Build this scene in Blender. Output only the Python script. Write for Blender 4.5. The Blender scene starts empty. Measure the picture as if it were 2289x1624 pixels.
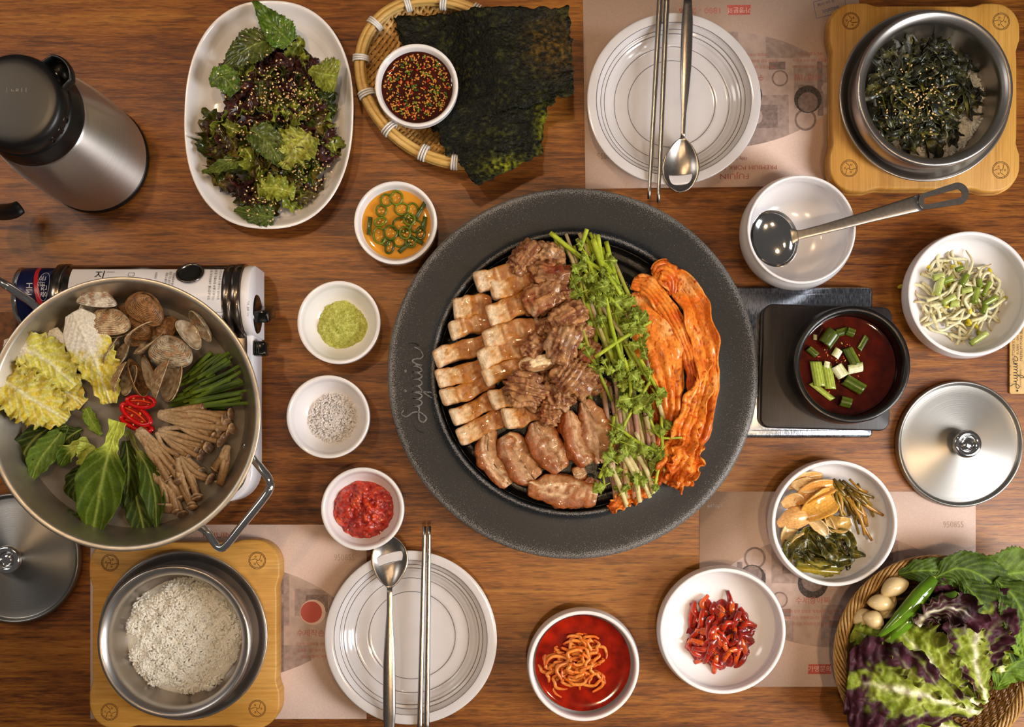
import bpy, math, random
import numpy as np
from mathutils import Vector, Matrix
random.seed(11)
rng = np.random.default_rng(11)
sc = bpy.context.scene
COL = sc.collection
# ---------------------------------------------------------------- camera, world, lights, exposure
H = 1.35                      # camera height above the table top
CX, CY = 1144.5, 1020.0       # the point of the frame straight below the lens
cam = bpy.data.cameras.new('camera')
cam.sensor_width = 36.0
cam.lens = 36.0 * H / (2289 / 2000.0)
cam.shift_y = (CY - 812.0) / 2289.0
cam.clip_start = 0.05
co = bpy.data.objects.new('camera', cam); COL.objects.link(co)
co.location = (0, 0, H); co.rotation_euler = (0, 0, 0)
sc.camera = co
w = bpy.data.worlds.new('world'); sc.world = w; w.use_nodes = True
w.node_tree.nodes['Background'].inputs[0].default_value = (0.52, 0.49, 0.47, 1)
w.node_tree.nodes['Background'].inputs[1].default_value = 0.16
def area(name, loc, target, size, energy, color, sy=None, spread=math.pi):
    l = bpy.data.lights.new(name, 'AREA'); l.energy = energy; l.color = color
    l.shape = 'RECTANGLE' if sy else 'DISK'; l.size = size
    if sy: l.size_y = sy
    l.spread = spread
    o = bpy.data.objects.new(name, l); COL.objects.link(o)
    o.location = loc
    o.rotation_euler = (Vector(target) - Vector(loc)).to_track_quat('-Z', 'Y').to_euler()
    return o
area('softbox_key', (1.22, -0.36, 0.95), (0.0, 0.05, 0), 0.42, 24.5, (1.0, 0.995, 0.985), 0.85)
area('softbox_fill', (-1.35, 0.65, 1.35), (-0.2, 0.1, 0), 0.42, 4.5, (1.0, 0.95, 0.90), 0.42)
for i, (lx, ly) in enumerate([(-0.05, 0.80), (-0.556, 0.53), (0.05, -0.335), (0.52, -0.20), (-1.2, 0.95)]):
    area('ceiling_spot', (lx, ly, 1.75), (lx * 0.75, ly * 0.62, 0), 0.05, 0.62, (1.0, 0.68, 0.38), None, 0.9)
sc.view_settings.view_transform = 'Standard'; sc.view_settings.look = 'None'
sc.view_settings.gamma = 1.0; sc.view_settings.use_curve_mapping = False
sc.view_settings.exposure = 0.0
# ---------------------------------------------------------------- helpers
def P(px, py, z=0.0):
    k = (1 - z / H) / 2000.0
    return Vector(((px - CX) * k, (CY - py) * k, z))
def R(r, z=0.0): return r / 2000.0 * (1 - z / H)
def lin(c):
    if isinstance(c, str):
        c = c.lstrip('#'); c = [int(c[i:i + 2], 16) / 255 for i in (0, 2, 4)]
        return np.array([x / 12.92 if x <= 0.04045 else ((x + 0.055) / 1.055) ** 2.4 for x in c])
    return np.array(c[:3], float)
def mix(a, b, t):
    t = np.clip(np.asarray(t, float), 0, 1)[:, None]
    return a * (1 - t) + b * t
def sst(x, a, b):
    t = np.clip((x - a) / (b - a), 0, 1); return t * t * (3 - 2 * t)
def _h(ix, iy, iz, seed):
    n = (ix * 374761393 + iy * 668265263 + iz * 2147483647 + seed * 974711) & 0xffffffff
    n = ((n ^ (n >> 13)) * 1274126177) & 0xffffffff
    n = ((n ^ (n >> 16)) * 2246822519) & 0xffffffff
    return ((n ^ (n >> 15)) & 0xffffff) / float(0xffffff)
def vn(p, scale, seed=0):
    q = np.asarray(p, float) * scale + 1000.0
    i = np.floor(q).astype(np.int64); f = q - i; f = f * f * (3 - 2 * f)
    x, y, z = i[:, 0], i[:, 1], i[:, 2]; fx, fy, fz = f[:, 0], f[:, 1], f[:, 2]
    def L(a, b, t): return a + (b - a) * t
    r = L(L(L(_h(x, y, z, seed), _h(x + 1, y, z, seed), fx), L(_h(x, y + 1, z, seed), _h(x + 1, y + 1, z, seed), fx), fy),
          L(L(_h(x, y, z + 1, seed), _h(x + 1, y, z + 1, seed), fx), L(_h(x, y + 1, z + 1, seed), _h(x + 1, y + 1, z + 1, seed), fx), fy), fz)
    return r * 2 - 1
def fbm(p, scale, octv=3, seed=0):
    a, s, t = 1.0, 0, 0
    for k in range(octv):
        s = s + a * vn(p, scale * 2 ** k, seed + k * 7); t += a; a *= 0.5
    return s / t
# ---- materials
MATS = {}
def N(nt, typ, **kw):
    n = nt.nodes.new(typ)
    for k, v in kw.items(): setattr(n, k, v)
    return n
def mat(name, color=(0.5, 0.5, 0.5), rough=0.5, metal=0.0, attr=False, nscale=0, namt=0.0, color2=None,
        bscale=0, bamt=0.0, coat=0.0, sss=0.0, trans=0.0, ior=1.45, aniso=0.0, radial=None, rvar=0.0, spec=0.5, cpos=(0.35, 0.65), detail=4, stretch=None, bdist=0.001):
    if name in MATS: return MATS[name]
    m = bpy.data.materials.new(name); m.use_nodes = True; nt = m.node_tree
    b = nt.nodes['Principled BSDF']
    base = tuple(lin(color)) + (1,)
    b.inputs['Base Color'].default_value = base
    b.inputs['Roughness'].default_value = rough
    b.inputs['Metallic'].default_value = metal
    b.inputs['IOR'].default_value = ior
    b.inputs['Specular IOR Level'].default_value = spec
    b.inputs['Coat Weight'].default_value = coat
    b.inputs['Coat Roughness'].default_value = 0.08
    b.inputs['Transmission Weight'].default_value = trans
    if sss:
        b.inputs['Subsurface Weight'].default_value = sss
        b.inputs['Subsurface Radius'].default_value = (0.004, 0.002, 0.0012)
        b.inputs['Subsurface Scale'].default_value = 1.0
    tc = N(nt, 'ShaderNodeTexCoord'); coord = tc.outputs['Object']
    if stretch:
        mp = N(nt, 'ShaderNodeMapping'); mp.inputs['Scale'].default_value = stretch
        nt.links.new(coord, mp.inputs['Vector']); coord = mp.outputs['Vector']
    src = None
    if attr:
        a = N(nt, 'ShaderNodeAttribute'); a.attribute_name = 'Col'; src = a.outputs['Color']
    if nscale:
        no = N(nt, 'ShaderNodeTexNoise'); no.inputs['Scale'].default_value = nscale; no.inputs['Detail'].default_value = detail
        nt.links.new(coord, no.inputs['Vector'])
        rp = N(nt, 'ShaderNodeValToRGB'); rp.color_ramp.elements[0].position = cpos[0]; rp.color_ramp.elements[1].position = cpos[1]
        if color2 is not None and not attr:
            rp.color_ramp.elements[0].color = base; rp.color_ramp.elements[1].color = tuple(lin(color2)) + (1,)
            nt.links.new(no.outputs['Fac'], rp.inputs['Fac']); src = rp.outputs['Color']
        else:
            rp.color_ramp.elements[0].color = (1 - namt,) * 3 + (1,); rp.color_ramp.elements[1].color = (1 + namt,) * 3 + (1,)
            nt.links.new(no.outputs['Fac'], rp.inputs['Fac'])
            mx = N(nt, 'ShaderNodeMix', data_type='RGBA', blend_type='MULTIPLY'); mx.inputs[0].default_value = 1
            if src: nt.links.new(src, mx.inputs[6])
            else: mx.inputs[6].default_value = base
            nt.links.new(rp.outputs['Color'], mx.inputs[7]); src = mx.outputs[2]
        if rvar:
            mr = N(nt, 'ShaderNodeMapRange'); mr.inputs['To Min'].default_value = max(0, rough - rvar); mr.inputs['To Max'].default_value = rough + rvar
            nt.links.new(no.outputs['Fac'], mr.inputs['Value']); nt.links.new(mr.outputs['Result'], b.inputs['Roughness'])
    if src: nt.links.new(src, b.inputs['Base Color'])
    if radial is not None:                     # lathe-brushed metal: concentric scratches
        sx = N(nt, 'ShaderNodeSeparateXYZ'); nt.links.new(tc.outputs['Object'], sx.inputs[0])
        cx = N(nt, 'ShaderNodeCombineXYZ'); nt.links.new(sx.outputs[0], cx.inputs[0]); nt.links.new(sx.outputs[1], cx.inputs[1])
        ln = N(nt, 'ShaderNodeVectorMath', operation='LENGTH'); nt.links.new(cx.outputs[0], ln.inputs[0])
        no = N(nt, 'ShaderNodeTexNoise', noise_dimensions='1D'); no.inputs['Scale'].default_value = radial; no.inputs['Detail'].default_value = 5
        nt.links.new(ln.outputs['Value'], no.inputs['W'])
        bp = N(nt, 'ShaderNodeBump'); bp.inputs['Strength'].default_value = 0.25; bp.inputs['Distance'].default_value = 0.0003
        nt.links.new(no.outputs['Fac'], bp.inputs['Height']); nt.links.new(bp.outputs['Normal'], b.inputs['Normal'])
    if aniso:
        b.inputs['Anisotropic'].default_value = aniso; b.inputs['Anisotropic Rotation'].default_value = 0.25
        tg = N(nt, 'ShaderNodeTangent', direction_type='RADIAL', axis='Z'); nt.links.new(tg.outputs[0], b.inputs['Tangent'])
    if bscale:
        no = N(nt, 'ShaderNodeTexNoise'); no.inputs['Scale'].default_value = bscale; no.inputs['Detail'].default_value = 4
        nt.links.new(coord, no.inputs['Vector'])
        bp = N(nt, 'ShaderNodeBump'); bp.inputs['Strength'].default_value = bamt; bp.inputs['Distance'].default_value = bdist
        nt.links.new(no.outputs['Fac'], bp.inputs['Height']); nt.links.new(bp.outputs['Normal'], b.inputs['Normal'])
    MATS[name] = m
    return m
# ---- objects: geometry is always given in world coordinates; the origin is put at the base of the thing
WO = {}
COUNT = {}
def _clean(name): return name
def E(name, loc, label=None, cat=None, group=None):
    o = bpy.data.objects.new(name, None); COL.objects.link(o); o.location = loc
    o.empty_display_size = 0.01
    WO[o.name] = Vector(loc); tag(o, label, cat, group)
    return o
def tag(o, label=None, cat=None, group=None, kind=None):
    if label: o['label'] = label
    if cat: o['category'] = cat
    if group: o['group'] = group
    if kind: o['kind'] = kind
    return o
def M(name, vf, m, parent=None, label=None, cat=None, group=None, kind=None, smooth=True, origin=None):
    """vf = (verts, faces[, cols[, material index per face]])"""
    v = np.asarray(vf[0], float); f = vf[1]
    if parent is not None: base = WO[parent.name]
    elif origin is not None: base = Vector(origin)
    else:
        mn, mx = v.min(0), v.max(0); base = Vector(((mn[0] + mx[0]) / 2, (mn[1] + mx[1]) / 2, mn[2]))
    me = bpy.data.meshes.new(name)
    me.from_pydata((v - np.array(base)).tolist(), [], f if isinstance(f, list) else f.tolist())
    if smooth: me.polygons.foreach_set('use_smooth', np.ones(len(me.polygons), bool))
    if len(vf) > 2 and vf[2] is not None:
        a = me.color_attributes.new('Col', 'FLOAT_COLOR', 'POINT')
        k = np.array(vf[2], float); g = np.clip(k[:, 1] - np.maximum(k[:, 0], k[:, 2]), 0, 1)   # leaf greens are warm greens
        k[:, 0] += .30 * g; k[:, 1] -= .22 * g; k[:, 2] *= 1 - .25 * (g > 0)
        c = np.ones((len(v), 4)); c[:, :3] = np.clip(k, 0, 1); a.data.foreach_set('color', c.ravel())
    if isinstance(m, (list, tuple)):
        for q in m: me.materials.append(q)
        if len(vf) > 3: me.polygons.foreach_set('material_index', np.asarray(vf[3], dtype=np.int32))
    else: me.materials.append(m)
    o = bpy.data.objects.new(name, me); COL.objects.link(o)
    if parent is not None: o.parent = parent
    else: o.location = base
    WO[o.name] = base
    tag(o, label, cat, group, kind)
    return o
def join(*vfs):
    V, F, Cc, n = [], [], [], 0
    for vf in vfs:
        v = np.asarray(vf[0], float); V.append(v)
        F.extend([[i + n for i in fa] for fa in (vf[1] if isinstance(vf[1], list) else vf[1].tolist())])
        if len(vf) > 2 and vf[2] is not None: Cc.append(np.asarray(vf[2]))
        n += len(v)
    return (np.vstack(V), F, np.vstack(Cc) if Cc else None)
def xf(vf, loc=(0, 0, 0), rot=(0, 0, 0), scale=1.0):
    m = Matrix.LocRotScale(Vector(loc), __import__('mathutils').Euler(rot), Vector((scale,) * 3) if not hasattr(scale, '__len__') else Vector(scale))
    a = np.array(m); v = np.asarray(vf[0], float)
    return (v @ a[:3, :3].T + a[:3, 3],) + tuple(vf[1:])
def smoothp(pts, n=2, closed=False):
    pts = [np.array(p, float) for p in pts]
    for _ in range(n):
        out = [] if closed else [pts[0]]
        m = len(pts) if closed else len(pts) - 1
        for i in range(m):
            a, b = pts[i], pts[(i + 1) % len(pts)]
            out += [a * .75 + b * .25, a * .25 + b * .75]
        if not closed: out.append(pts[-1])
        pts = out
    return pts
def lathe(prof, c=(0, 0, 0), seg=96, sm=2, wob=0.0, seed=0, ab=(1, 1), expo=2.0, rot=0.0):
    pr = smoothp(prof, sm) if sm else [np.array(p, float) for p in prof]
    th = np.linspace(0, 2 * np.pi, seg, endpoint=False)
    ca, sa = np.cos(th), np.sin(th)
    if expo != 2.0:
        k = (np.abs(ca) ** expo + np.abs(sa) ** expo) ** (-1 / expo)
    else: k = np.ones_like(th)
    if wob:
        k = k * (1 + wob * (np.sin(2 * th + seed) + .6 * np.sin(3 * th + 2.1 * seed) + .3 * np.sin(5 * th + seed)))
    V = []
    for r, z in pr:
        x, y = r * k * ca * ab[0], r * k * sa * ab[1]
        V.append(np.stack([x * math.cos(rot) - y * math.sin(rot), x * math.sin(rot) + y * math.cos(rot), np.full(seg, z)], 1))
    V = np.vstack(V) + np.array(c)
    n = len(pr); F = []
    for i in range(n - 1):
        for j in range(seg):
            j2 = (j + 1) % seg
            F.append([i * seg + j, i * seg + j2, (i + 1) * seg + j2, (i + 1) * seg + j])
    if pr[0][0] > 1e-6: F.append([j for j in range(seg)][::-1])
    if pr[-1][0] > 1e-6: F.append([(n - 1) * seg + j for j in range(seg)])
    return V, F
def cr(pts, n):
    """catmull-rom through pts, n samples"""
    p = np.array([list(q) for q in pts], float)
    if len(p) == 2:
        t = np.linspace(0, 1, n)[:, None]; return p[0] * (1 - t) + p[1] * t
    q = np.vstack([2 * p[0] - p[1], p, 2 * p[-1] - p[-2]])
    out = []
    for s in np.linspace(0, len(p) - 1, n):
        i = min(int(s), len(p) - 2); t = s - i
        a, b, c, d = q[i], q[i + 1], q[i + 2], q[i + 3]
        out.append(.5 * ((2 * b) + (c - a) * t + (2 * a - 5 * b + 4 * c - d) * t * t + (3 * b - a - 3 * c + d) * t ** 3))
    return np.array(out)
def frames(c, up=(0, 0, 1)):
    t = np.gradient(c, axis=0); t /= np.linalg.norm(t, axis=1)[:, None] + 1e-12
    u = np.array(up, float); S, U = [], []
    prev = None
    for k in range(len(c)):
        s = np.cross(t[k], u)
        if np.linalg.norm(s) < 0.15: s = prev if prev is not None else np.cross(t[k], (1, 0.13, 0))
        s = s / np.linalg.norm(s)
        if prev is not None and np.dot(s, prev) < 0: s = -s
        prev = s; S.append(s); n = np.cross(s, t[k]); U.append(n / np.linalg.norm(n))
    return t, np.array(S), np.array(U)
def tube(pts, rad, n=24, seg=8, flat=1.0, cap=True, col=None, straight=False):
    c = np.array([list(p) for p in pts], float) if straight else cr(pts, n)
    n = len(c)
    r = np.interp(np.linspace(0, 1, n), np.linspace(0, 1, len(rad)), rad) if hasattr(rad, '__len__') else np.full(n, rad)
    t, S, U = frames(c)
    th = np.linspace(0, 2 * np.pi, seg, endpoint=False)
    V = (c[:, None, :] + r[:, None, None] * (np.cos(th)[None, :, None] * S[:, None, :] + flat * np.sin(th)[None, :, None] * U[:, None, :])).reshape(-1, 3)
    F = [[i * seg + j, i * seg + (j + 1) % seg, (i + 1) * seg + (j + 1) % seg, (i + 1) * seg + j] for i in range(n - 1) for j in range(seg)]
    if cap: F.append(list(range(seg))[::-1]); F.append([(n - 1) * seg + j for j in range(seg)])
    cc = None
    if col is not None:
        u = np.repeat(np.linspace(0, 1, n), seg); cc = col(u, V)
    return V, F, cc
def rbox(hx, hy, hz, r=0.002, n=6, nz=None):
    """rounded box, half sizes, grid n per edge"""
    nz = nz or n
    V, F, idx = [], [], {}
    def grid(ax, s):
        a, b = [k for k in range(3) if k != ax]
        hh = (hx, hy, hz)
        ns = [n, n, n]; ns[2] = nz
        na, nb = ns[a], ns[b]
        def loc(k, m, h):
            # cluster samples at the rounded edges
            if m < 4: return (-1 + 2 * k / m) * h
            if k == 0: return -h
            if k == m: return h
            if k == 1: return -h + r * .35
            if k == m - 1: return h - r * .35
            return -h + r + (2 * h - 2 * r) * (k - 2) / max(1, m - 4)
        ids = [[0] * (nb + 1) for _ in range(na + 1)]
        for i in range(na + 1):
            for j in range(nb + 1):
                p = [0, 0, 0]; p[ax] = s * hh[ax]; p[a] = loc(i, na, hh[a]); p[b] = loc(j, nb, hh[b])
                key = tuple(round(x * 1e6) for x in p)
                if key not in idx: idx[key] = len(V); V.append(p)
                ids[i][j] = idx[key]
        for i in range(na):
            for j in range(nb):
                q = [ids[i][j], ids[i + 1][j], ids[i + 1][j + 1], ids[i][j + 1]]
                flip = (s > 0) != (ax != 1)
                F.append(q[::-1] if flip else q)
    for ax in range(3):
        for s in (-1, 1): grid(ax, s)
    v = np.array(V, float); hv = np.array([hx, hy, hz]); inn = np.clip(v, -(hv - r), hv - r)
    d = v - inn; l = np.linalg.norm(d, axis=1); msk = l > 1e-9
    v[msk] = inn[msk] + d[msk] / l[msk][:, None] * r
    return v, F
def cubesphere(n=14):
    v, F = rbox(1, 1, 1, 0.0001, 3)
    V, Fq, idx = [], [], {}
    for ax in range(3):
        for s in (-1, 1):
            a, b = [k for k in range(3) if k != ax]
            ids = [[0] * (n + 1) for _ in range(n + 1)]
            for i in range(n + 1):
                for j in range(n + 1):
                    p = [0, 0, 0]; p[ax] = s; p[a] = math.tan((-1 + 2 * i / n) * math.pi / 4); p[b] = math.tan((-1 + 2 * j / n) * math.pi / 4)
                    key = tuple(round(x * 1e5) for x in p)
                    if key not in idx: idx[key] = len(V); V.append(p)
                    ids[i][j] = idx[key]
            for i in range(n):
                for j in range(n):
                    q = [ids[i][j], ids[i + 1][j], ids[i + 1][j + 1], ids[i][j + 1]]
                    Fq.append(q[::-1] if (s > 0) != (ax != 1) else q)
    V = np.array(V, float); V /= np.linalg.norm(V, axis=1)[:, None]
    return V, Fq
CS = {n: cubesphere(n) for n in (3, 5, 8, 14, 20)}
def prism(poly, z0, z1, bev=0.0):
    """closed outline (world xy) extruded between z0 and z1, top edge optionally chamfered"""
    p = np.array([[q[0], q[1]] for q in poly], float); n = len(p)
    area2 = np.sum(p[:, 0] * np.roll(p[:, 1], -1) - np.roll(p[:, 0], -1) * p[:, 1])
    if area2 < 0: p = p[::-1]
    e = np.roll(p, -1, 0) - np.roll(p, 1, 0); nr = np.stack([e[:, 1], -e[:, 0]], 1); nr /= np.linalg.norm(nr, axis=1)[:, None] + 1e-12
    lv = [(0, z0), (0, z1)] if not bev else [(-bev * .8, z0), (0, z0 + bev), (0, z1 - bev), (-bev * .3, z1 - bev * .3), (-bev, z1)]
    V = np.vstack([np.column_stack([p + nr * o, np.full(n, z)]) for o, z in lv])
    F = [[i * n + j, i * n + (j + 1) % n, (i + 1) * n + (j + 1) % n, (i + 1) * n + j] for i in range(len(lv) - 1) for j in range(n)]
    F.append(list(range(n))[::-1]); F.append([(len(lv) - 1) * n + j for j in range(n)])
    return V, F
def leaf(spine, wid, ruf=(0, 0), cup=0.0, seed=0, nu=30, nv=14, col=None, teeth=(0, 0), crk=(0, 0), roll=0.0, fold=0.0, vein=0.0, nvein=7, asym=0.0, lob=0.0, gate=None):
    """a leaf blade: spine points (world), half widths along it, ruffled edge (amp, waves), crinkle (amp, scale)"""
    c = cr(spine, nu + 1); t, S, U = frames(c)
    if roll:
        rr = roll if not hasattr(roll, '__len__') else np.interp(np.linspace(0, 1, nu + 1), np.linspace(0, 1, len(roll)), roll)
        ca, sa = np.cos(rr), np.sin(rr)
        if np.ndim(ca): ca, sa = ca[:, None], sa[:, None]
        S, U = S * ca + U * sa, U * ca - S * sa
    u = np.linspace(0, 1, nu + 1); wv = np.interp(u, np.linspace(0, 1, len(wid)), wid)
    k = np.ones(3) / 3
    wv[1:-1] = np.convolve(wv, k, 'valid') * .999 if len(wv) > 3 else wv[1:-1]
    v = np.linspace(-1, 1, nv + 1)
    uu, vv = np.meshgrid(u, v, indexing='ij'); W = wv[:, None] * np.ones_like(vv)
    ph = seed * 1.7
    gt = sst(uu, *gate) if gate else 1.0
    if teeth[0]:
        saw = 1 - ((uu * teeth[0] + .17 * seed) % 1.0)
        W = W * (1 + gt * teeth[1] * (saw - .5) * np.abs(vv) ** 3)
    if lob:
        W = W * (1 + lob * np.sin(uu * 17 + ph + np.sign(vv)) * np.abs(vv))
    av = np.abs(vv)
    x = vv * W * (1 - abs(fold) * .35 * av)
    z = cup * W * vv ** 2 + fold * W * av
    if not np.isscalar(ruf[0]) or ruf[0]:
        ruf = (ruf[0] * gt, ruf[1])
        z = z + ruf[0] * av ** 2.2 * np.sin(2 * np.pi * ruf[1] * uu + ph + (vv > 0) * 2.1)
        z = z + ruf[0] * .6 * av ** 3 * np.sin(2 * np.pi * ruf[1] * 2.3 * uu + ph * 2 + (vv > 0) * 1.1)
        x = x + ruf[0] * .35 * av ** 2 * np.cos(2 * np.pi * ruf[1] * 1.7 * uu + ph)
    mid = np.exp(-(vv / .07) ** 2)
    sv = (uu * nvein - av * nvein * .16 / max(.05, .5)) % 1.0
    side = np.exp(-((sv - .5) / .10) ** 2) * (1 - mid) * sst(av, .02, .12)
    if vein: z = z + vein * (mid * 1.0 + side * .6) - vein * .5 * np.abs(sv - .5)
    V = c[:, None, :] + x[..., None] * S[:, None, :] + z[..., None] * U[:, None, :]
    V = V.reshape(-1, 3)
    if crk[0]:
        d = fbm(V, crk[1], 2, seed) * crk[0]
        d2 = fbm(V + 5, crk[1] * .9, 2, seed + 3) * crk[0] * .4
        if gate: g_ = gt.ravel(); d = d * g_; d2 = d2 * g_
        V = V + np.repeat(U, nv + 1, 0) * d[:, None] + np.repeat(S, nv + 1, 0) * d2[:, None]
    m = nv + 1
    F = [[i * m + j, (i + 1) * m + j, (i + 1) * m + j + 1, i * m + j + 1] for i in range(nu) for j in range(nv)]
    cc = None
    if col is not None: cc = col(uu.ravel(), vv.ravel(), mid.ravel(), side.ravel(), V)
    return V, F, cc
def solid(o, th, off=0.0):
    md = o.modifiers.new('thickness', 'SOLIDIFY'); md.thickness = th; md.offset = off; md.use_even_offset = False
    return o
def chunk(c, s, rot=(0, 0, 0), n=14, expo=3.0, amp=0.15, sc_=2.2, ridge=0.0, rf=9, seed=0, col=None):
    """organic lump: superellipsoid + noise + fibre ridges; s = half sizes"""
    u, F = CS[n]; k = (np.abs(u) ** expo).sum(1) ** (-1 / expo); q = u * k[:, None]
    d = fbm(q + seed * 3.3, sc_, 3, seed) * amp
    if ridge:
        d = d + ridge * np.abs(np.sin(q[:, 0] * rf + 1.8 * fbm(q + seed, 1.6, 2, seed + 5)))
    loc = q * (1 + d)[:, None]
    V = loc * np.array(s)
    cc = col(q, d) if col else None
    vf = (V, F, cc)
    return xf(vf, c, rot)
def drape(x, y, z):
    return Vector((x, y, z))
TEXTS = []
def text(body, loc, size, rz, m, parent, name='lettering', ext=0.0002, align='CENTER', sx=1.0, font=None):
    cu = bpy.data.curves.new(name, 'FONT'); cu.body = body; cu.size = size; cu.align_x = align; cu.align_y = 'CENTER'
    cu.extrude = ext; cu.resolution_u = 2
    cu.materials.append(m)
    o = bpy.data.objects.new(name, cu); COL.objects.link(o); TEXTS.append(o)
    WO[o.name] = Vector(loc); o['kind'] = 'stuff'
    if parent is not None:
        o.parent = parent; o.location = Vector(loc) - WO[parent.name]
    else: o.location = loc
    o.rotation_euler = rz if hasattr(rz, '__len__') else (0, 0, rz); o.scale = (sx, 1, 1)
    return o
def script_word(o, s, rot, th, zc, flat=0.6):
    """the cursive word on the grill and the tag, drawn as pen strokes; o = world xy of its start, s = letter height"""
    st = [[(1.15, 1.75), (.8, 1.95), (.55, 1.5), (.95, .9), (.95, .2), (.45, -.35), (.05, -.1), (.25, .3), (.9, .35), (1.45, .35), (1.6, .9)],
          [(1.6, .9), (1.6, .3), (1.85, .05), (2.15, .35), (2.25, .9), (2.25, .3), (2.5, .05), (2.75, .4), (2.85, .95)],
          [(2.85, .95), (2.85, -.4), (2.7, -1.1), (2.4, -1.3), (2.3, -.9), (2.8, -.1), (3.3, .3), (3.45, .9)],
          [(3.45, .9), (3.45, .3), (3.7, .05), (4.0, .35), (4.1, .9), (4.1, .3), (4.35, .05), (4.6, .4), (4.7, .9)],
          [(4.7, .9), (4.7, .3), (4.9, .05), (5.15, .35), (5.3, .9)],
          [(5.3, .95), (5.3, 0.0), (5.45, .6), (5.75, .95), (5.95, .6), (5.95, .15), (6.3, -.05), (6.8, .3), (7.0, .8)]]
    vs = []
    ca, sa = math.cos(rot), math.sin(rot)
    def tr(p): return (o[0] + s * (p[0] * ca - p[1] * sa), o[1] + s * (p[0] * sa + p[1] * ca), zc)
    for q in st: vs.append(tube([tr(p) for p in q], th, n=len(q) * 4, seg=6, flat=flat))
    for q in [(2.95, 1.6), (4.8, 1.6)]:
        vs.append(xf((CS[5][0], CS[5][1], None), tr(q), scale=(th * 1.5, th * 1.5, th * flat)))
    return join(*vs)
# ---------------------------------------------------------------- materials of the setting
def wood_mat(name, stops, fine=1.0, axis_scale=(1, 1, 1), rough=0.42, dash=0.75, bump=0.25):
    m = bpy.data.materials.new(name); m.use_nodes = True; nt = m.node_tree; b = nt.nodes['Principled BSDF']
    tc = N(nt, 'ShaderNodeTexCoord')
    def noise(sc_, detail=5, rough_=0.6, dist=0.0):
        mp = N(nt, 'ShaderNodeMapping'); mp.inputs['Scale'].default_value = tuple(a * b_ for a, b_ in zip(sc_, axis_scale))
        nt.links.new(tc.outputs['Object'], mp.inputs['Vector'])
        n = N(nt, 'ShaderNodeTexNoise'); n.inputs['Scale'].default_value = 1; n.inputs['Detail'].default_value = detail
        n.inputs['Roughness'].default_value = rough_; n.inputs['Distortion'].default_value = dist
        nt.links.new(mp.outputs['Vector'], n.inputs['Vector']); return n.outputs['Fac']
    big = noise((1.5, 15, 1), 3, 0.5, 0.3); mid = noise((9, 170, 3), 5, 0.75, 0.3); fin = noise((60, 800, 8), 3, 0.7); ds = noise((30, 300, 5), 2, 0.5)
    def math_(op, a, b_, c=None):
        n = N(nt, 'ShaderNodeMath', operation=op)
        for k, x in enumerate((a, b_, c)):
            if x is None: continue
            if isinstance(x, (int, float)): n.inputs[k].default_value = x
            else: nt.links.new(x, n.inputs[k])
        return n.outputs[0]
    s = math_('ADD', math_('MULTIPLY', big, 0.34), math_('ADD', math_('MULTIPLY', mid, 0.40), math_('MULTIPLY', fin, 0.26 * fine)))
    rp = N(nt, 'ShaderNodeValToRGB'); e = rp.color_ramp.elements
    while len(e) < len(stops): e.new(0.5)
    for k, (p, c) in enumerate(stops): e[k].position = p; e[k].color = tuple(lin(c)) + (1,)
    nt.links.new(s, rp.inputs['Fac'])
    dr = N(nt, 'ShaderNodeMapRange'); dr.inputs['From Min'].default_value = 0.36; dr.inputs['From Max'].default_value = 0.44
    dr.inputs['To Min'].default_value = dash; dr.inputs['To Max'].default_value = 1.0
    nt.links.new(ds, dr.inputs['Value'])
    mx = N(nt, 'ShaderNodeMix', data_type='RGBA', blend_type='MULTIPLY'); mx.inputs[0].default_value = 1
    nt.links.new(rp.outputs['Color'], mx.inputs[6]); nt.links.new(dr.outputs['Result'], mx.inputs[7])
    nt.links.new(mx.outputs[2], b.inputs['Base Color'])
    b.inputs['Roughness'].default_value = rough; b.inputs['Specular IOR Level'].default_value = .42
    bp = N(nt, 'ShaderNodeBump'); bp.inputs['Strength'].default_value = bump; bp.inputs['Distance'].default_value = 0.0006
    nt.links.new(math_('ADD', math_('MULTIPLY', fin, .6), ds), bp.inputs['Height']); nt.links.new(bp.outputs['Normal'], b.inputs['Normal'])
    MATS[name] = m
    return m
m_table = wood_mat('table_wood', [(0.35, '#2c1505'), (0.43, '#5a2d0b'), (0.50, '#7f4812'), (0.57, '#985f1e'), (0.66, '#ab742e')], rough=0.45, dash=.6)
m_bamboo = wood_mat('bamboo_wood', [(0.30, '#a87024'), (0.45, '#c28a3a'), (0.55, '#d09b4a'), (0.70, '#deb066')], axis_scale=(0.7, 1.1, 1), rough=0.45, dash=0.86, bump=0.12)
m_bamboo_v = wood_mat('bamboo_wood_upright', [(0.30, '#a87024'), (0.45, '#c28a3a'), (0.55, '#d09b4a'), (0.70, '#deb066')], axis_scale=(1.1 * 22, 0.7 / 22, 1), rough=0.45, dash=0.86, bump=0.12)
m_floor = wood_mat('floor_wood', [(0.34, '#2a1c12'), (0.5, '#4a3322'), (0.68, '#6a4d36')], axis_scale=(.5, .5, 1))
m_mat = mat('placemat_paper', '#dcc0b2', rough=0.75, nscale=900, namt=0.06, bscale=1200, bamt=0.15)
m_red = mat('print_red', '#b0645c', rough=0.8, nscale=1500, namt=0.12)
m_redpill = mat('print_red_block', '#b8574e', rough=0.8)
m_faint = mat('print_faint', '#b39a8c', rough=0.8)
m_grey = mat('print_grey', '#8a7d78', rough=0.8)
m_ph1 = mat('print_photo_pale', '#b7a299', rough=0.8, nscale=90, namt=0.10)
m_ph2 = mat('print_photo_mid', '#a18d86', rough=0.8, nscale=160, namt=0.16)
m_ph3 = mat('print_photo_dark', '#84726d', rough=0.8, nscale=240, namt=0.20)
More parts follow.
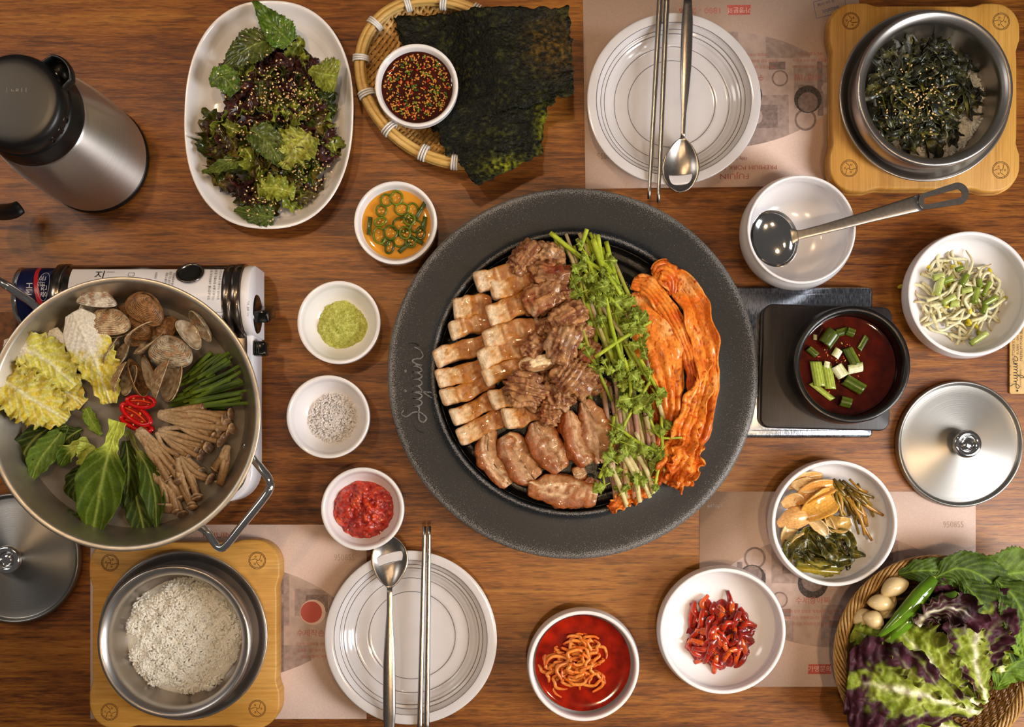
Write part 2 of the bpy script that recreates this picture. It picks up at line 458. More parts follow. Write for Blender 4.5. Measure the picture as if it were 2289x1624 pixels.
m_ink_ = mat('print_dish_dark', '#4a4340', rough=.8, nscale=500, namt=.4)
m_blue = mat('print_blue', '#62627e', rough=0.8)
m_cer = mat('white_glaze', '#e9e6e8', rough=0.16, coat=0.3, nscale=30, namt=0.012)
m_cer_edge = mat('grey_glaze_line', '#6e6665', rough=0.3)
m_plate = mat('grey_white_glaze', '#d2ced0', rough=0.12, coat=0.3, nscale=40, namt=0.02)
m_steel = mat('spun_steel', '#bcb6b1', rough=0.33, metal=1, radial=1400, rvar=0.0)
m_lid = mat('lid_steel', '#96938e', rough=0.36, metal=1, aniso=0.7, radial=1600)
m_potin = mat('pan_steel', '#c4baab', rough=0.42, metal=1, nscale=60, namt=0.10, bscale=900, bamt=0.06)
m_chrome = mat('chrome', '#dcdad8', rough=0.09, metal=1)
m_cutl = mat('cutlery_steel', '#aaa39c', rough=0.28, metal=1, nscale=300, namt=0.10, bscale=1500, bamt=0.04)
m_flask = mat('flask_steel', '#dcd7d2', rough=0.40, metal=1, aniso=0.88, nscale=1.0, namt=0.10, stretch=(3, 3, 1500))
m_blk = mat('black_plastic', '#0c0b0c', rough=0.38)
m_blkg = mat('black_gloss_plastic', '#0a0a0a', rough=0.12)
m_white_en = mat('white_enamel', '#e3e1e6', rough=0.25)
m_ink = mat('black_ink', '#1a1a1e', rough=0.6)
m_dsteel = mat('stove_steel', '#7a7069', rough=0.22, metal=1, nscale=40, namt=0.2)
m_scr = mat('scratched_steel', '#aab0bb', rough=0.22, metal=1, nscale=700, namt=0.35, rvar=0.12, bscale=900, bamt=0.12, stretch=(1, .25, 1))
m_bwood = wood_mat('black_stained_wood', [(0.30, '#151113'), (0.5, '#221c1e'), (0.72, '#352e30')], axis_scale=(30, 1 / 8, 1), rough=0.42, dash=1.3, bump=0.15)
m_stone = mat('black_glazed_clay', '#0f0d0d', rough=0.28, nscale=500, namt=0.4, bscale=800, bamt=0.12)
m_grill = None
def grill_mat():
    m = bpy.data.materials.new('cast_iron_coating'); m.use_nodes = True; nt = m.node_tree; b = nt.nodes['Principled BSDF']
    tc = N(nt, 'ShaderNodeTexCoord')
    n1 = N(nt, 'ShaderNodeTexNoise'); n1.inputs['Scale'].default_value = 1100; n1.inputs['Detail'].default_value = 3
    n2 = N(nt, 'ShaderNodeTexNoise'); n2.inputs['Scale'].default_value = 14; n2.inputs['Detail'].default_value = 4
    at = N(nt, 'ShaderNodeAttribute'); at.attribute_name = 'Col'
    for n in (n1, n2): nt.links.new(tc.outputs['Object'], n.inputs['Vector'])
    # worn speckle: threshold of the fine noise lowered by wear (Col) and by the broad noise
    a = N(nt, 'ShaderNodeMath', operation='MULTIPLY_ADD'); nt.links.new(n2.outputs['Fac'], a.inputs[0]); a.inputs[1].default_value = 0.16; nt.links.new(n1.outputs['Fac'], a.inputs[2])
    c = N(nt, 'ShaderNodeMath', operation='MULTIPLY_ADD'); nt.links.new(at.outputs['Fac'], c.inputs[0]); c.inputs[1].default_value = 0.25; nt.links.new(a.outputs[0], c.inputs[2])
    rp = N(nt, 'ShaderNodeValToRGB'); rp.color_ramp.elements[0].position = 0.72; rp.color_ramp.elements[1].position = 0.88
    rp.color_ramp.elements[0].color = tuple(lin('#15191e')) + (1,); rp.color_ramp.elements[1].color = tuple(lin('#7d7a78')) + (1,)
    nt.links.new(c.outputs[0], rp.inputs['Fac']); nt.links.new(rp.outputs['Color'], b.inputs['Base Color'])
    b.inputs['Roughness'].default_value = 0.40; b.inputs['Metallic'].default_value = 0.0; b.inputs['Specular IOR Level'].default_value = .35
    bp = N(nt, 'ShaderNodeBump'); bp.inputs['Strength'].default_value = 0.45; bp.inputs['Distance'].default_value = 0.0006
    nt.links.new(n1.outputs['Fac'], bp.inputs['Height']); nt.links.new(bp.outputs['Normal'], b.inputs['Normal'])
    return m
m_grill = grill_mat()
m_pan = mat('oiled_black_iron', '#0d0c0c', rough=0.22, bscale=700, bamt=0.35, nscale=300, namt=0.5)
# ---------------------------------------------------------------- table and floor
TX, TY = 0.95, 0.62; TCY = 0.06
t = E('dining_table', (0, TCY, -0.74), 'brown wood-grain dining table carrying all the dishes', 'table')
top = M('tabletop', xf(rbox(TX, TY, 0.02, 0.004, 6), (0, TCY, -0.02)), m_table, t)
for sx in (-1, 1):
    for sy in (-1, 1):
        M('leg', xf(rbox(.035, .035, .35, .004, 5), (sx * (TX - .08), TCY + sy * (TY - .08), -0.39)), m_table, t)
M('apron', join(*[xf(rbox(TX - .12, .012, .04, .002, 3), (0, TCY + s * (TY - .08), -.08)) for s in (-1, 1)],
                *[xf(rbox(.012, TY - .12, .04, .002, 3), (s * (TX - .08), TCY, -.08)) for s in (-1, 1)]), m_table, t)
M('floor', xf(rbox(2.6, 2.2, 0.02, 0.002, 3), (0, 0, -0.76)), m_floor, kind='structure')
# ---------------------------------------------------------------- placemats (paper, flat print)
def placemat(cx, cy, wpx, hpx, rz, label, flip):
    c = P(cx, cy, 0); hw, hh = wpx / 4000., hpx / 4000.
    e = E('placemat', (c.x, c.y, 0.0002), label, 'placemat', 'printed paper placemats')
    ca, sa = math.cos(rz), math.sin(rz)
    f = -1 if flip else 1                       # printed the other way up for the guest opposite
    def W(u, v): # u right 0..1, v down 0..1 in the reading direction of the mat
        x, y = (u - .5) * 2 * hw * f, (.5 - v) * 2 * hh * f
        return (c.x + x * ca - y * sa, c.y + x * sa + y * ca)
    M('sheet', prism([W(0, 0), W(1, 0), W(1, 1), W(0, 1)], 0.0002, 0.0006), m_mat, e)
    z = 0.00062
    def flat(name, polys, m, z=z, par=e):
        V, F = [], []
        for q in polys:
            F.append(list(range(len(V), len(V) + len(q)))); V += [(*W(*p), z) for p in q]
        return M(name, (V, F), m, par, smooth=False, kind='stuff')
    # the lens-shaped picture across the middle
    def lens_y(u, s): return .5 + s * .30 * max(0, 1 - ((u - .5) / .46) ** 2) ** .75
    n = 48
    us = [0.04 + .92 * i / n for i in range(n + 1)]
    flat('printed_picture', [[(u, lens_y(u, -1)) for u in us] + [(u, lens_y(u, 1)) for u in us[::-1]]], m_ph1)
    rr = random.Random(5)
    def clipq(u0, u1, v0, v1):
        k = 6; a = [u0 + (u1 - u0) * i / k for i in range(k + 1)]
        tp = [(u, max(v0, lens_y(u, -1))) for u in a]; bt = [(u, min(v1, lens_y(u, 1))) for u in a]
        if any(p[1] >= q[1] for p, q in zip(tp, bt)): return None
        return tp + bt[::-1]
    q2 = [clipq(.10, .24, .40, .62), clipq(.26, .40, .2, .47), clipq(.62, .72, .2, .52), clipq(.74, .90, .33, .47), clipq(.44, .58, .58, .8), clipq(.64, .80, .62, .8), clipq(.18, .34, .66, .8)]
    flat('printed_picture', [q for q in q2 if q], m_ph2, z + .00004)
    q3 = [clipq(.135, .155, .36, .64), clipq(.165, .225, .50, .52), clipq(.30, .38, .30, .42), clipq(.645, .70, .28, .36), clipq(.78, .86, .36, .45), clipq(.47, .55, .66, .70), clipq(.68, .70, .4, .78), clipq(.27, .33, .60, .64)]
    def circ(u, v, r, k=20): return [(u + r * math.cos(i * 2 * math.pi / k), v + r * 1.42 * math.sin(i * 2 * math.pi / k)) for i in range(k)]
    q3 += [circ(.20, .34, .040), circ(.29, .555, .03), circ(.60, .60, .024)]
    flat('printed_picture', [q for q in q3 if q], m_ph3, z + .00008)
    flat('printed_picture', [circ(.20, .34, .032), circ(.29, .555, .024), circ(.12, .50, .02), circ(.385, .36, .03), circ(.60, .60, .016)], m_ph1, z + .00012)
    def tx(body, u, v, size, m, sx=1.0, name='lettering', r2=0, al='CENTER'):
        p = W(u, v)
        return text(body, (p[0], p[1], z + .0002), size, rz + r2 + (math.pi if flip else 0), m, e, name, 0.00002, sx=sx, align=al)
    tx('FUJUIN', .46, .055, .0085, m_red, 1.25)
    tx('PREMIUM PORK BELLY', .43, .10, .0068, m_red, 1.15)
    tx('100g 220', .44, .145, .005, m_red)
    flat('printed_picture', [[(.395, .885), (.475, .885), (.478, .935), (.392, .935)]], m_redpill, z + .00004)
    tx('가맹문의', .435, .91, .0072, m_mat)
    tx('1800 - 2766', .575, .91, .0095, m_red, 1.05)
    tx('950855', .92, .17, .0098, m_faint, .8)
    tx('647063', .055, .075, .0062, m_grey, .9)
    flat('printed_picture', [circ(.19, .445, .050), circ(.41, .47, .055)], m_ink_, z + .00014)
    flat('printed_picture', [circ(.19, .43, .036), circ(.41, .455, .040)], m_ph3, z + .00016)
    flat('printed_picture', [circ(.806, .45, .046)], m_mat, z + .00014); flat('printed_picture', [circ(.80, .45, .039)], m_redpill, z + .00016)
    tx('시래기밥', .19, .56, .0085, m_red); tx('수제작손맛', .81, .56, .0085, m_red); tx('수제장아찌', .41, .56, .0085, m_red)
    for q_ in (.18, .81):
        for k, s in enumerate(('싱싱한 식재료를 사용하여', '정성을 가득 담아 만들어', '맛있게 즐기십시오')): tx(s, q_, .615 + .032 * k, .0038, m_red)
    for k, s in enumerate(('제철에 맞은 싱싱한 식재료를 사용하여 꼼꼼하게', '수제로 만든 장아찌입니다 깨끗한 환경에서 만들어', '정성을 가득하여 맛있게 즐기십니다')):
        tx(s, .43, .615 + .032 * k, .0040, m_red)
    # the payment stamp in the corner
    p = [W(.045, .90), W(.155, .86), W(.165, .945), W(.055, .985)]
    V, F = [], []
    for a, b in zip(p, p[1:] + p[:1]):
        a, b = np.array(a), np.array(b); d = (b - a) / np.linalg.norm(b - a); nn = np.array([-d[1], d[0]]) * .0003
        F.append([len(V) + i for i in range(4)]); V += [(*(a + nn), z + .0001), (*(b + nn), z + .0001), (*(b - nn), z + .0001), (*(a - nn), z + .0001)]
    M('stamp_border', (V, F), m_blue, e, smooth=False)
    tl = math.atan2(.0086, .034)
    tx('Bezahlt', .103, .905, .0068, m_blue, r2=tl); tx('am 18. Juli 1938', .108, .945, .0042, m_blue, r2=tl)
    return e
placemat(1614, 201, 617, 434, math.radians(0.8), 'pale pink printed placemat under the plate beside the greens pot board', True)
placemat(1872, 1316, 617, 436, 0, 'pale pink printed placemat under the two pickle and radish bowls', False)
placemat(511, 1389, 617, 434, 0, 'pale pink printed placemat under the board with the rice pot', False)
# ---------------------------------------------------------------- bamboo boards
def board_outline(cx, cy, hw, hh, z, notch=True):
    """rounded square whose corners swell out past shallow notches"""
    pts = []
    rc = .028; sw = .0032
    def side(L):  # list of (t, out) along an edge from -L to L, between the corner swellings
        o = []
        for k in range(25):
            tt = -1 + 2 * k / 24; x = tt * (L - rc)
            d = L - abs(x)
            bump = sw * sst(np.array(d), .060, .044).item() if False else sw * (1 - sst(np.array([d]), .042, .060)[0])
            nt_ = -.0022 * math.exp(-((d - .050) / .006) ** 2)
            o.append((x, bump + nt_ - .0))
        return o
    for k, (L, Wd) in enumerate([(hw, hh), (hh, hw), (hw, hh), (hh, hw)]):
        a = k * math.pi / 2; ca, sa = math.cos(a), math.sin(a)
        for x, o in side(L):
            lx, ly = x, -(Wd - sw + o)
            pts.append((lx * ca - ly * sa, lx * sa + ly * ca))
        # the round corner
        ccx, ccy = L - rc, -(Wd - rc)
        for i in range(1, 8):
            th = -math.pi / 2 + i * math.pi / 16
            lx, ly = ccx + rc * math.cos(th), ccy + rc * math.sin(th)
            pts.append((lx * ca - ly * sa, lx * sa + ly * ca))
    c = P(cx, cy, z)
    return [(c.x + p[0], c.y + p[1]) for p in pts]
m_burn = mat('burnt_engraving', '#4a2c14', rough=0.8)
def emblem(c, r, parent, ph):
    vs = []
    z = c[2] + .00005
    def ring(rad, th): return tube([(c[0] + rad * math.cos(a), c[1] + rad * math.sin(a), z) for a in np.linspace(0, 2 * math.pi, 33)], th, seg=4, flat=.4, straight=True, cap=False)
    vs += [ring(r, .00028), ring(r * .87, .00028)]
    for k in range(3):
        a0 = ph + k * 2 * math.pi / 3
        pts = []
        for i in range(9):                      # an s-curve from the middle to the ring
            s = i / 8; rr = r * .87 * s; a = a0 + 1.9 * math.sin(s * math.pi * .5) * (1 - .25 * s)
            pts.append((c[0] + rr * math.cos(a), c[1] + rr * math.sin(a), z))
        vs.append(tube(pts, .00028, n=18, seg=4, flat=.4))
        a = a0 + 2.5; cc = (c[0] + r * .48 * math.cos(a), c[1] + r * .48 * math.sin(a))
        vs.append(tube([(cc[0] + r * .09 * math.cos(b), cc[1] + r * .09 * math.sin(b), z) for b in np.linspace(0, 2 * math.pi, 9)], .00024, seg=4, flat=.4, straight=True, cap=False))
    M('engraved_emblem', join(*vs), m_burn, parent)
def board(cx, cy, wpx, hpx, z0, z1, label, m, emb=None, two=None, grp='bamboo boards under the steel pots'):
    c = P(cx, cy, z1)
    e = E('bamboo_board', (c.x, c.y, z0), label, 'board', grp)
    M('board_slab', prism(board_outline(cx, cy, R(wpx / 2, z1), R(hpx / 2, z1), z1), z0, z1, .0022), m, e)
    for k, q in enumerate(emb or []): emblem(P(q[0], q[1], z1), R(19, z1), e, k * 1.1 + .5)
    return e
board(2062, 221, 428, 425, 0.0008, 0.0135, 'lower bamboo board stacked under the board with the greens pot', m_bamboo_v)
board(2067, 217, 426, 422, 0.0137, 0.030, 'bamboo board with four burnt emblems under the pot of dark greens', m_bamboo_v,
      [(1902, 47), (2238, 48), (1898, 376), (2237, 380)])
board(412, 1417, 426, 424, 0.0008, 0.030, 'bamboo board with four burnt emblems under the rice pot', m_bamboo,
      [(246, 1257), (575, 1252), (245, 1590), (575, 1583)])
# ---------------------------------------------------------------- steel pots in their holders
def pot_set(hx, hy, hr, px, py, pr, z0, what, near):
    zr = z0 + .014; c = P(hx, hy, zr); r = R(hr, zr)
    e = E('pot_holder', (c.x, c.y, z0), 'wide steel saucer holding the ' + what + ' pot ' + near, 'holder', 'steel saucers under the pots')
    M('saucer', lathe([(.0, z0), (r * .60, z0), (r * .66, z0 + .001), (r * .97, zr - .003), (r, zr), (r * .985, zr + .0015), (r * .95, zr), (r * .86, z0 + .006), (r * .66, z0 + .003), (0, z0 + .003)], (c.x, c.y, 0), 128), m_steel, e)
    zt = z0 + .062; c = P(px, py, zt); R_ = R(pr, zt)
    e = E('rice_pot' if what == 'rice' else 'steel_pot', (c.x, c.y, z0 + .004), 'round steel pot with rolled rim holding ' + ('cooked white rice' if what == 'rice' else 'dark seasoned greens'), 'pot', 'small steel pots')
    b = z0 + .0045
    M('pot_body', lathe([(0, b), (R_ * .70, b), (R_ * .80, b + .003), (R_ * .93, b + .018), (R_ * .94, b + .034), (R_ * .90, zt - .010), (R_ * .93, zt - .005), (R_ * .995, zt - .002),
                         (R_, zt + .001), (R_ * .975, zt + .004), (R_ * .93, zt + .003), (R_ * .87, zt - .002), (R_ * .855, zt - .008), (R_ * .88, b + .032), (R_ * .87, b + .018), (R_ * .76, b + .0045), (0, b + .003)],
                        (c.x, c.y, 0), 128), m_steel, e)
    return c.x, c.y, b, R_
GP = pot_set(2068, 214, 193, 2088, 199, 176, 0.0302, 'greens', 'on the two stacked boards')
RP = pot_set(409, 1420, 190, 390, 1433, 172, 0.0302, 'rice', 'on the single bamboo board')
# ---------------------------------------------------------------- round lids with knobs
def lid(cx, cy, r, z, knobdx, label):
    c = P(cx, cy, z); rr = R(r, z)
    e = E('pot_cover', (c.x, c.y, 0.0006 if cx < 1000 else .0002), label, 'lid', 'steel pot lids')
    b = .0004
    M('lid_disc', lathe([(0, b + .001), (rr * .9, b), (rr * .985, b + .001), (rr, b + .004), (rr * .985, z - .001), (rr * .965, z), (rr * .945, z - .001), (rr * .925, z - .0042), (rr * .90, z - .0045), (rr * .5, z - .0015), (rr * .2, z), (0, z)], (c.x, c.y, 0), 160, 1), m_lid, e)
    k = z; q = .0155
    kb = M('knob', lathe([(0, k), (.0095, k), (.0085, k + .004), (.0075, k + .009), (.0095, k + .012), (q * .97, k + .0145), (q, k + .018), (q * .96, k + .0215), (q * .80, k + .0225), (q * .62, k + .0222),
                     (q * .55, k + .0205), (q * .50, k + .017), (0, k + .0165)], (c.x, c.y, 0), 64), m_chrome, e)
    M('screw_cap', xf(lathe([(0, k + .0165), (q * .40, k + .0166), (q * .38, k + .0182), (q * .2, k + .0192), (0, k + .0194)], (c.x, c.y, 0), 24), (0, 0, 0)), m_chrome, kb)
lid(2148, 992, 143, .012, 0, 'bright brushed-steel lid with chrome knob lying beside the bean sprout bowl')
lid(31, 1247, 147, .012, 0, 'shaded brushed-steel lid with chrome knob partly under the big hot pot')
# ---------------------------------------------------------------- white bowls and cups
def ring_prof(r, h, foot, belly, lip, wall, floor, z0, hb=.55):
    return [(0, z0 + .002), (foot * .85, z0 + .002), (foot * .9, z0), (foot, z0), (foot * 1.06, z0 + .003), (belly * .93, z0 + h * hb * .55), (belly, z0 + h * hb), (belly * .995, z0 + h * .78),
            (r * 1.0, z0 + h * .95), (r * .997, z0 + h - .0006), (r - lip * .5, z0 + h), (r - lip, z0 + h - .0012), (r - wall, z0 + h * .80), (belly - wall * 1.1, z0 + h * hb), (belly * .80 - wall, z0 + floor + h * .10),
            (foot * .9, z0 + floor), (foot * .4, z0 + floor * .8), (0, z0 + floor * .78)]
def bowl(name, px, py, rpx, h, z0, label, cat='bowl', belly=1.04, foot=.60, lip=.0045, wall=.0055, floor=.0065, group=None, m=None, wob=0.0, hb=.55):
    z = z0 + h; c = P(px, py, z); r = R(rpx, z)
    v = lathe(ring_prof(r, h, r * foot, r * belly, lip, wall, floor, z0, hb), (c.x, c.y, 0), 128, 2, wob)
    o = M(name, v, m or m_cer, None, label, cat, group, origin=(c.x, c.y, z0))
    return c.x, c.y, r
BW = 'large white round bowls'
B_ladle = bowl('soup_bowl', 1792, 512, 122, .066, .0003, 'deep white bowl with the steel ladle resting in it', group=BW, belly=1.06, foot=.55, wall=.0045, floor=.008, lip=.0035)
B_sprout = bowl('side_dish_bowl', 2170, 656, 140, .046, .0003, 'white bowl of bean sprouts above the bright lid', group=BW, belly=1.02)
B_pickle = bowl('side_dish_bowl', 1866, 1169, 141, .044, .0007, 'white bowl of onion, stem and leaf pickles on the placemat', group=BW, belly=1.02)
B_radish = bowl('side_dish_bowl', 1616, 1410, 141, .042, .0007, 'white bowl of glossy red dried radish strips', group=BW, belly=1.03)
B_broth = bowl('side_dish_bowl', 1305, 1488, 124, .048, .0003, 'white bowl of red broth with a knot of noodle-like shreds', group=BW, belly=1.03)
CW = 'small white sauce cups'
def cup(px, py, z0, label): return bowl('sauce_cup', px, py, 93, .034, z0, label, 'cup', 1.0, .58, .0042, .006, .006, CW, hb=.72)
C_soy = cup(931, 190, .0195, 'small white cup of sesame soy sauce in the bamboo sieve')
C_chili = cup(884, 497, .0003, 'small white cup of green chilli in yellow vinegar')
C_must = cup(757, 720, .0003, 'small white cup with a green mustard mound')
C_salt = cup(733, 931, .0003, 'small white cup of coarse white salt')
C_paste = cup(810, 1137, .0003, 'small white cup of chunky red chilli paste')
# ---------------------------------------------------------------- oval salad platter
zt = .032; c = P(600, 256, zt); a, b = R(189, zt), R(257, zt)
pr = [(0, .002), (.50, .002), (.53, .0003), (.60, .0003), (.70, .006), (.93, .022), (.99, zt - .003), (1.0, zt - .001), (.985, zt), (.965, zt - .001), (.90, .020), (.80, .0125), (.70, .009), (.5, .007), (0, .0065)]
M('oval_platter', lathe(pr, (c.x, c.y, 0), 160, 2, 0.004, 1, ab=(a, b), expo=2.35, rot=math.radians(-1.5)), m_cer, None, 'long oval white platter under the dressed leaf salad', 'platter', origin=(c.x, c.y, .0003))
PLAT = (c.x, c.y, a, b)
# ---------------------------------------------------------------- rippled plates
def plate(px, py, rpx, label, seed):
    zt = .0245; c = P(px, py, zt); r = R(rpx, zt); z0 = .0007
    e = E('rippled_plate', (c.x, c.y, z0), label, 'plate', 'grey-white rippled plates')
    pr = [(0, z0 + .002), (.60, z0 + .002), (.62, z0), (.66, z0), (.70, .004), (.90, .014), (.985, zt - .003), (1.0, zt - .0015), (.995, zt - .0003), (.97, zt), (.90, zt - .0006), (.885, zt - .0012), (.875, zt - .004),
          (.84, .0175), (.832, .0158), (.80, .0150), (.79, .0135), (.76, .0122), (.75, .0105), (.71, .0085), (.685, .0064), (.665, .0060), (.655, .0052), (.60, .0050), (.52, .0052), (.505, .0045), (.35, .0045), (0, .0045)]
    M('plate_body', lathe([(q[0] * r, q[1]) for q in pr], (c.x, c.y, 0), 160, 1, 0.006, seed), m_plate, e)
    # thin grey lines where the glaze has run off the edges of the ripples
    for k, (rad, zz, w_) in enumerate([(.888, .0237, .007), (.833, .0166, .006), (.79, .0142, .007), (.668, .00622, .010), (.508, .00505, .03)]):
        th = np.linspace(0, 2 * np.pi, 97)
        kk = 1 + .006 * (np.sin(2 * th + seed) + .6 * np.sin(3 * th + 2.1 * seed) + .3 * np.sin(5 * th + seed))
        pts = [(c.x + rad * r * q * math.cos(a_), c.y + rad * r * q * math.sin(a_), zz) for a_, q in zip(th, kk)]
        M('glaze_line', tube(pts, .00032, seg=4, straight=True, cap=False), m_cer_edge, e)
    return c.x, c.y, r
PL1 = plate(1506, 221, 194, 'round rippled plate under the slanted chopsticks near the greens pot', 1.3)
PL2 = plate(918, 1425, 194, 'round rippled plate beside the board with the rice pot', 4.2)
# ---------------------------------------------------------------- spoons and chopsticks
def spoon(tip, neck, end, wb, wn, we, zt_, label, concave=True):
    """px coordinates: far end of the bowl, neck and handle end"""
    z = zt_
    A, B, C_ = P(*tip, z), P(*neck, z), P(*end, z)
    e = E('soup_spoon', tuple(B), label, 'spoon', 'long steel spoons')
    d = (B - A).normalized(); s = Vector((-d.y, d.x, 0)); L = (B - A).length; hw = R(wb, z)
    V, F = [], []
    nu, nv = 26, 16
    for i in range(nu + 1):
        u = i / nu
        prof = (math.sin(math.pi * min(1, u * 1.0) ** .86) ** .62) if u < 1 else 0
        w_ = hw * max(prof, 0) ; w_ = max(w_, R(wn, z) * sst(np.array([u]), .75, 1.0)[0] if u > .5 else .0004)
        for j in range(nv + 1):
            v = -1 + 2 * j / nv
            depth = -.0075 * math.sin(math.pi * min(1, u) ** .9) ** .8 * (1 - abs(v) ** 2.2) + .0012 * (u - .5)
            p = A + d * (L * u) + s * (w_ * v) + Vector((0, 0, depth))
            V.append(tuple(p))
    m_ = nv + 1
    for i in range(nu):
        for j in range(nv): F.append([i * m_ + j, (i + 1) * m_ + j, (i + 1) * m_ + j + 1, i * m_ + j + 1])
    o = M('spoon_bowl', (V, F), m_cutl, e); solid(o, .0013)
    n = 30
    pts = [B + (C_ - B) * (i / n) - d * .0 + Vector((0, 0, .0006 + .004 * math.sin(math.pi * i / n * .9))) for i in range(n + 1)]
    M('spoon_handle', tube(pts, [R(wn, z), R(wn, z) * 1.05, R((wn + we) / 2, z) * 1.05, R(we, z) * .95, R(we, z), R(we, z), R(we * .7, z)], seg=12, flat=.34, straight=True), m_cutl, e)
spoon((1519, 430), (1526, 308), (1537, 2), 41, 5, 13, .0275, 'steel spoon beside the slanted chopsticks on the plate near the greens pot')
spoon((871, 1197), (871, 1313), (871, 1650), 41, 6, 14, .0275, 'steel spoon lying on the plate beside the rice pot board')
def chop(a, b, ra, rb, z, label, grp):
    A, B = P(*a, z), P(*b, z)
    M('chopstick', tube([A, A + (B - A) * .3, A + (B - A) * .7, B], [R(ra, z), R(ra * .93, z), R((ra + rb) / 2, z), R(rb, z)], n=20, seg=10, flat=.8, cap=True), m_cutl, None, label, 'chopstick', grp)
chop((1476, -18), (1450.5, 444), 6.5, 3.6, .0275, 'outer steel chopstick of the slanted pair, farther from the spoon', 'slanted steel chopsticks')
chop((1491, -16), (1471.5, 452), 6.5, 3.6, .0275, 'inner steel chopstick of the slanted pair, next to the spoon', 'slanted steel chopsticks')
chop((938, 1640), (949, 1176), 6.3, 4, .0275, 'steel chopstick of the upright pair nearer the spoon', 'upright steel chopsticks')
chop((953.5, 1640), (959.5, 1175), 6.3, 4, .0275, 'steel chopstick of the upright pair farther from the spoon', 'upright steel chopsticks')
# ---------------------------------------------------------------- ladle
z = .064
e = E('ladle', tuple(P(1727, 533, .03)), 'steel ladle with slotted handle end resting across the deep white bowl', 'ladle')
cL = P(1731, 533, z); rL = R(56, z)
th0 = math.atan2(-(525 - 533), (1783 - 1729))
V, F = lathe([(0, 0), (.35, .02), (.7, .14), (.93, .36), (1.0, .62), (.965, .64), (.90, .38), (.66, .18), (.33, .07), (0, .055)], (0, 0, -.62), 64, 2)
V = V * np.array([rL * .93, rL * 1.17, rL * .62]); o = M('ladle_bowl', xf((V, F), cL, (0, -.18, .32)), m_chrome, e)
hp = [P(1768, 528, z + .002), P(1790, 524, z + .004), P(1850, 509, z + .0065), P(1950, 482, z + .009), P(2060, 452, z + .0125)]
M('ladle_handle', tube(hp, [R(20, z), R(10, z), R(11, z), R(13.5, z), R(19, z)], n=26, seg=12, flat=.14), m_cutl, e)
# hanging loop: a flat stadium ring
q = []
zz = z + .0135; cA, cB = P(2072, 449, zz), P(2140, 433, zz)
dv = (cB - cA).normalized(); sv = Vector((-dv.y, dv.x, 0)); V, F = [], []
n = 40
def stad(rad0, rad1, grow):
    out = []
    for i in range(n):
        a = 2 * math.pi * i / n
        base = cB if math.cos(a) > 0 else cA; rad = rad0 if math.cos(a) > 0 else rad1
        out.append(base + dv * (rad * math.cos(a)) + sv * (rad * math.sin(a)))
    return out
oo, ii = stad(R(25, zz), R(19, zz), 0), stad(R(10, zz), R(8, zz), 0)
for s in (oo, ii):
    for dz in (-.0009, .0009): V += [tuple(p + Vector((0, 0, dz))) for p in s]
for i in range(n):
    j = (i + 1) % n
    F += [[i, j, n + j, n + i], [2 * n + i, 3 * n + i, 3 * n + j, 2 * n + j], [n + i, n + j, 3 * n + j, 3 * n + i], [i, 2 * n + i, 2 * n + j, j]]
M('hanging_loop', (V, F), m_cutl, e, smooth=False)
# ---------------------------------------------------------------- grill
zg = .047; cg = P(1281, 834, zg); rg = R(416, zg); ri = R(313, zg); zi = .030
e = E('grill_plate', (cg.x, cg.y, .0155), 'large round black cast-iron grill plate with a wide speckled rim', 'grill')
pr = [(ri * .98, .020), (ri * 1.06, .018), (rg * .96, .030), (rg * .997, .038), (rg, .0425), (rg * .992, .0455), (rg * .975, zg), (rg * .90, .0455), (rg * .82, .0445), (ri + .006, .0450), (ri + .0025, .0468), (ri + .0005, .0475), (ri - .0016, .0462), (ri - .003, .041), (ri - .004, .032), (ri - .004, .022), (ri * .98, .020)]
V, F = lathe(pr, (cg.x, cg.y, 0), 256, 1)
rr_ = np.hypot(V[:, 0] - cg.x, V[:, 1] - cg.y)
wear = np.exp(-((rr_ - rg * .985) / .0045) ** 2) * 1.1 + np.exp(-((rr_ - ri) / .0022) ** 2) * 1.0 + .12 * sst(rr_, rg * .86, rg * .95)
M('wide_rim', (V, F[:-2], np.stack([wear] * 3, 1)), m_grill, e)
pr = [(0, .026), (ri * .98, .024), (ri - .0042, .030), (ri - .0042, .036), (ri - .006, .0345), (ri - .010, .0305), (ri - .017, .0300), (ri - .019, .0318), (ri - .023, .0325), (ri * .5, .0335), (0, .034)]
M('cooking_plate', lathe(pr, (cg.x, cg.y, 0), 160, 1), m_pan, e)
m_void = mat('hole_shade_black', '#020202', rough=0.9)  # plain black painted in for the shade inside slots and the view hole
for a_ in (58, 118, 178, 238, 298, 358):
    a1 = math.radians(a_ - 5.5); a2 = math.radians(a_ + 5.5); rs = ri * .80
    pts = [(cg.x + rs * math.cos(x), cg.y + rs * math.sin(x), .0329) for x in np.linspace(a1, a2, 9)]
    M('drain_slot', tube(pts, .0042, n=16, seg=10, flat=.12), m_void, e)  # black lozenge laid on the plate, its colour standing for the slot's dark inside
w0 = P(944, 944, zg)
o = M('raised_lettering', script_word((w0.x, w0.y), .0125 * .93, math.pi / 2, .0011, .0457, .8), m_grill, e)
c4 = np.ones((len(o.data.vertices), 4)); o.data.color_attributes.new('Col', 'FLOAT_COLOR', 'POINT').data.foreach_set('color', c4.ravel())
# outline of the recessed name panel
pp = [P(x, y, zg) for x, y in [(948, 968), (930, 958), (915, 925), (905, 880), (902, 830), (903, 800), (906, 773), (914, 767), (928, 767), (936, 772)]]
o = M('panel_edge', tube([(p.x, p.y, .0452) for p in pp], .0007, n=50, seg=6, flat=.8), m_grill, e)
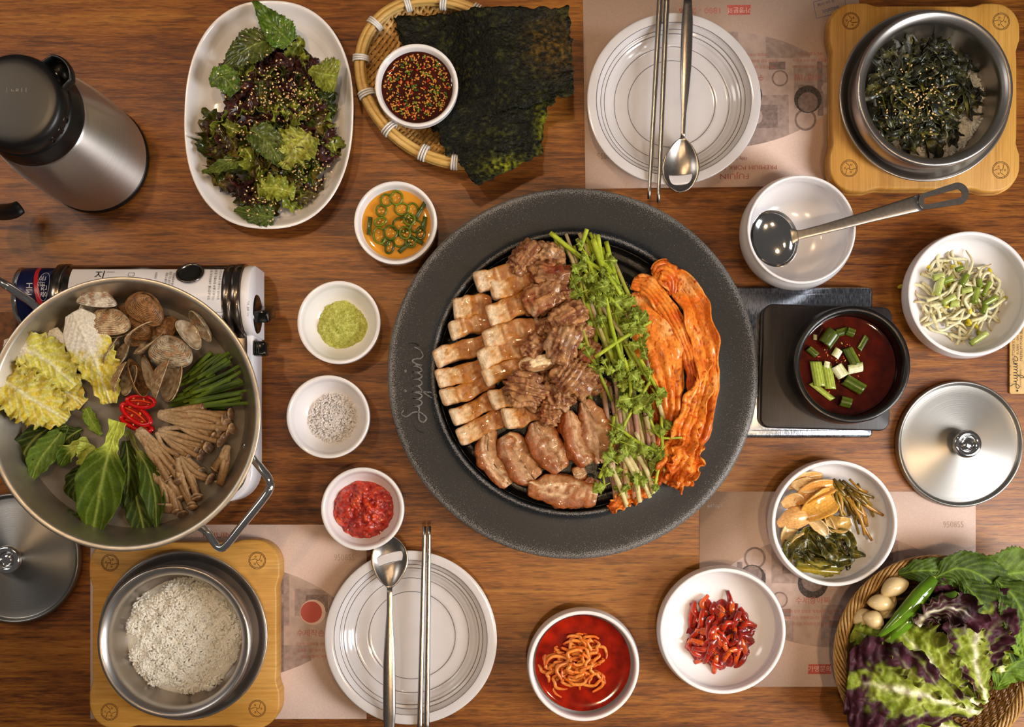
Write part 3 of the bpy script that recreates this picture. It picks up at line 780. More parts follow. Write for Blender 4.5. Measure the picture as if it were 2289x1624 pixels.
# ---------------------------------------------------------------- burner tray, black board, stone bowl
def pxrect(x0, y0, x1, y1, z, r, k=6):
    a, b = P(x0, y1, z), P(x1, y0, z); out = []
    for (cx_, cy_, a0) in ((b.x - r, b.y - r, 0), (a.x + r, b.y - r, 90), (a.x + r, a.y + r, 180), (b.x - r, a.y + r, 270)):
        for i in range(k + 1):
            th = math.radians(a0 + 90 * i / k); out.append((cx_ + r * math.cos(th), cy_ + r * math.sin(th)))
    return out
e = E('burner_casing', tuple(P(1800, 809, 0) * 1.0), 'scratched steel burner casing under the black board and grill', 'burner')
M('casing_top', prism(pxrect(1180, 640, 1951, 978, .014, .006), .0003, .0152, .003), m_scr, e)
M('casing_lip', prism(pxrect(1200, 656, 1936, 962, .0152, .004), .0150, .0158, .0006), m_scr, e)
e = E('pot_stand', tuple(P(1845, 820, .016)), 'square black-stained wooden board under the black stew bowl', 'board')
pts = pxrect(1703, 682, 1992, 959, .029, .011)
cc_ = P(1847, 820, .029); rt = math.radians(-1.6)
pts = [(cc_.x + (x - cc_.x) * math.cos(rt) - (y - cc_.y) * math.sin(rt), cc_.y + (x - cc_.x) * math.sin(rt) + (y - cc_.y) * math.cos(rt)) for x, y in pts]
M('stand_board', prism(pts, .0160, .029, .0015), m_bwood, e)
B_stew = bowl('stone_bowl', 1905, 814, 131, .058, .0292, 'black glazed clay bowl of dark red stew', m=m_stone, belly=1.03, foot=.62, lip=.007, wall=.0085, group=None)
# ---------------------------------------------------------------- wooden name tag at the table's edge
e = E('wooden_tag', tuple(P(2292, 790, .0002)), 'slim pale wooden tag with dark lettering beside the bean sprout bowl', 'tag')
m_tag = mat('tag_wood', '#c9a468', rough=0.5, nscale=200, namt=0.12)
M('tag_slab', prism(pxrect(2257, 640, 2330, 880, .003, .0022), .0003, .0032, .0005), m_tag, e)
w0 = P(2275, 868, .0034)
M('lettering', script_word((w0.x, w0.y), .0052, math.pi / 2, .00035, .0034), m_ink, e)
for s, x, y, sz in (('BUTCHER\'S SHOP', 2266, 805, .0042), ('BUSAN · 1043', 2275, 792, .0036), ('PREMIUM PORK BELLY', 2283, 807, .0042), ('SINCE FINE MEATS', 2281.5, 865, .0024)):
    q = P(x, y, .0033); text(s, q, sz, math.pi / 2, m_ink, e, 'lettering', .00003, align='LEFT')
q = P(2274, 873, .0033); M('rivet', lathe([(0, .0033), (.0011, .0033), (.0009, .004), (0, .0042)], (q.x, q.y, 0), 16), m_blk, e)
# ---------------------------------------------------------------- vacuum flask
c0 = P(214, 356, 0)
e = E('vacuum_flask', (c0.x, c0.y, .0003), 'brushed steel vacuum jug with black lid and spout standing on the bare table', 'flask')
cc = (c0.x, c0.y, 0)
M('base_ring', lathe([(0, .0003), (.0595, .0003), (.061, .0015), (.0612, .008), (.060, .010), (.058, .0105), (0, .0105)], cc, 96, 1), m_blk, e)
M('flask_body', lathe([(.0, .0104), (.0590, .0104), (.0604, .012), (.0608, .03), (.0605, .06), (.0595, .09), (.0575, .12), (.0550, .145), (.0515, .168), (.0490, .176), (0, .176)], cc, 128, 2), m_flask, e)
M('collar', lathe([(0, .1745), (.0495, .1745), (.0505, .1775), (.0495, .186), (.047, .197), (.0455, .203), (0, .203)], cc, 96, 1), m_blk, e)
M('lid', lathe([(0, .2025), (.0447, .2025), (.0460, .205), (.0462, .212), (.0445, .2195), (.041, .2235), (.030, .2245), (0, .2248)], cc, 96, 1), m_blk, e)
du = Vector((80, 65, 0)).normalized(); sd = Vector((-du.y, du.x, 0)); ctr = Vector(cc)
# spout: an open u-shaped lip beside the lid
pts = []
for a in np.linspace(-1.9, 1.9, 21):
    q = ctr + du * (.041 + .0125 * math.cos(a) + (.006 if abs(a) < 1.2 else .0)) + sd * (.0155 * math.sin(a)); pts.append((q.x, q.y, .2085 + .003 * math.cos(a)))
vs = [tube(pts, .0021, n=60, seg=8, flat=3.2)]
M('spout', join(*vs), m_blk, e)
q = ctr + du * .0445
M('pour_channel', xf(lathe([(0, 0), (.0145, 0), (.0150, .004), (.0155, .0055), (.0135, .004), (.008, .0015), (0, .001)], (0, 0, 0), 32, 1), (q.x, q.y, .1995)), m_blkg, e)
for k in range(3):                       # grip notches on the side facing the dishes
    a = math.radians(-18 - 14 * k); d = Vector((math.cos(a), math.sin(a), 0))
    q = ctr + d * .0458 + Vector((0, 0, .2095)); s_ = Vector((-d.y, d.x, 0))
    M('grip_notch', xf(rbox(.0011, .0024, .0042, .0007, 4), q, (0, -.12, a)), m_blkg, e)
hd = -du
def hp_(r, z): q = ctr + hd * r; return (q.x, q.y, z)
M('handle', tube([hp_(.045, .200), hp_(.075, .204), hp_(.098, .195), hp_(.112, .165), hp_(.117, .11), hp_(.112, .06), hp_(.103, .035), hp_(.094, .028)], [.011, .0105, .010, .0105, .011, .0105, .0095, .008], n=40, seg=14, flat=.62), m_blk, e)
q = ctr + Vector((.0035, .009, .2249))
text('│ ㄴㄹㅣㅣ', q, .0045, .0, mat('worn_print', '#8e8b84', rough=.6), e, 'lettering', .00002)
# ---------------------------------------------------------------- portable gas stove
e = E('gas_stove', tuple(P(345, 870, .0003)), 'portable white and steel gas stove under the hot pot', 'stove')
zb = .058
M('stove_body', prism(pxrect(118, 640, 566, 1122, zb, .034, 10), .010, zb, .003), m_white_en, e)
M('steel_top', prism(pxrect(126, 700, 552, 1113, zb + .002, .030, 10), zb - .001, zb + .0022, .001), m_dsteel, e)
for x, y in ((494, 1117), (150, 1110), (150, 660), (540, 640)):
    q = P(x, y, .02); M('foot', lathe([(0, .0003), (.008, .0003), (.0085, .004), (.0085, .010), (.008, .012), (0, .012)], (q.x, q.y, 0), 24, 1), m_chrome, e)
ya = P(0, 674, .05).y; ra = .0385; za = .0535
def arch(x0, x1, r, m_, name, zl=.012, par=e, a0=-90, a1=90, off=0):
    th = np.radians(np.linspace(a0, a1, 33)); n = len(th)
    prof = [(ya + r * math.sin(t_), za + r * math.cos(t_)) for t_ in th]
    if zl is not None: prof = [(ya - r, zl)] + prof + [(ya + r, zl)]
    V = []; F = []
    xs = [x0, x0 + .0006, x1 - .0006, x1]
    for k, x in enumerate(xs):
        V += [(x, ya + (p[0] - ya) * (1 if 0 < k < 3 else .985), p[1] if 0 < k < 3 else za + (p[1] - za) * .985) for p in prof]
    n = len(prof)
    for k in range(3):
        for j in range(n - 1): F.append([k * n + j, (k + 1) * n + j, (k + 1) * n + j + 1, k * n + j + 1])
    F += [list(range(n)), list(range(3 * n, 4 * n))[::-1]]
    return M(name, (V, F), m_, par)
X = lambda px, z=.07: P(px, 0, z).x
arch(X(134), X(541), ra, m_dsteel, 'canister_housing')
arch(X(128), X(150), ra + .0012, m_dsteel, 'housing_band'); arch(X(508), X(524), ra + .0008, m_dsteel, 'housing_band'); arch(X(526), X(545), ra + .0014, m_dsteel, 'housing_band')
arch(X(546), X(566), ra - .001, m_white_en, 'control_panel')
# white sticker bent over the housing
th = np.radians(np.linspace(-62, 52, 25)); V, F = [], []
for x in np.linspace(X(168), X(505), 12): V += [(x, ya + (ra + .0003) * math.sin(t_), za + (ra + .0003) * math.cos(t_)) for t_ in th]
for i in range(11):
    for j in range(24): F.append([i * 25 + j, (i + 1) * 25 + j, (i + 1) * 25 + j + 1, i * 25 + j + 1])
M('sticker', (V, F), m_white_en, e)
def on_arch(px, ang, r=0):
    a = math.radians(ang); return Vector((X(px, .09), ya + (ra + .0005 + r) * math.sin(a), za + (ra + .0005 + r) * math.cos(a))), a
def arch_text(s, px, ang, size, rz=math.pi / 2):
    p, a = on_arch(px, ang)
    eu = (Matrix.Rotation(-a, 3, 'X') @ Matrix.Rotation(rz, 3, 'Z')).to_euler()
    return text(s, p, size, tuple(eu), m_ink, e, 'lettering', .00002)
arch_text('점화 손잡이를 소화위치에 맞추고', 470, 22, .0030); arch_text('가스 용기 홈과 접속밸브 돌출부를', 480.5, 22, .0030); arch_text('일치시켜 가스용기 장착하십시오.', 491, 22, .0030)
arch_text('지', 219, 36, .013, 0.0); arch_text('가스용기 접합', 370, 30, .0028); arch_text('가스용기는 안전', 378, 30, .0028); arch_text('하게 보관하세요.', 386, 28, .0028); arch_text('안전장치', 346, 36, .0026)
for (pa, aa, pb, ab) in ((283, 42, 296, 42), (296, 42, 296, 35), (283, 35, 296, 35), (283, 42, 283, 35), (232, 44, 250, 44), (472, -24, 500, -24), (500, -24, 500, -44), (472, -24, 466, -30), (478, -30, 495, -30), (478, -30, 478, -40), (495, -30, 495, -40), (478, -40, 495, -40), (484, -33, 490, -36), (455, -10, 470, -24)):
    a_, b_ = on_arch(pa, aa)[0], on_arch(pb, ab)[0]; M('line_drawing', tube([a_, b_], .0002, n=3, seg=4), m_ink, e)
p, a = on_arch(421, 40, -.0008)
ring = lathe([(.0125, 0), (.0145, .0006), (.0150, .002), (.0143, .003), (.0128, .003), (.0118, .001)], (0, 0, 0), 48, 1)
M('view_hole_rim', xf((ring[0], ring[1][:-2]), p, (-a, 0, 0)), m_dsteel, e)
M('view_hole', xf(lathe([(0, .0008), (.0135, .0008), (.0135, .0012), (0, .0012)], (0, 0, 0), 32, 0), p, (-a, 0, 0)), m_void, e)
xk = X(566, .05)
kb = M('igniter_knob', xf(lathe([(0, 0), (.0215, 0), (.022, .002), (.0205, .0055), (.019, .006), (0, .006)], (0, 0, 0), 48, 1), (xk, P(0, 702, .05).y, .050), (0, math.pi / 2, 0)), m_blkg, e)
M('knob_grip', xf(rbox(.008, .0065, .0205, .002, 6), (xk + .0125, P(0, 702, .05).y, .050), (.25, 0, 0)), m_blkg, kb)
M('lock_lever', xf(rbox(.0085, .0078, .009, .003, 6), (xk + .0065, P(0, 779, .05).y, .047)), m_blkg, e)
for k in range(4): M('lever_rib', xf(rbox(.0006, .0078, .0006, .0003, 3), (xk - .0005 + .0022 * k + .001, P(0, 779, .05).y, .0565)), m_blk, e)
for s, y, sz in (('TOLERANCE', 985, .0036), ('NSE', 868, .0046), ('ISO 9001 : 2015', 890, .0022)):
    q = P(560 if s != 'ISO 9001 : 2015' else 564, y, zb); text(s, (q.x, q.y, zb + .0003), sz, math.pi / 2, m_ink, e, 'lettering', .00002, align='LEFT')
for s, px in (('가스 열림  닫힘', 553),):
    q = P(px, 690, .088); text(s, (X(560, .08) + .0, q.y, .0905), .0026, math.pi / 2, m_ink, e, 'lettering', .00002)
q = P(556, 1030, zb); M('line_drawing', tube([(q.x - .002, q.y, zb), (q.x + .003, q.y, zb), (q.x, q.y - .006, zb), (q.x - .002, q.y, zb)], .0002, seg=4, straight=True), m_ink, e)
pc = P(275, 925, .15); POT = pc
for k in range(4):
    a = math.radians(45 + 90 * k)
    M('trivet_arm', xf(rbox(.045, .0025, .012, .001, 3), (pc.x + .055 * math.cos(a), pc.y + .055 * math.sin(a), .0725), (0, 0, a)), m_blk, e)
M('burner_head', lathe([(0, .059), (.032, .059), (.034, .065), (.030, .072), (.020, .074), (0, .074)], (pc.x, pc.y, 0), 48, 1), m_dsteel, e)
# gas canister sticking out of the housing
m_can = mat('canister_blue', '#141c4c', rough=.28, metal=.3)
e = E('gas_canister', tuple(P(98, 660, .01)), 'dark blue gas canister with a red swoosh sticking out of the stove', 'canister')
x0, x1 = X(47, .05), X(131, .05); yc = P(0, 664, .055).y; zc = .046; rc_ = .0325
cyl = lathe([(0, 0), (.016, 0), (.017, .002), (.027, .003), (.0315, .001), (.0333, .001), (.0335, .0035), (.0325, .006)], (0, 0, 0), 64, 1)
M('canister_end', xf(cyl, (x0, yc, zc), (0, math.pi / 2, 0)), m_chrome, e)
M('canister_body', xf(lathe([(.0322, .005), (.0325, .007), (.0325, x1 - x0), (0, x1 - x0)], (0, 0, 0), 64, 0), (x0, yc, zc), (0, math.pi / 2, 0)), m_can, e)
def on_can(px, ang):
    a = math.radians(ang); return (X(px, .078), yc + (rc_ + .0001) * math.sin(a), zc + (rc_ + .0001) * math.cos(a)), a
V, F = [], []
for k in range(21):
    ang = 75 - 6 * k; px_ = 68 + 30 * (1 - math.cos(math.radians(4 * k)))
    V += [on_can(px_, ang)[0], on_can(px_ + 8 + k * .25, ang)[0]]
    if k: F.append([2 * k - 2, 2 * k - 1, 2 * k + 1, 2 * k])
M('red_swoosh', (V, F), mat('canister_red', '#b5202a', rough=.3), e)
m_lt = mat('print_white', '#c9c9d4', rough=.5)
for s, px, ang, sz in (('MH', 66, 10, .0095), ('맑은', 93, 26, .0075), ('충전', 99, 6, .0075), ('뉴', 124, 32, .009)):
    p, a = on_can(px, ang); text(s, p, sz, tuple((Matrix.Rotation(-a, 3, 'X') @ Matrix.Rotation(math.pi / 2, 3, 'Z')).to_euler()), m_lt, e, 'lettering', .00003)
M('badge_ring', tube([on_can(96 + 13 * math.cos(b_), 18 + 30 * math.sin(b_))[0] for b_ in np.linspace(0, 2 * math.pi, 33)], .00025, seg=4, straight=True, cap=False), m_lt, e)
# ---------------------------------------------------------------- the hot pot
ro = R(308, .15); cc = (pc.x, pc.y, 0)
e = E('hot_pot', (pc.x, pc.y, .0852), 'big round steel pan of broth with clams and greens on the gas stove', 'pan')
ri_ = ro - .0055
M('pan_body', lathe([(0, .0855), (.092, .0855), (.101, .0875), (.110, .095), (.1175, .107), (ro - .0085, .138), (ro - .001, .1465), (ro, .149), (ro - .0012, .150), (ri_, .1492), (ri_ - .0015, .147), (ri_ - .006, .140), (.115, .122), (.108, .106), (.098, .0915), (.090, .0885), (0, .0875)], cc, 160, 1), m_potin, e)
def tubez(pxs, r, name, seg=12, m=m_chrome, par=e, n=60, flat=1.0): return M(name, tube([P(*q) for q in pxs], r, n=n, seg=seg, flat=flat), m, par)
tubez([(548, 992, .128), (563, 1020, .131), (585, 1048, .136), (601, 1070, .139), (604, 1088, .140), (592, 1110, .140), (548, 1165, .140), (508, 1215, .140), (492, 1224, .139), (480, 1213, .137), (462, 1188, .134), (440, 1172, .131), (425, 1160, .127)],
      .0042, 'pan_handle', n=90)
for (x, y, z) in ((567, 1023, .137), (453, 1180, .135)):
    q = P(x, y, z); M('rivet', xf((CS[5][0], CS[5][1]), q, scale=(.0018, .0018, .0012)), m_chrome, e)
tubez([(95, 705, .128), (75, 680, .130), (40, 655, .136), (5, 632, .140), (-30, 618, .140), (-55, 640, .140), (-80, 690, .140), (-100, 730, .140), (-95, 760, .138), (-60, 785, .134), (-28, 800, .128)], .0042, 'pan_handle', n=90)
# broth: cloudy, half see-through
mb = bpy.data.materials.new('cloudy_broth'); mb.use_nodes = True; nt = mb.node_tree; b = nt.nodes['Principled BSDF']
b.inputs['Base Color'].default_value = tuple(lin('#857b6e')) + (1,); b.inputs['Roughness'].default_value = .04; b.inputs['Alpha'].default_value = .62; b.inputs['IOR'].default_value = 1.33
n_ = N(nt, 'ShaderNodeTexNoise'); n_.inputs['Scale'].default_value = 26; tc_ = N(nt, 'ShaderNodeTexCoord'); nt.links.new(tc_.outputs['Object'], n_.inputs['Vector'])
mr_ = N(nt, 'ShaderNodeMapRange'); mr_.inputs['From Min'].default_value = .3; mr_.inputs['From Max'].default_value = .7; mr_.inputs['To Min'].default_value = .45; mr_.inputs['To Max'].default_value = .78
nt.links.new(n_.outputs['Fac'], mr_.inputs['Value']); nt.links.new(mr_.outputs['Result'], b.inputs['Alpha'])
th = np.linspace(0, 2 * np.pi, 97)[:-1]
ZB = .1195
V = [(pc.x, pc.y, ZB)] + [(pc.x + .1143 * math.cos(t_), pc.y + .1143 * math.sin(t_), ZB) for t_ in th]
M('broth', (V, [[0, 1 + i, 1 + (i + 1) % 96] for i in range(96)]), mb, None, 'cloudy pale broth filling the big hot pot', 'broth', None, 'stuff')

e = E('wooden_block', tuple(P(-10, 780, .0003)), 'rough brown wooden block edge peeking out under the hot pot handle by the canister', 'block')
M('block_body', prism(pxrect(-90, 697, 38, 880, .03, .003), .0003, .03, .001), mat('raw_wood', '#6b4222', rough=.7, nscale=120, namt=.4, bscale=400, bamt=.5), e)
# ---------------------------------------------------------------- food materials
m_leafm = mat('leaf_flesh', attr=True, rough=.50, nscale=420, namt=.16, bscale=600, bamt=.30, spec=.14, bdist=.0006)
m_wetleaf = mat('dressed_leaf', attr=True, rough=.34, nscale=380, namt=.34, coat=.50, spec=.15, bscale=420, bamt=.6, bdist=.0009)
m_stem = mat('stem_flesh', attr=True, rough=.40, nscale=300, namt=.12, spec=.25)
m_shell = mat('clam_shell', attr=True, rough=.40, nscale=500, namt=.25, coat=.25, spec=.25, bscale=900, bamt=.25)
m_meat = mat('grilled_meat', attr=True, rough=.5, nscale=240, namt=.16, coat=.45, spec=.15, bscale=460, bamt=.9, bdist=.0012)
m_kim = mat('kimchi_leaf', attr=True, rough=.34, nscale=350, namt=.20, coat=.4, spec=.2, bscale=420, bamt=.40, bdist=.001)
m_mush = mat('mushroom_flesh', attr=True, rough=.48, nscale=420, namt=.2, spec=.25, coat=.12, bscale=500, bamt=.35, bdist=.0007)
m_gloss = mat('glossy_food', attr=True, rough=.25, nscale=400, namt=.16, coat=.5, spec=.25)
m_grain = mat('white_grain', '#f6f1e4', rough=.35, nscale=300, namt=.05, spec=.4)
m_seed = mat('sesame_seed', '#d9b477', rough=.4, nscale=900, namt=.25)
def cst(c):
    c = lin(c)
    return lambda u, V: np.tile(c, (len(V), 1))
def vcol(V, c, amt=.12, sc_=250, seed=0):
    return lin(c)[None, :] * (1 + amt * vn(V, sc_, seed))[:, None]
def grad(*cs):
    cs = [lin(c) for c in cs]
    def f(u, V):
        x = np.clip(u, 0, 1) * (len(cs) - 1); i = np.minimum(x.astype(int), len(cs) - 2); t_ = (x - i)[:, None]
        a = np.array(cs)
        return (a[i] * (1 - t_) + a[i + 1] * t_) * (1 + .10 * vn(V, 300, 3))[:, None]
    return f
# ---------------------------------------------------------------- clams
def clam(px, py, L, rot, opn, tilt=(0, 0), z=.128, pat=0, tone='tan', label='', both=True):
    c = P(px, py, z); a = R(L / 2 * 1.1, z)
    e = E('clam', tuple(c), label, 'clam', 'clams in the hot pot')
    tones = {'tan': ('#c9ad86', '#4e3420'), 'brown': ('#94683e', '#2c1a10'), 'grey': ('#b5a488', '#382c22'), 'white': ('#e0d6c2', '#6a4630')}
    c1, c2 = [lin(q) for q in tones[tone]]
    rmat = Matrix.Rotation(math.radians(-rot), 4, 'Z') @ Matrix.Rotation(tilt[0], 4, 'X') @ Matrix.Rotation(tilt[1], 4, 'Y')
    for s in (1, -1):
        if s < 0 and not both: continue
        ns, nf = 60, 44
        S, Fi = np.meshgrid(np.linspace(0, 1, ns), np.linspace(0, 2 * np.pi, nf, endpoint=False), indexing='ij')
        # ring coordinates around a point near the umbo; outline is a skewed oval
        ox, oy = a * (np.cos(Fi) + .07 * np.cos(2 * Fi)), a * .74 * (np.sin(Fi) * (1 + .10 * np.sin(Fi)) - .06 * np.cos(2 * Fi))
        ux, uy = -.12 * a, .62 * a
        k = S ** .9
        x = ux + (ox - ux) * k; y = uy + (oy - uy) * k
        dome = a * .46 * (1 - S ** 2.1) ** .78 * (1 - .2 * S)
        dome = np.maximum(dome, 0)
        # centre of mass of the dome is pulled away from the umbo
        dome = dome * (.62 + .55 * sst(np.hypot(x - ux, y - uy) / a, 0, .55)) if True else dome
        rid = .011 * a * np.sin(S ** 1.15 * 88)
        V = np.stack([x, y, s * (dome + rid * (S < .97)) + s * .0003], -1).reshape(-1, 3)
        f = [[i * nf + j, i * nf + (j + 1) % nf, (i + 1) * nf + (j + 1) % nf, (i + 1) * nf + j] for i in range(ns - 1) for j in range(nf)]
        f = f + [[j for j in range(nf)]]
        lines = .5 + .5 * np.sin(S ** 1.15 * 88 + 1.3)
        zig = np.abs(((Fi * 5 + 2.2 * np.abs(((S * 15 + 2 * np.sin(Fi * 3 + pat)) % 2) - 1) + pat) % 1) - .5) * 2
        nz = vn(np.stack([x.ravel() * 1, y.ravel() * 1, V[:, 2] * 0 + pat], 1), 260, 3).reshape(S.shape)
        dk = np.clip(.62 * (1 - lines) + .55 * (zig < .34) * (nz > -.25) + .35 * nz + .35 * sst(-S, -.16, 0), 0, 1).ravel()
        C = mix(c1, c2, dk)
        C = mix(C, lin('#c98f5c'), .35 * sst(nz.ravel(), .1, .6))
        # hinge line at y = .62 a, opening about x
        an = math.radians(opn if s > 0 else 0)
        if s > 0:
            yy, zz = V[:, 1] - .70 * a, V[:, 2]
            V = np.stack([V[:, 0], .70 * a + yy * math.cos(an) + zz * math.sin(an), -yy * math.sin(an) + zz * math.cos(an)], 1)
        A = np.array(rmat)[:3, :3]
        V = V @ A.T + np.array(c)
        o = M('upper_shell' if s > 0 else 'lower_shell', (V, f, C), m_shell, e); solid(o, .0008, -1)
        if opn > 14 and s < 0:
            # pale inside of the open shell
            Vi = np.stack([x * .93 + .0, y * .93 + .02 * a, s * (dome * .55)], -1).reshape(-1, 3) @ A.T + np.array(c)
            M('shell_lining', (Vi, f, mix(lin('#cfc0a8'), lin('#8d7355'), .5 + .5 * nz.ravel())), m_gloss, e)
    return e
CL = [
 (217, 690, 78, 8, 34, (-.5, 0), .134, 'white', 'speckled white clam at the top left of the pile, pale inner shell showing'),
 (244, 728, 84, 5, 12, (-.3, 0), .140, 'tan', 'large tan clam in front of the speckled white clam'),
 (322, 692, 80, 35, 10, (.2, .2), .137, 'brown', 'brown clam with a dark zigzag patch at the top of the pile'),
 (276, 708, 48, 80, 0, (0, .3), .125, 'brown', 'small dark clam tucked beside the topmost brown clam'),
 (306, 737, 62, 25, 20, (.2, 0), .126, 'brown', 'brown clam half hidden in the middle of the pile'),
 (328, 767, 72, -35, 50, (-1.15, 0), .137, 'tan', 'gaping clam seen edge on in the middle of the pile'),
 (374, 735, 54, -70, 0, (0, .4), .128, 'brown', 'small wet brown clam between the gaping clams'),
 (421, 745, 72, 50, 62, (-1.0, .1), .136, 'grey', 'wide open clam with orange flesh nearest the pan wall'),
 (380, 791, 88, 14, 8, (-.25, 0), .139, 'grey', 'large grey patterned clam above the sliced chives'),
 (268, 795, 62, -72, 44, (-.75, .2), .136, 'grey', 'small grey clam standing open beside the cabbage'),
 (287, 851, 66, -62, 40, (-.7, -.1), .136, 'tan', 'round tan clam just above the red chilli slices'),
 (333, 838, 80, -110, 46, (-.95, 0), .134, 'brown', 'open brown clam between two striped clams low in the pile'),
 (383, 855, 84, -66, 36, (-.65, -.1), .141, 'tan', 'striped tan clam lowest in the pile beside the chives')]
for k, q in enumerate(CL): clam(q[0], q[1], q[2], q[3], q[4], q[5], q[6], k * 1.7, q[7], q[8])
# ---------------------------------------------------------------- napa cabbage
def cabcol(w0, w1, seed, yel='#d8b818', wht='#e2dccf'):
    def f(u, v, mid, side, V):
        n = fbm(V, 240, 2, seed); av = np.abs(v)
        t_ = sst(u + .25 * av - .1 + .12 * n, w0, w1)
        y = mix(lin('#cfd06a'), lin(yel), .55 + .6 * n) * (1 - .25 * sst(-n, .1, .7))[:, None]
        C = mix(lin(wht), y, t_)
        return mix(C, lin('#e6e3c4'), np.clip(mid * .9 + side * .65, 0, 1) * (.4 + .5 * t_))
    return f
def cab(sp, wd, label, w0, w1, seed, ruf=.0045, crk=.0028, roll=0, yel='#d8b818', cup=.12, nu=56, nv=30):
    o = M('cabbage_leaf', leaf([P(*q) for q in sp], [R(x, .13) for x in wd], (ruf, 5.5), cup, seed, nu, nv, cabcol(w0, w1, seed, yel), (14, .16), (crk, 170), roll, vein=.0010, nvein=9, gate=(w0 - .1, w1 + .05)), m_leafm, None, label, 'cabbage', 'cabbage leaves in the hot pot')
    solid(o, .0010)
cab([(112, 735, .126), (118, 775, .128), (128, 830, .126)], [18, 30, 34, 26, 10], 'white inner cabbage leaf half hidden behind the biggest one', .5, .9, 2, .002, .0012)
cab([(8, 772, .135), (60, 782, .138), (115, 812, .134), (168, 862, .130)], [12, 30, 46, 52, 44, 20], 'pale cabbage leaf with a white heel reaching the pan wall', .18, .38, 5, yel='#cfc042')
cab([(70, 800, .127), (120, 850, .127), (185, 905, .122)], [12, 36, 44, 40, 16], 'yellow cabbage leaf under the others near the broth', .1, .2, 8, yel='#d0a814')
cab([(-8, 838, .135), (40, 872, .142), (95, 905, .136), (150, 938, .124)], [26, 52, 60, 50, 14], 'crinkled yellow cabbage leaf lowest in the fan, over the broth', -.2, .1, 11, .006, .004, .15, yel='#d6b62a')
cab([(163, 698, .146), (185, 745, .150), (215, 810, .144), (248, 900, .128)], [20, 44, 50, 50, 40, 18], 'large cabbage leaf with a thick white rib beside the clams', .46, .66, 14, .004, .003, -.1, cup=-.1)
# ---------------------------------------------------------------- chives
for k in range(46):
    t_ = k / 45; lay = k % 3
    an = math.radians(np.interp(t_, [0, .5, 1], [44, 24, 1]) + random.uniform(-5, 5))
    bx, by = np.interp(t_, [0, .45, 1], [428, 405, 372]) + random.uniform(-14, 22) + lay * 18, np.interp(t_, [0, .45, 1], [826, 868, 917]) + random.uniform(-6, 6)
    L = np.interp(t_, [0, .3, 1], [66, 90, 150]) * random.uniform(.75, 1.05)
    ex, ey = bx + L * math.cos(an), by - L * math.sin(an)
    dd = math.hypot(ex - 292, ey - 915)
    if dd > 262: s_ = 262 / dd; ex, ey = 292 + (ex - 292) * s_, 915 + (ey - 915) * s_
    z = .122 + lay * .0035 + random.uniform(-.001, .001) + .006 * math.sin(math.pi * t_)
    mx_, my_ = (bx + ex) / 2 + random.uniform(-3, 3), (by + ey) / 2 + random.uniform(-3, 3)
    g = random.choice(['#1d3f0e', '#2a5012', '#15300a', '#3a6418'])
    rr_ = R(random.uniform(3.6, 5.4), z)
    M('chive_piece', tube([P(bx, by, z), P(mx_, my_, z + .0015), P(ex, ey, z)], [rr_ * .8, rr_, rr_ * .9], n=7, seg=8, flat=.38, col=grad('#5d8c2e', g, g, g, '#3f7a22')), m_stem, None,
      'cut flat chive in the fan between the clams and the mushrooms', 'chive', 'cut chives in the hot pot')
# ---------------------------------------------------------------- red chilli slices
def chilli(px, py, a, b, rot, z, label):
    c = P(px, py, z); A, B = R(a, z), R(b, z); e = E('chilli_slice', tuple(c), label, 'chilli', 'red chilli slices in the hot pot')
    r_ = math.radians(rot)
    def W(x, y, dz=0): return (c.x + x * math.cos(r_) - y * math.sin(r_), c.y + x * math.sin(r_) + y * math.cos(r_), z + dz)
    rim = [W(A * .88 * math.cos(t_) * (1 + .04 * math.sin(3 * t_)), B * .84 * math.sin(t_), .001 * math.cos(t_ * 2)) for t_ in np.linspace(0, 2 * math.pi, 41)]
    M('rind', tube(rim, A * .13, seg=8, flat=1.2, straight=True, cap=False, col=cst('#b80d0d')), m_gloss, e)
    V = [W(0, 0, -.001)] + [W(A * .86 * math.cos(t_), B * .82 * math.sin(t_), -.0012) for t_ in np.linspace(0, 2 * math.pi, 33)[:-1]]
    V = np.array(V); M('flesh', (V, [[0, 1 + i, 1 + (i + 1) % 32] for i in range(32)], vcol(V, '#8e160c', .3, 900)), m_gloss, e)
    M('rib', tube([W(-A * .7, 0, 0), W(0, B * .15, .0005), W(A * .7, -B * .1, 0)], A * .06, n=10, seg=6, flat=.7, col=cst('#c8390e')), m_gloss, e)
    for k in range(4):
        x, y = A * (-.5 + .33 * k), B * .38 * (-1) ** k
        M('seed', xf((CS[3][0], CS[3][1], vcol(CS[3][0], '#c9772c')), W(x, y, 0), (0, 0, k), (A * .09, A * .06, A * .03)), m_gloss, e)
chilli(306, 948, 42, 12, -22, .1215, 'sunken red chilli slice under the other two')
chilli(304, 926, 42, 18, -33, .1265, 'middle red chilli slice lying slantwise by the chives')
chilli(315, 897, 35, 15, -6, .130, 'upper red chilli slice touching the chive ends')
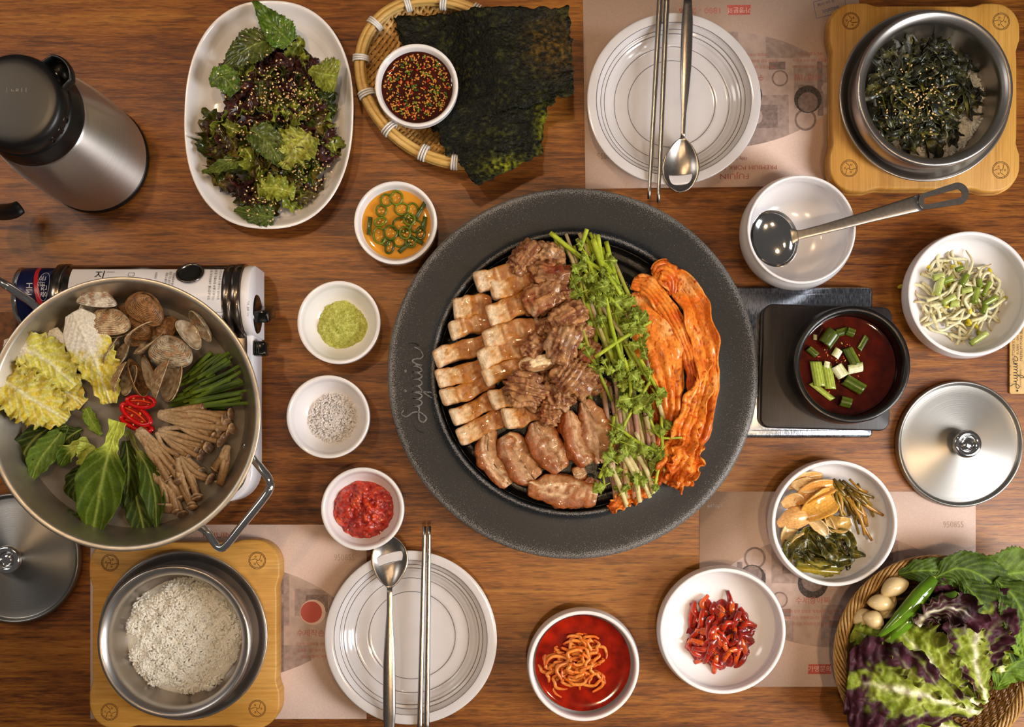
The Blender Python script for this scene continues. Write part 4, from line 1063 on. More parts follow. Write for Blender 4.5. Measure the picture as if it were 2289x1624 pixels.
# ---------------------------------------------------------------- mushrooms
def mushroom(par, pts, r, z, cap=11, cc='#7a5a3c', sub=True):
    q = [P(x, y, z + dz) for x, y, dz in pts]
    st = M('mushroom', tube(q, [R(r * .9, z), R(r * .85, z), R(r, z), R(r * 1.15, z)], n=12, seg=8, flat=.9, col=grad('#cdb798', '#b0926c', '#8f6d48', '#73532f')), m_mush, par)
    d = (q[-1] - q[-2]).normalized()
    n_ = R(cap * 1.28, z)
    prof = [(0, n_ * .55), (n_ * .5, n_ * .50), (n_ * .9, n_ * .22), (n_, 0), (n_ * .93, -n_ * .08), (n_ * .5, n_ * .06), (n_ * .2, n_ * .02), (0, 0)]
    V, F = lathe(prof, (0, 0, 0), 18, 1)
    V = V * (1 + .16 * vn(V + np.array(q[-1]), 260, 4))[:, None]
    ax = (d + Vector((0, 0, random.uniform(.2, .9)))).normalized(); rm = np.array(ax.to_track_quat('Z', 'Y').to_matrix())
    rad = np.hypot(V[:, 0], V[:, 1]) / n_
    C = mix(lin(cc), lin('#a98a66'), sst(rad, .75, 1.05)) * (1 + .12 * vn(V, 700, 2))[:, None]
    M('cap', (V @ rm.T + np.array(q[-1]), F, C), m_mush, st)
def cluster(root, tips, label, z, r=6.5, spread=7):
    e = E('mushroom_cluster', tuple(P(root[0], root[1], z - .004)), label, 'mushroom', 'oyster mushroom clusters in the hot pot')
    tips = [t_ for t_ in tips for _ in (0, 1)]
    for k, t_ in enumerate(tips):
        if k % 2: t_ = (t_[0] + random.uniform(-14, 8), t_[1] + random.uniform(-12, 12), t_[2] * .8)
        ox, oy = random.uniform(-spread, spread), random.uniform(-spread, spread)
        bend = random.uniform(-9, 9); mx_, my_ = (root[0] + t_[0]) / 2 + bend + ox * .6, (root[1] + t_[1]) / 2 - bend + oy * .6
        mushroom(e, [(root[0] + ox, root[1] + oy, -.002), (mx_, my_, .004 + .002 * (k % 3)), (t_[0], t_[1], .002 * (k % 2))], r * random.uniform(.8, 1.3), z, t_[2] if len(t_) > 2 else 10, random.choice(['#5a3e28', '#6b4c30', '#4a3422']))
random.seed(4)
cluster((362, 926), [(455, 912, 9), (478, 930, 10), (500, 938, 13), (515, 925, 11), (492, 958, 14), (512, 962, 12), (460, 955, 9), (475, 975, 12), (440, 940, 8), (500, 978, 11)], 'upper oyster mushroom cluster under the chive ends', .129)
cluster((358, 962), [(420, 990, 8), (440, 1000, 9), (458, 985, 8), (410, 1005, 8), (425, 1012, 9), (468, 1000, 12), (452, 1010, 9)], 'middle oyster mushroom cluster with slender pale stems', .127, 5.2)
cluster((312, 962), [(372, 1030, 8), (385, 1042, 9), (360, 1042, 9), (395, 1050, 10), (402, 1070, 13), (380, 1065, 9), (345, 1020, 8)], 'lower oyster mushroom cluster fanning from below the chillies', .128, 5.8)
cluster((398, 1012), [(445, 1055, 12), (470, 1070, 12), (430, 1085, 10), (440, 1110, 12), (430, 1132, 10), (420, 1060, 9)], 'oyster mushroom cluster near the pan wall, caps pointing down', .124, 6.5)
cluster((350, 1045), [(385, 1105, 13), (400, 1110, 11), (378, 1135, 16), (408, 1148, 11), (372, 1085, 9)], 'oyster mushroom cluster beside the dark bok choy leaf', .122, 7)
cluster((505, 1000), [(482, 1050, 10), (490, 1078, 8), (500, 1040, 6)], 'three loose oyster mushroom stems against the pan wall', .126, 7, 5)
# ---------------------------------------------------------------- bok choy
def bokcol(w0, w1, g='#34601a', g2='#254812', st='#b7c76c'):
    def f(u, v, mid, side, V):
        av = np.abs(v); n = fbm(V, 150, 2, 7)
        C = mix(lin(g), lin(g2), .5 + .5 * n + .4 * (av - .4))
        C = mix(lin(st) * .95, C, sst(u - .05 * (1 - av), w0, w1))
        lines = .5 + .5 * np.sin(v * 26); C = mix(C, lin('#8fae3e'), (1 - sst(u, w0, w1 + .1)) * .5 * lines)
        return mix(C, lin('#a8c46a'), np.clip(mid * .75 * (1 - .5 * u) + side * .16, 0, 1) * sst(u, w0 * .6, w1))
    return f
def bok(sp, wd, label, w0=-.3, w1=-.1, seed=0, cup=.3, ruf=.0015, z=.125, nu=44, nv=22, fold=0., roll=0., **k):
    o = M('bok_choy_leaf', leaf([P(*q) for q in sp], [R(x, z) for x in wd], (ruf, 2.5), cup, seed, nu, nv, bokcol(w0, w1, **k), (36, .03), (.0008, 120), roll, fold, vein=.0009, nvein=6), m_leafm, None, label, 'bok choy', 'bok choy leaves in the hot pot')
    solid(o, .0009)
DK = dict(g='#24470f', g2='#152e09')
bok([(118, 1128, .121), (150, 1160, .123), (182, 1180, .122), (213, 1190, .124)], [3, 22, 30, 26, 3], 'dark bok choy leaf curling at the bottom of the pan left of the big one', seed=1, **DK)
bok([(290, 1050, .119), (305, 1110, .120), (318, 1165, .121), (325, 1198, .122)], [10, 26, 30, 26, 4], 'dark bok choy leaf lowest in the pan, tip at the pan wall', seed=2, **DK)
bok([(282, 985, .120), (288, 1040, .121), (285, 1090, .121), (278, 1135, .120)], [8, 22, 30, 24, 4], 'dark bok choy leaf mostly behind the big pale-ribbed leaf', seed=3, **DK)
bok([(190, 1040, .119), (170, 1085, .120), (180, 1125, .119)], [8, 26, 22, 4], 'dark bok choy leaf edge showing beyond the big pale-ribbed leaf', seed=9, **DK)
bok([(283, 962, .119), (305, 1005, .119), (330, 1045, .123), (347, 1110, .126), (350, 1182, .124)], [10, 9, 9, 22, 28, 22, 3], 'long dark bok choy leaf beside the lower mushrooms', .25, .4, 4, .5, g='#2c5516', g2='#1c3f0e', st='#8f9c66')
bok([(120, 948, .121), (78, 980, .122), (52, 1020, .123), (58, 1062, .122)], [6, 24, 30, 26, 6], 'bok choy leaf lying farthest toward the bare pan wall', seed=6, **DK)
bok([(150, 950, .124), (118, 990, .127), (88, 1030, .127), (72, 1070, .126)], [4, 22, 30, 26, 4], 'pale-backed bok choy leaf pointing away from the cabbage', seed=5, g='#4d7d31', g2='#366a22')
bok([(183, 958, .123), (150, 980, .124), (140, 1002, .122)], [4, 22, 22, 8], 'small bok choy leaf between the cabbage and the short stems', seed=7, **DK)
bok([(192, 912, .123), (206, 942, .125), (226, 972, .123)], [9, 15, 13, 4], 'loose light green leaf below the white cabbage tips', seed=8, g='#6f9a3a', g2='#4f8427')
bok([(198, 985, .127), (168, 1000, .130), (150, 1015, .126), (135, 1040, .124)], [10, 13, 12, 24, 18, 5], 'short bok choy with a cut pale stem beside the big leaf', .35, .6, 10, .6, g='#2f6d16')
bok([(182, 1040, .124), (195, 1015, .128), (204, 992, .131)], [8, 15, 21, 21], 'stubby pale bok choy heel just above the big leaf', 1.2, 1.5, 12, .8, z=.13)
bok([(266, 942, .134), (252, 985, .137), (240, 1022, .136), (226, 1085, .133), (208, 1188, .127)], [20, 19, 16, 14, 19, 38, 50, 54, 52, 42, 18], 'big bok choy leaf with a fleshy pale green stem in the middle of the broth', .30, .50, 11, .22, .002, nu=70, nv=36, g='#3f6c1b', g2='#284f10', st='#b9cf63', )
# ---------------------------------------------------------------- pork belly strips
def belly(a, b, wpx, z, seed, label, hz=.0095, tilt=0.0, layers=None):
    A, B = P(*a, z), P(*b, z); L = (B - A).length; ang = math.atan2(B.y - A.y, B.x - A.x)
    V, F = rbox(L / 2, R(wpx / 2, z), hz, .0038, 26, 10)
    s = V / np.array([L / 2, R(wpx / 2, z), hz]); t_ = s[:, 0]
    off = (seed * 0.37) % 1 * .2 - .1
    n = fbm(V + seed * .31, 190, 3, seed)
    # softly wavy body
    V = V + np.stack([0 * t_, .0016 * np.sin(t_ * 3 + seed) + .0012 * fbm(V + seed, 110, 2, seed + 2), .0012 * np.sin(t_ * 4.5 + seed * 2) * (s[:, 2] > -.5) + .0011 * n], 1)
    pinch = 1 - .10 * np.sin(t_ * 7 + seed) * (t_ > -.4); V[:, 1] *= pinch
    x = t_ + off + .09 * fbm(V + seed, 120, 2, seed + 4)
    fat = lin('#dcbd92'); skin = lin('#e6d3b6'); meat = lin('#966040'); brown = lin('#7e4118'); gold = lin('#c07c2a'); char = lin('#48200a')
    C = mix(fat, skin, sst(-x, .45, .8))
    for (x0, x1, k) in layers or [(-.14, .20, .95), (.40, .95, .95)]:
        C = mix(C, meat, k * sst(x, x0 - .04, x0 + .04) * (1 - sst(x, x1 - .04, x1 + .05)))
    band = np.exp(-((x - (-.16 + .15 * math.sin(seed * 2.1))) / .075) ** 2) + .8 * np.exp(-((x - .30) / .09) ** 2)
    C = mix(C, brown, np.clip(band * .95 + .4 * n, 0, .92) * sst(s[:, 2], -.2, .6))
    edge = sst(np.abs(s[:, 1]), .70, 1.0) * sst(s[:, 2], .2, .9) * sst(t_, -.95, -.6) + .8 * sst(-t_, .80, .93) * (1 - sst(-t_, .94, .99)) * sst(s[:, 2], .3, .9)
    C = mix(C, gold, np.clip(edge * (.8 + n), 0, .85))
    C = mix(C, gold, np.clip(.22 + sst(n, -.05, .4) * .6, 0, .8) * sst(t_, -.9, -.5)); C = mix(C, brown, .75 * sst(n + .45 * t_, .1, .65))
    C = mix(C, char, .55 * sst(n, .35, .75) * sst(t_, -.4, .2))
    c = (A + B) / 2
    M('pork_belly_strip', xf((V, F, C), c, (0, tilt, ang)), m_meat, None, label, 'meat', 'pork belly strips on the grill plate')
OR = ['top', 'second', 'third', 'fourth', 'fifth', 'sixth', 'seventh', 'lowest']
outer = [((1013, 690), (1100, 682), 50), ((1004, 741), (1096, 716), 41), ((971, 806), (1090, 762), 42), ((977, 853), (1096, 815), 44), ((986, 893), (1104, 851), 38), ((1008, 934), (1112, 894), 40), ((1022, 976), (1136, 929), 42)]
for k, (a, b, w_) in enumerate(outer):
    belly(a, b, w_, .046, k + 1, '%s strip of the outer pork belly column nearest the raised lettering' % ('lowest' if k == 6 else OR[k]), tilt=.06)
inner = [((1063, 636), (1172, 598), 48), ((1096, 652), (1198, 622), 42), ((1089, 706), (1200, 672), 50), ((1080, 760), (1196, 728), 46), ((1070, 808), (1190, 764), 48), ((1082, 850), (1180, 806), 42), ((1096, 900), (1178, 866), 46), ((1124, 938), (1206, 914), 48)]
for k, (a, b, w_) in enumerate(inner):
    belly(a, b, w_, .0545, k + 11, '%s strip of the inner pork belly column beside the meat chunks' % ('lowest' if k == 7 else OR[k]), tilt=.05)
belly((1196, 1000), (1250, 1015), 40, .041, 31, 'short pork belly strip buried between the thick slices')
# ---------------------------------------------------------------- browned chunks
def meatcol(seed, tone=0.0, fat=0.0, redp=0.0):
    def f(q, d):
        n = fbm(q + seed, 2.4, 4, seed + 1); n2 = fbm(q * np.array([1, 3.2, 3.2]) + seed, 2.2, 3, seed + 2)
        C = mix(lin('#74452c'), lin('#bb8e60'), .5 + 1.5 * n2)
        C = mix(C, lin('#74402a'), sst(n, -.05, .4) * .7)
        C = mix(C, lin('#b87a3c'), sst(n2, .1, .5) * .55)
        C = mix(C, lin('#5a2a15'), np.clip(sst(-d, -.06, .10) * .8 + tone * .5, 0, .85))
        C = mix(C, lin('#842c15'), redp * sst(fbm(q - seed, 1.3, 2, seed + 9), 0, .4))
        return mix(C, lin('#e6cba0'), fat * sst(fbm(q + seed * 2, 1.1, 2, seed + 6), .0, .3))
    return f
def piece(px, py, l, w_, ang, z, seed, label, h=.011, tone=0, fat=0, redp=0, expo=3.2, ridge=.14, rf=8, amp=.34, name='meat_chunk', grp='browned meat chunks on the grill plate', rx=0, ry=0, n=20):
    c = P(px, py, z)
    vf = chunk(c, (R(l / 2, z), R(w_ / 2, z), h), (rx, ry, math.radians(ang)), n, expo, amp, 1.9, ridge, rf, seed, meatcol(seed, tone, fat, redp))
    M(name, vf, m_meat, None, label, 'meat', grp)
CH = [
 (1205, 740, 62, 60, 20, .048, 41, 'yellowish chunk low between the big browned chunk and the inner strips', dict(fat=.9)),
 (1216, 838, 56, 50, 10, .046, 42, 'reddish chunk deep between the folded and the ridged chunks', dict(redp=.9, tone=.3)),
 (1309, 797, 72, 46, 50, .050, 43, 'dark red wedge chunk leaning against the green stems', dict(redp=.8, tone=.2, ridge=.2)),
 (1295, 735, 50, 60, 60, .050, 44, 'small chunk mostly behind the long upright chunk', dict(tone=.1)),
 (1322, 868, 74, 34, 18, .048, 45, 'thin dark slice under the ridged chunk by the green stems', dict(tone=.35, redp=.3, h=.006)),
 (1262, 668, 36, 46, -75, .054, 46, 'small cut chunk with a red edge beside the green stems', dict(redp=.7, ridge=.2)),
 (1172, 576, 76, 48, 50, .058, 47, 'topmost browned chunk farthest up beside the first inner strip', dict(ridge=.22, rf=10, tone=.1)),
 (1226, 574, 60, 50, -30, .058, 48, 'knobby browned chunk next to the cut stem ends', dict(amp=.5, fat=.2)),
 (1238, 617, 92, 50, -8, .062, 49, 'dark red-brown crusty chunk right below the two topmost ones', dict(tone=.55, redp=.5, amp=.4, ridge=.2)),
 (1212, 664, 84, 60, 24, .064, 50, 'glazed chunk with a bright orange-brown cut face', dict(fat=.35, redp=.4)),
 (1266, 712, 90, 56, 33, .066, 51, 'long brown chunk standing above the others in the middle', dict(ridge=.16, rf=11)),
 (1259, 765, 62, 86, -20, .070, 52, 'large craggy chunk in the middle of the pile', dict(amp=.45, fat=.25, redp=.25)),
 (1190, 777, 56, 46, 60, .060, 53, 'grey-brown chunk above the curved fatty piece', dict(amp=.4)),
 (1200, 812, 78, 36, 12, .062, 54, 'curved chunk with a thick glossy band of fat', dict(fat=1.6, ridge=.03, amp=.2, h=.010)),
 (1280, 845, 84, 68, -38, .066, 55, 'chunk with deep parallel ridges across its top', dict(ridge=.34, rf=13, expo=2.6)),
 (1262, 822, 38, 36, 60, .064, 56, 'small knob of meat above the ridged chunk', dict(amp=.4)),
 (1316, 838, 44, 36, -30, .056, 57, 'small dark lump beside the ridged chunk', dict(tone=.3)),
 (1172, 872, 62, 72, 75, .066, 58, 'folded chunk with finger-like ridges on the inner strips', dict(ridge=.36, rf=9, amp=.4)),
 (1206, 880, 30, 36, 40, .060, 59, 'small crisp flap beside the folded chunk', dict(redp=.5, tone=.2)),
 (1243, 893, 66, 44, -65, .060, 60, 'nubbly golden-brown chunk above the thick slices', dict(amp=.55, fat=.4)),
 (1226, 925, 46, 38, 80, .062, 61, 'dark ridged chunk resting on the second thick slice', dict(ridge=.36, rf=7, redp=.4)),
 (1264, 886, 42, 36, -10, .062, 62, 'knobbly brown lump touching the ridged chunk', dict(amp=.5, fat=.3))]
for q in CH: piece(*q[:8], **q[8])
# ---------------------------------------------------------------- thick slices (neck and shoulder)
def slab(pts, wd, z, seed, label, th=.0075, redp=.3, tone=0, fat=.5, roll=0.0):
    c = cr([P(x, y, z) for x, y in pts], 34); w_ = np.interp(np.linspace(0, 1, 34), np.linspace(0, 1, len(wd)), [R(q * 1.12, z) for q in wd])
    nv = 56; V = []; Q = []
    t_, S, U = frames(c)
    if roll: S, U = S * math.cos(roll) + U * math.sin(roll), U * math.cos(roll) - S * math.sin(roll)
    for i in range(34):
        end = math.sin(math.pi * min(max(i / 33, .012), .988)) ** .13 * (1 + .07 * math.sin(i * .21 + seed * 2.3))
        for j in range(nv):
            a = 2 * math.pi * j / nv; ca, sa = math.cos(a), math.sin(a)
            k = (abs(ca) ** 5 + abs(sa) ** 5) ** (-1 / 5)
            V.append(c[i] + S[i] * (ca * k * w_[i] * end) + U[i] * (sa * k * th * end)); Q.append((i / 33 * 2 - 1, ca * k, sa * k))
    V, Q = np.array(V), np.array(Q)
    n = fbm(V + seed, 55, 3, seed); N2 = fbm(V + seed, 300, 2, seed + 1)
    V = V + np.repeat(U, nv, 0) * (.0036 * n + .0012 * N2)[:, None] * (np.sign(Q[:, 2]) * (np.abs(Q[:, 2]) > .3))[:, None] + np.repeat(S, nv, 0) * ((.0042 * n + .0009 * N2) * np.sign(Q[:, 1]))[:, None]
    gr_ = np.exp(-((Q[:, 1] - .12 + .7 * n) / .10) ** 2) * (Q[:, 2] > .3); V = V - np.repeat(U, nv, 0) * (.0030 * gr_)[:, None] + np.repeat(S, nv, 0) * (.0022 * fbm(V + seed * 3, 140, 2, seed + 8) * np.sign(Q[:, 1]) * (np.abs(Q[:, 1]) > .8))[:, None]
    C = mix(lin('#9c6c46'), lin('#c79866'), .5 + n); lean = sst(Q[:, 1] * .9 + .8 * n, -.1, .35)
    C = mix(C, lin('#8a523e'), lean * .75)
    C = mix(C, lin('#dcbf9b'), fat * np.exp(-((Q[:, 1] + .9 * n + .12) / .2) ** 2))
    C = mix(C, lin('#e2c398'), .8 * fat * np.exp(-((Q[:, 1] - .35 + .8 * n) / .12) ** 2)); C = mix(C, lin('#96501f'), np.clip(sst(np.abs(Q[:, 1]) + .25 * n, .68, .95) * .9 + .8 * sst(N2 + n, .15, .6), 0, .9))
    C = mix(C, lin('#8e3a1e'), redp * sst(np.abs(Q[:, 1]), .8, 1) * sst(N2, -.1, .3)); C = mix(C, lin('#5a2c18'), tone * sst(n, 0, .4))
    F = [[i * nv + j, i * nv + (j + 1) % nv, (i + 1) * nv + (j + 1) % nv, (i + 1) * nv + j] for i in range(33) for j in range(nv)]
    F += [list(range(nv))[::-1], [33 * nv + j for j in range(nv)]]
    M('meat_slice', (V, F, C), m_meat, None, label, 'meat', 'thick grilled slices on the grill plate')
slab([(1092, 958), (1090, 1010), (1112, 1050), (1138, 1084)], [22, 22, 26, 25, 20], .044, 71, 'pale thick slice nearest the grill rim below the belly strips', redp=.1, fat=.9)
slab([(1128, 972), (1150, 1010), (1172, 1045), (1194, 1072)], [26, 38, 34, 34, 32], .050, 72, 'wide thick slice with a glossy fatty middle', redp=.6)
slab([(1195, 942), (1210, 975), (1232, 1015), (1256, 1050)], [22, 32, 30, 30, 22], .055, 73, 'curved thick slice with a bright seared edge', redp=.7, tone=.2)
slab([(1268, 918), (1275, 960), (1290, 1000), (1312, 1040)], [14, 22, 25, 26, 16], .058, 74, 'narrow thick slice standing on edge with a red-brown face', redp=.8, roll=.5)
slab([(1305, 895), (1325, 935), (1338, 985), (1345, 1035)], [18, 30, 34, 34, 20], .055, 75, 'large smooth slice touching the green stems', redp=.1, fat=.7, roll=-.2)
slab([(1282, 1062), (1310, 1052)], [12, 18, 12], .050, 77, 'nubbly scrap of fat between the slices', redp=0, fat=1.2)
slab([(1180, 1090), (1228, 1092), (1280, 1100), (1334, 1112)], [18, 28, 34, 33, 24], .050, 76, 'broad pale slice lowest on the plate, nearest the rim', redp=.15, fat=1)
slab([(1326, 1068), (1318, 1092), (1324, 1112)], [16, 19, 12], .046, 78, 'small seared scrap beside the lowest broad slice', redp=.6, tone=.4)
# ---------------------------------------------------------------- kimchi
def kimcol(seed, white=.6):
    def f(u, v, mid, side, V):
        n = fbm(V + seed, 60, 3, seed); n2 = vn(V + seed, 620, seed)
        C = mix(lin('#cc5a10'), lin('#e8943a'), .5 + n + .2 * (1 - u))
        C = mix(C, lin('#e9b070'), white * sst(n + .25 - .75 * u, .05, .5))
        st_ = .5 + .5 * np.sin(v * 22 + 3 * n); C = mix(C, lin('#b8400c'), .22 * st_ * sst(u, .3, .8))
        C = mix(C, lin('#a82a08'), sst(n2 + .5 * n, .42, .62) * .9)
        return mix(C, lin('#a33008'), sst(u - .3 * n, .55, 1.0) * .55)
    return f
def kim(sp, wd, label, seed, cup=.25, ruf=.004, crk=.003, white=.6, roll=0, nu=80, nv=40, foldy=0, th=.0018, lines=7):
    vf = leaf([P(*q) for q in sp], [R(x, .05) for x in wd], (ruf, 3.2), cup, seed, nu, nv, kimcol(seed, white), (0, 0), (crk, 85), roll, lob=.08)
    V = vf[0].reshape(nu + 1, nv + 1, 3); u = np.linspace(0, 1, nu + 1)[:, None]; v = np.linspace(-1, 1, nv + 1)[None, :]
    V[:, :, 2] += .0016 * np.sin(v * lines * 2.2 + 2.5 * np.sin(u * 5 + seed)) * (.35 + u) + foldy * np.abs(np.sin(v * 3.1 + seed)) * u
    o = M('kimchi_leaf', (V.reshape(-1, 3), vf[1], vf[2]), m_kim, None, label, 'kimchi', 'grilled kimchi leaves'); solid(o, th, -1)
kim([(1485, 612, .050), (1530, 650, .056), (1562, 720, .058), (1580, 820, .056), (1572, 930, .054), (1535, 1010, .052)], [24, 30, 34, 30, 24, 24, 22], 'long orange kimchi leaf along the grill rim', 3, .5, .004, .003, .6, foldy=.003, lines=4)
kim([(1575, 800, .055), (1562, 880, .060), (1530, 960, .060), (1505, 1030, .056), (1480, 1078, .052)], [8, 22, 28, 34, 34, 24], 'dark folded kimchi leaf at the lower end of the pile', 5, .3, .007, .007, .05, foldy=.008)
kim([(1545, 960, .056), (1540, 1010, .060), (1525, 1050, .058), (1500, 1082, .050)], [12, 28, 36, 34, 20], 'crumpled reddish kimchi end over the grill rim', 8, .2, .008, .008, .05, foldy=.009)
kim([(1408, 660, .052), (1440, 700, .060), (1478, 770, .064), (1495, 850, .062), (1500, 930, .058), (1478, 1020, .050)], [20, 44, 56, 52, 36, 26, 24, 18], 'broad translucent kimchi leaf beside the green stems', 11, -.32, .004, .003, 1.1, foldy=.0, lines=5)
kim([(1415, 630, .058), (1450, 640, .064), (1500, 700, .064), (1540, 790, .060), (1552, 880, .058)], [14, 20, 22, 18, 16, 10], 'narrow kimchi rib folded over the broad leaf', 14, -.4, .002, .002, .6)
kim([(1462, 620, .056), (1480, 605, .062), (1500, 625, .060), (1505, 660, .056)], [12, 26, 28, 20, 12], 'curled kimchi heel at the top of the pile', 17, -.5, .003, .002, .3)
kim([(1440, 1090, .046), (1400, 1108, .048), (1362, 1138, .046)], [20, 26, 20, 10], 'small red kimchi shred under the lower stem ends', 20, .2, .005, .005, 0, nu=40, nv=24, foldy=.005)
kim([(1410, 1010, .044), (1440, 1060, .046), (1462, 1090, .046)], [20, 40, 40, 16], 'red kimchi piece glimpsed behind the lower stems', 23, .2, .005, .005, 0, nu=40, nv=24, foldy=.005)
kim([(1428, 760, .040), (1450, 860, .042), (1470, 960, .042)], [14, 26, 28, 16], 'thin kimchi strip under the middle of the stems', 26, .2, .003, .003, .2, nu=40, nv=20)
# ---------------------------------------------------------------- water parsley
GRN = ('#8fae35', '#7a9f2c', '#9dbb45', '#6b8f28')
def parsley(pts, r, z, cols, label, leaves=0, cat='greens', seed=0):
    e = E('parsley_stem', tuple(P(*pts[0], z)), label, cat, 'water parsley on the grill plate')
    q = [P(x, y, z + .003 * math.sin(math.pi * k / max(1, len(pts) - 1))) for k, (x, y) in enumerate(pts)]
    M('stem', tube(q, [R(r, z), R(r * .95, z), R(r * .85, z)], n=12, seg=8, col=grad(*cols)), m_stem, e)
    for k in range(max(1, int(leaves * .5))):
        t_ = random.uniform(.45, 1.0); c = cr(q, 20)[int(t_ * 19)]
        a = random.uniform(0, 2 * math.pi); L = random.uniform(.007, .0155)
        d = Vector((math.cos(a), math.sin(a), 0)); c = Vector(c) + Vector((0, 0, .004))
        sp = [c, c + d * L * .5 + Vector((0, 0, .0035)), c + d * L + Vector((0, 0, random.uniform(-.002, .003)))]
        g = random.choice(['#5a7a26', '#46641c', '#75933a', '#3c5a1a'])
        def cf(u, v, mid, side, V, g=g): return mix(mix(lin(g), lin('#7ba043'), .5 + .6 * vn(V, 260, 1)), lin('#a9c46a'), np.clip(mid * .8 + side * .3, 0, 1))
        o = M('leaf', leaf(sp, [.0006, L * .42, L * .46, L * .30, .0005], (.0012, 2), random.uniform(-.6, .6), seed + k, 14, 10, cf, (5, .8), (.0016, 260), random.uniform(-.6, .6), vein=.0003, nvein=4), m_leafm, e); solid(o, .0004)
        if k % 2 == 0: M('leaf_stalk', tube([c - d * .006, c + Vector((0, 0, .001)), c + d * .004], .0006, n=6, seg=5, col=cst('#8fb040')), m_stem, e)
random.seed(21)
lab0 = 'water parsley stem in the green bundle, pale cut end toward the lower rim'
for k in range(24):     # pinkish lower stems underneath
    t_ = k / 23; x0 = 1345 + 105 * t_ + random.uniform(-6, 6); y0 = 905 + random.uniform(-90, 60); x1 = 1378 + 92 * t_ + random.uniform(-5, 5); y1 = 1128 - 40 * t_ + random.uniform(-28, 6)
    parsley([(x0, y0), ((x0 + x1) / 2 + random.uniform(-5, 5), (y0 + y1) / 2), (x1, y1)], random.uniform(4.2, 6.6), .046 + .004 * (k % 3), random.choice([('#8ca041', '#a8896a', '#b58c7c', '#c3a088'), ('#a3a85a', '#b4a070', '#c8bd86', '#cfc489'), ('#8f7a5a', '#a77e70', '#b68879', '#b99580')]), lab0, 0)
for k in range(30):     # middle stems
    t_ = random.random(); x0 = 1262 + 120 * t_ + random.uniform(-6, 6); y0 = 600 + random.uniform(-40, 110); L = random.uniform(150, 260); an = math.radians(random.uniform(52, 88))
    x1, y1 = x0 + L * math.cos(an), y0 + L * math.sin(an)
    parsley([(x0, y0), ((x0 + x1) / 2 + random.uniform(-7, 7), (y0 + y1) / 2), (x1, y1)], random.uniform(3.6, 5.4), .049 + .003 * (k % 4), random.choice([('#9a8a5a', '#a0a04a', '#86a238', '#6f962c'), ('#b79a84', '#b0a26a', '#8fa744', '#6f962c'), GRN]), 'water parsley stem in the green bundle, in the leafy middle', 0)
for k in range(22):     # upper cut ends
    x0 = 1233 + 118 * (k / 21) + random.uniform(-6, 6); y0 = 534 + random.uniform(-16, 26); L = random.uniform(110, 210); an = math.radians(random.uniform(58, 80))
    x1, y1 = x0 + L * math.cos(an), y0 + L * math.sin(an)
    parsley([(x0, y0), ((x0 + x1) / 2 + random.uniform(-6, 6), (y0 + y1) / 2), (x1, y1)], random.uniform(3.8, 5.6), .052 + .003 * (k % 4), random.choice([('#a6c04a', '#93b438', '#7ea52e', '#6f962c'), ('#b3a27c', '#ab9a6a', '#a09a4a', '#8aa53a'), ('#9bbb3c', '#8eb030', '#7ea52e', '#86a838')]), 'water parsley stem in the green bundle, cut end toward the upper rim', 0)
top = [([(1230, 520), (1300, 575), (1355, 610)], 5.5), ([(1312, 512), (1296, 560)], 5), ([(1336, 525), (1352, 600), (1388, 658)], 5), ([(1326, 535), (1345, 590), (1365, 630)], 7), ([(1360, 565), (1352, 590)], 4),
       ([(1300, 595), (1340, 640), (1392, 695)], 4.5), ([(1330, 798), (1390, 757), (1455, 718)], 4.5), ([(1352, 655), (1370, 740), (1396, 822)], 5), ([(1305, 560), (1330, 620), (1345, 665)], 4.5),
       ([(1458, 845), (1405, 930), (1385, 980)], 4), ([(1370, 945), (1430, 990), (1494, 1018)], 4), ([(1340, 1068), (1365, 1000), (1372, 930)], 4), ([(1395, 800), (1410, 860), (1405, 910)], 4.5), ([(1430, 800), (1455, 845), (1477, 880)], 4.3), ([(1465, 1080), (1480, 1000), (1478, 930)], 3.6), ([(1452, 935), (1475, 975), (1524, 978)], 3.2)]
for k, (p_, r_) in enumerate(top): parsley(p_, r_, .066, ('#a9c84a', '#94b83a', '#86ad34', '#9cbf48'), 'bright green parsley stem lying across the top of the bundle', 0, seed=k)
pk = [([(1420, 965), (1450, 1020), (1508, 1068)], 5), ([(1362, 1035), (1385, 1085), (1402, 1132)], 6.2), ([(1385, 1003), (1418, 1060), (1430, 1122)], 6.6), ([(1405, 1018), (1432, 1065), (1453, 1112)], 5.5), ([(1418, 1008), (1445, 1050), (1461, 1102)], 5.8), ([(1443, 930), (1458, 972)], 6.2), ([(1470, 892), (1488, 950)], 5.5), ([(1400, 805), (1405, 840)], 6.5), ([(1446, 755), (1450, 840)], 5)]
for k, (p_, r_) in enumerate(pk): parsley(p_, r_, .058, random.choice([('#b0967e', '#b98f80', '#c09a8a'), ('#c6b888', '#cfc490', '#c9bd84')]), 'thick pink-tinged parsley stem fanning from the lower end of the bundle', 0, seed=k + 50)
for k, (cx_, cy_, nl) in enumerate([(1292, 606, 5), (1278, 632, 5), (1300, 645, 5), (1318, 600, 3), (1360, 635, 6), (1345, 720, 5), (1425, 712, 8), (1405, 725, 6), (1436, 780, 5), (1352, 815, 6), (1385, 825, 6), (1425, 850, 8), (1385, 905, 8), (1408, 890, 6), (1440, 905, 7), (1465, 880, 5), (1372, 965, 7), (1395, 990, 6), (1368, 1020, 5), (1350, 1045, 5), (1350, 1075, 4), (1330, 670, 4)]):
    a = random.uniform(1.0, 1.9)
    parsley([(cx_ - 14 * math.cos(a), cy_ - 14 * math.sin(a)), (cx_, cy_), (cx_ + 12 * math.cos(a), cy_ + 12 * math.sin(a))], 2.4, .0655, GRN, 'leafy parsley sprig on top of the green bundle', nl, seed=k * 10)
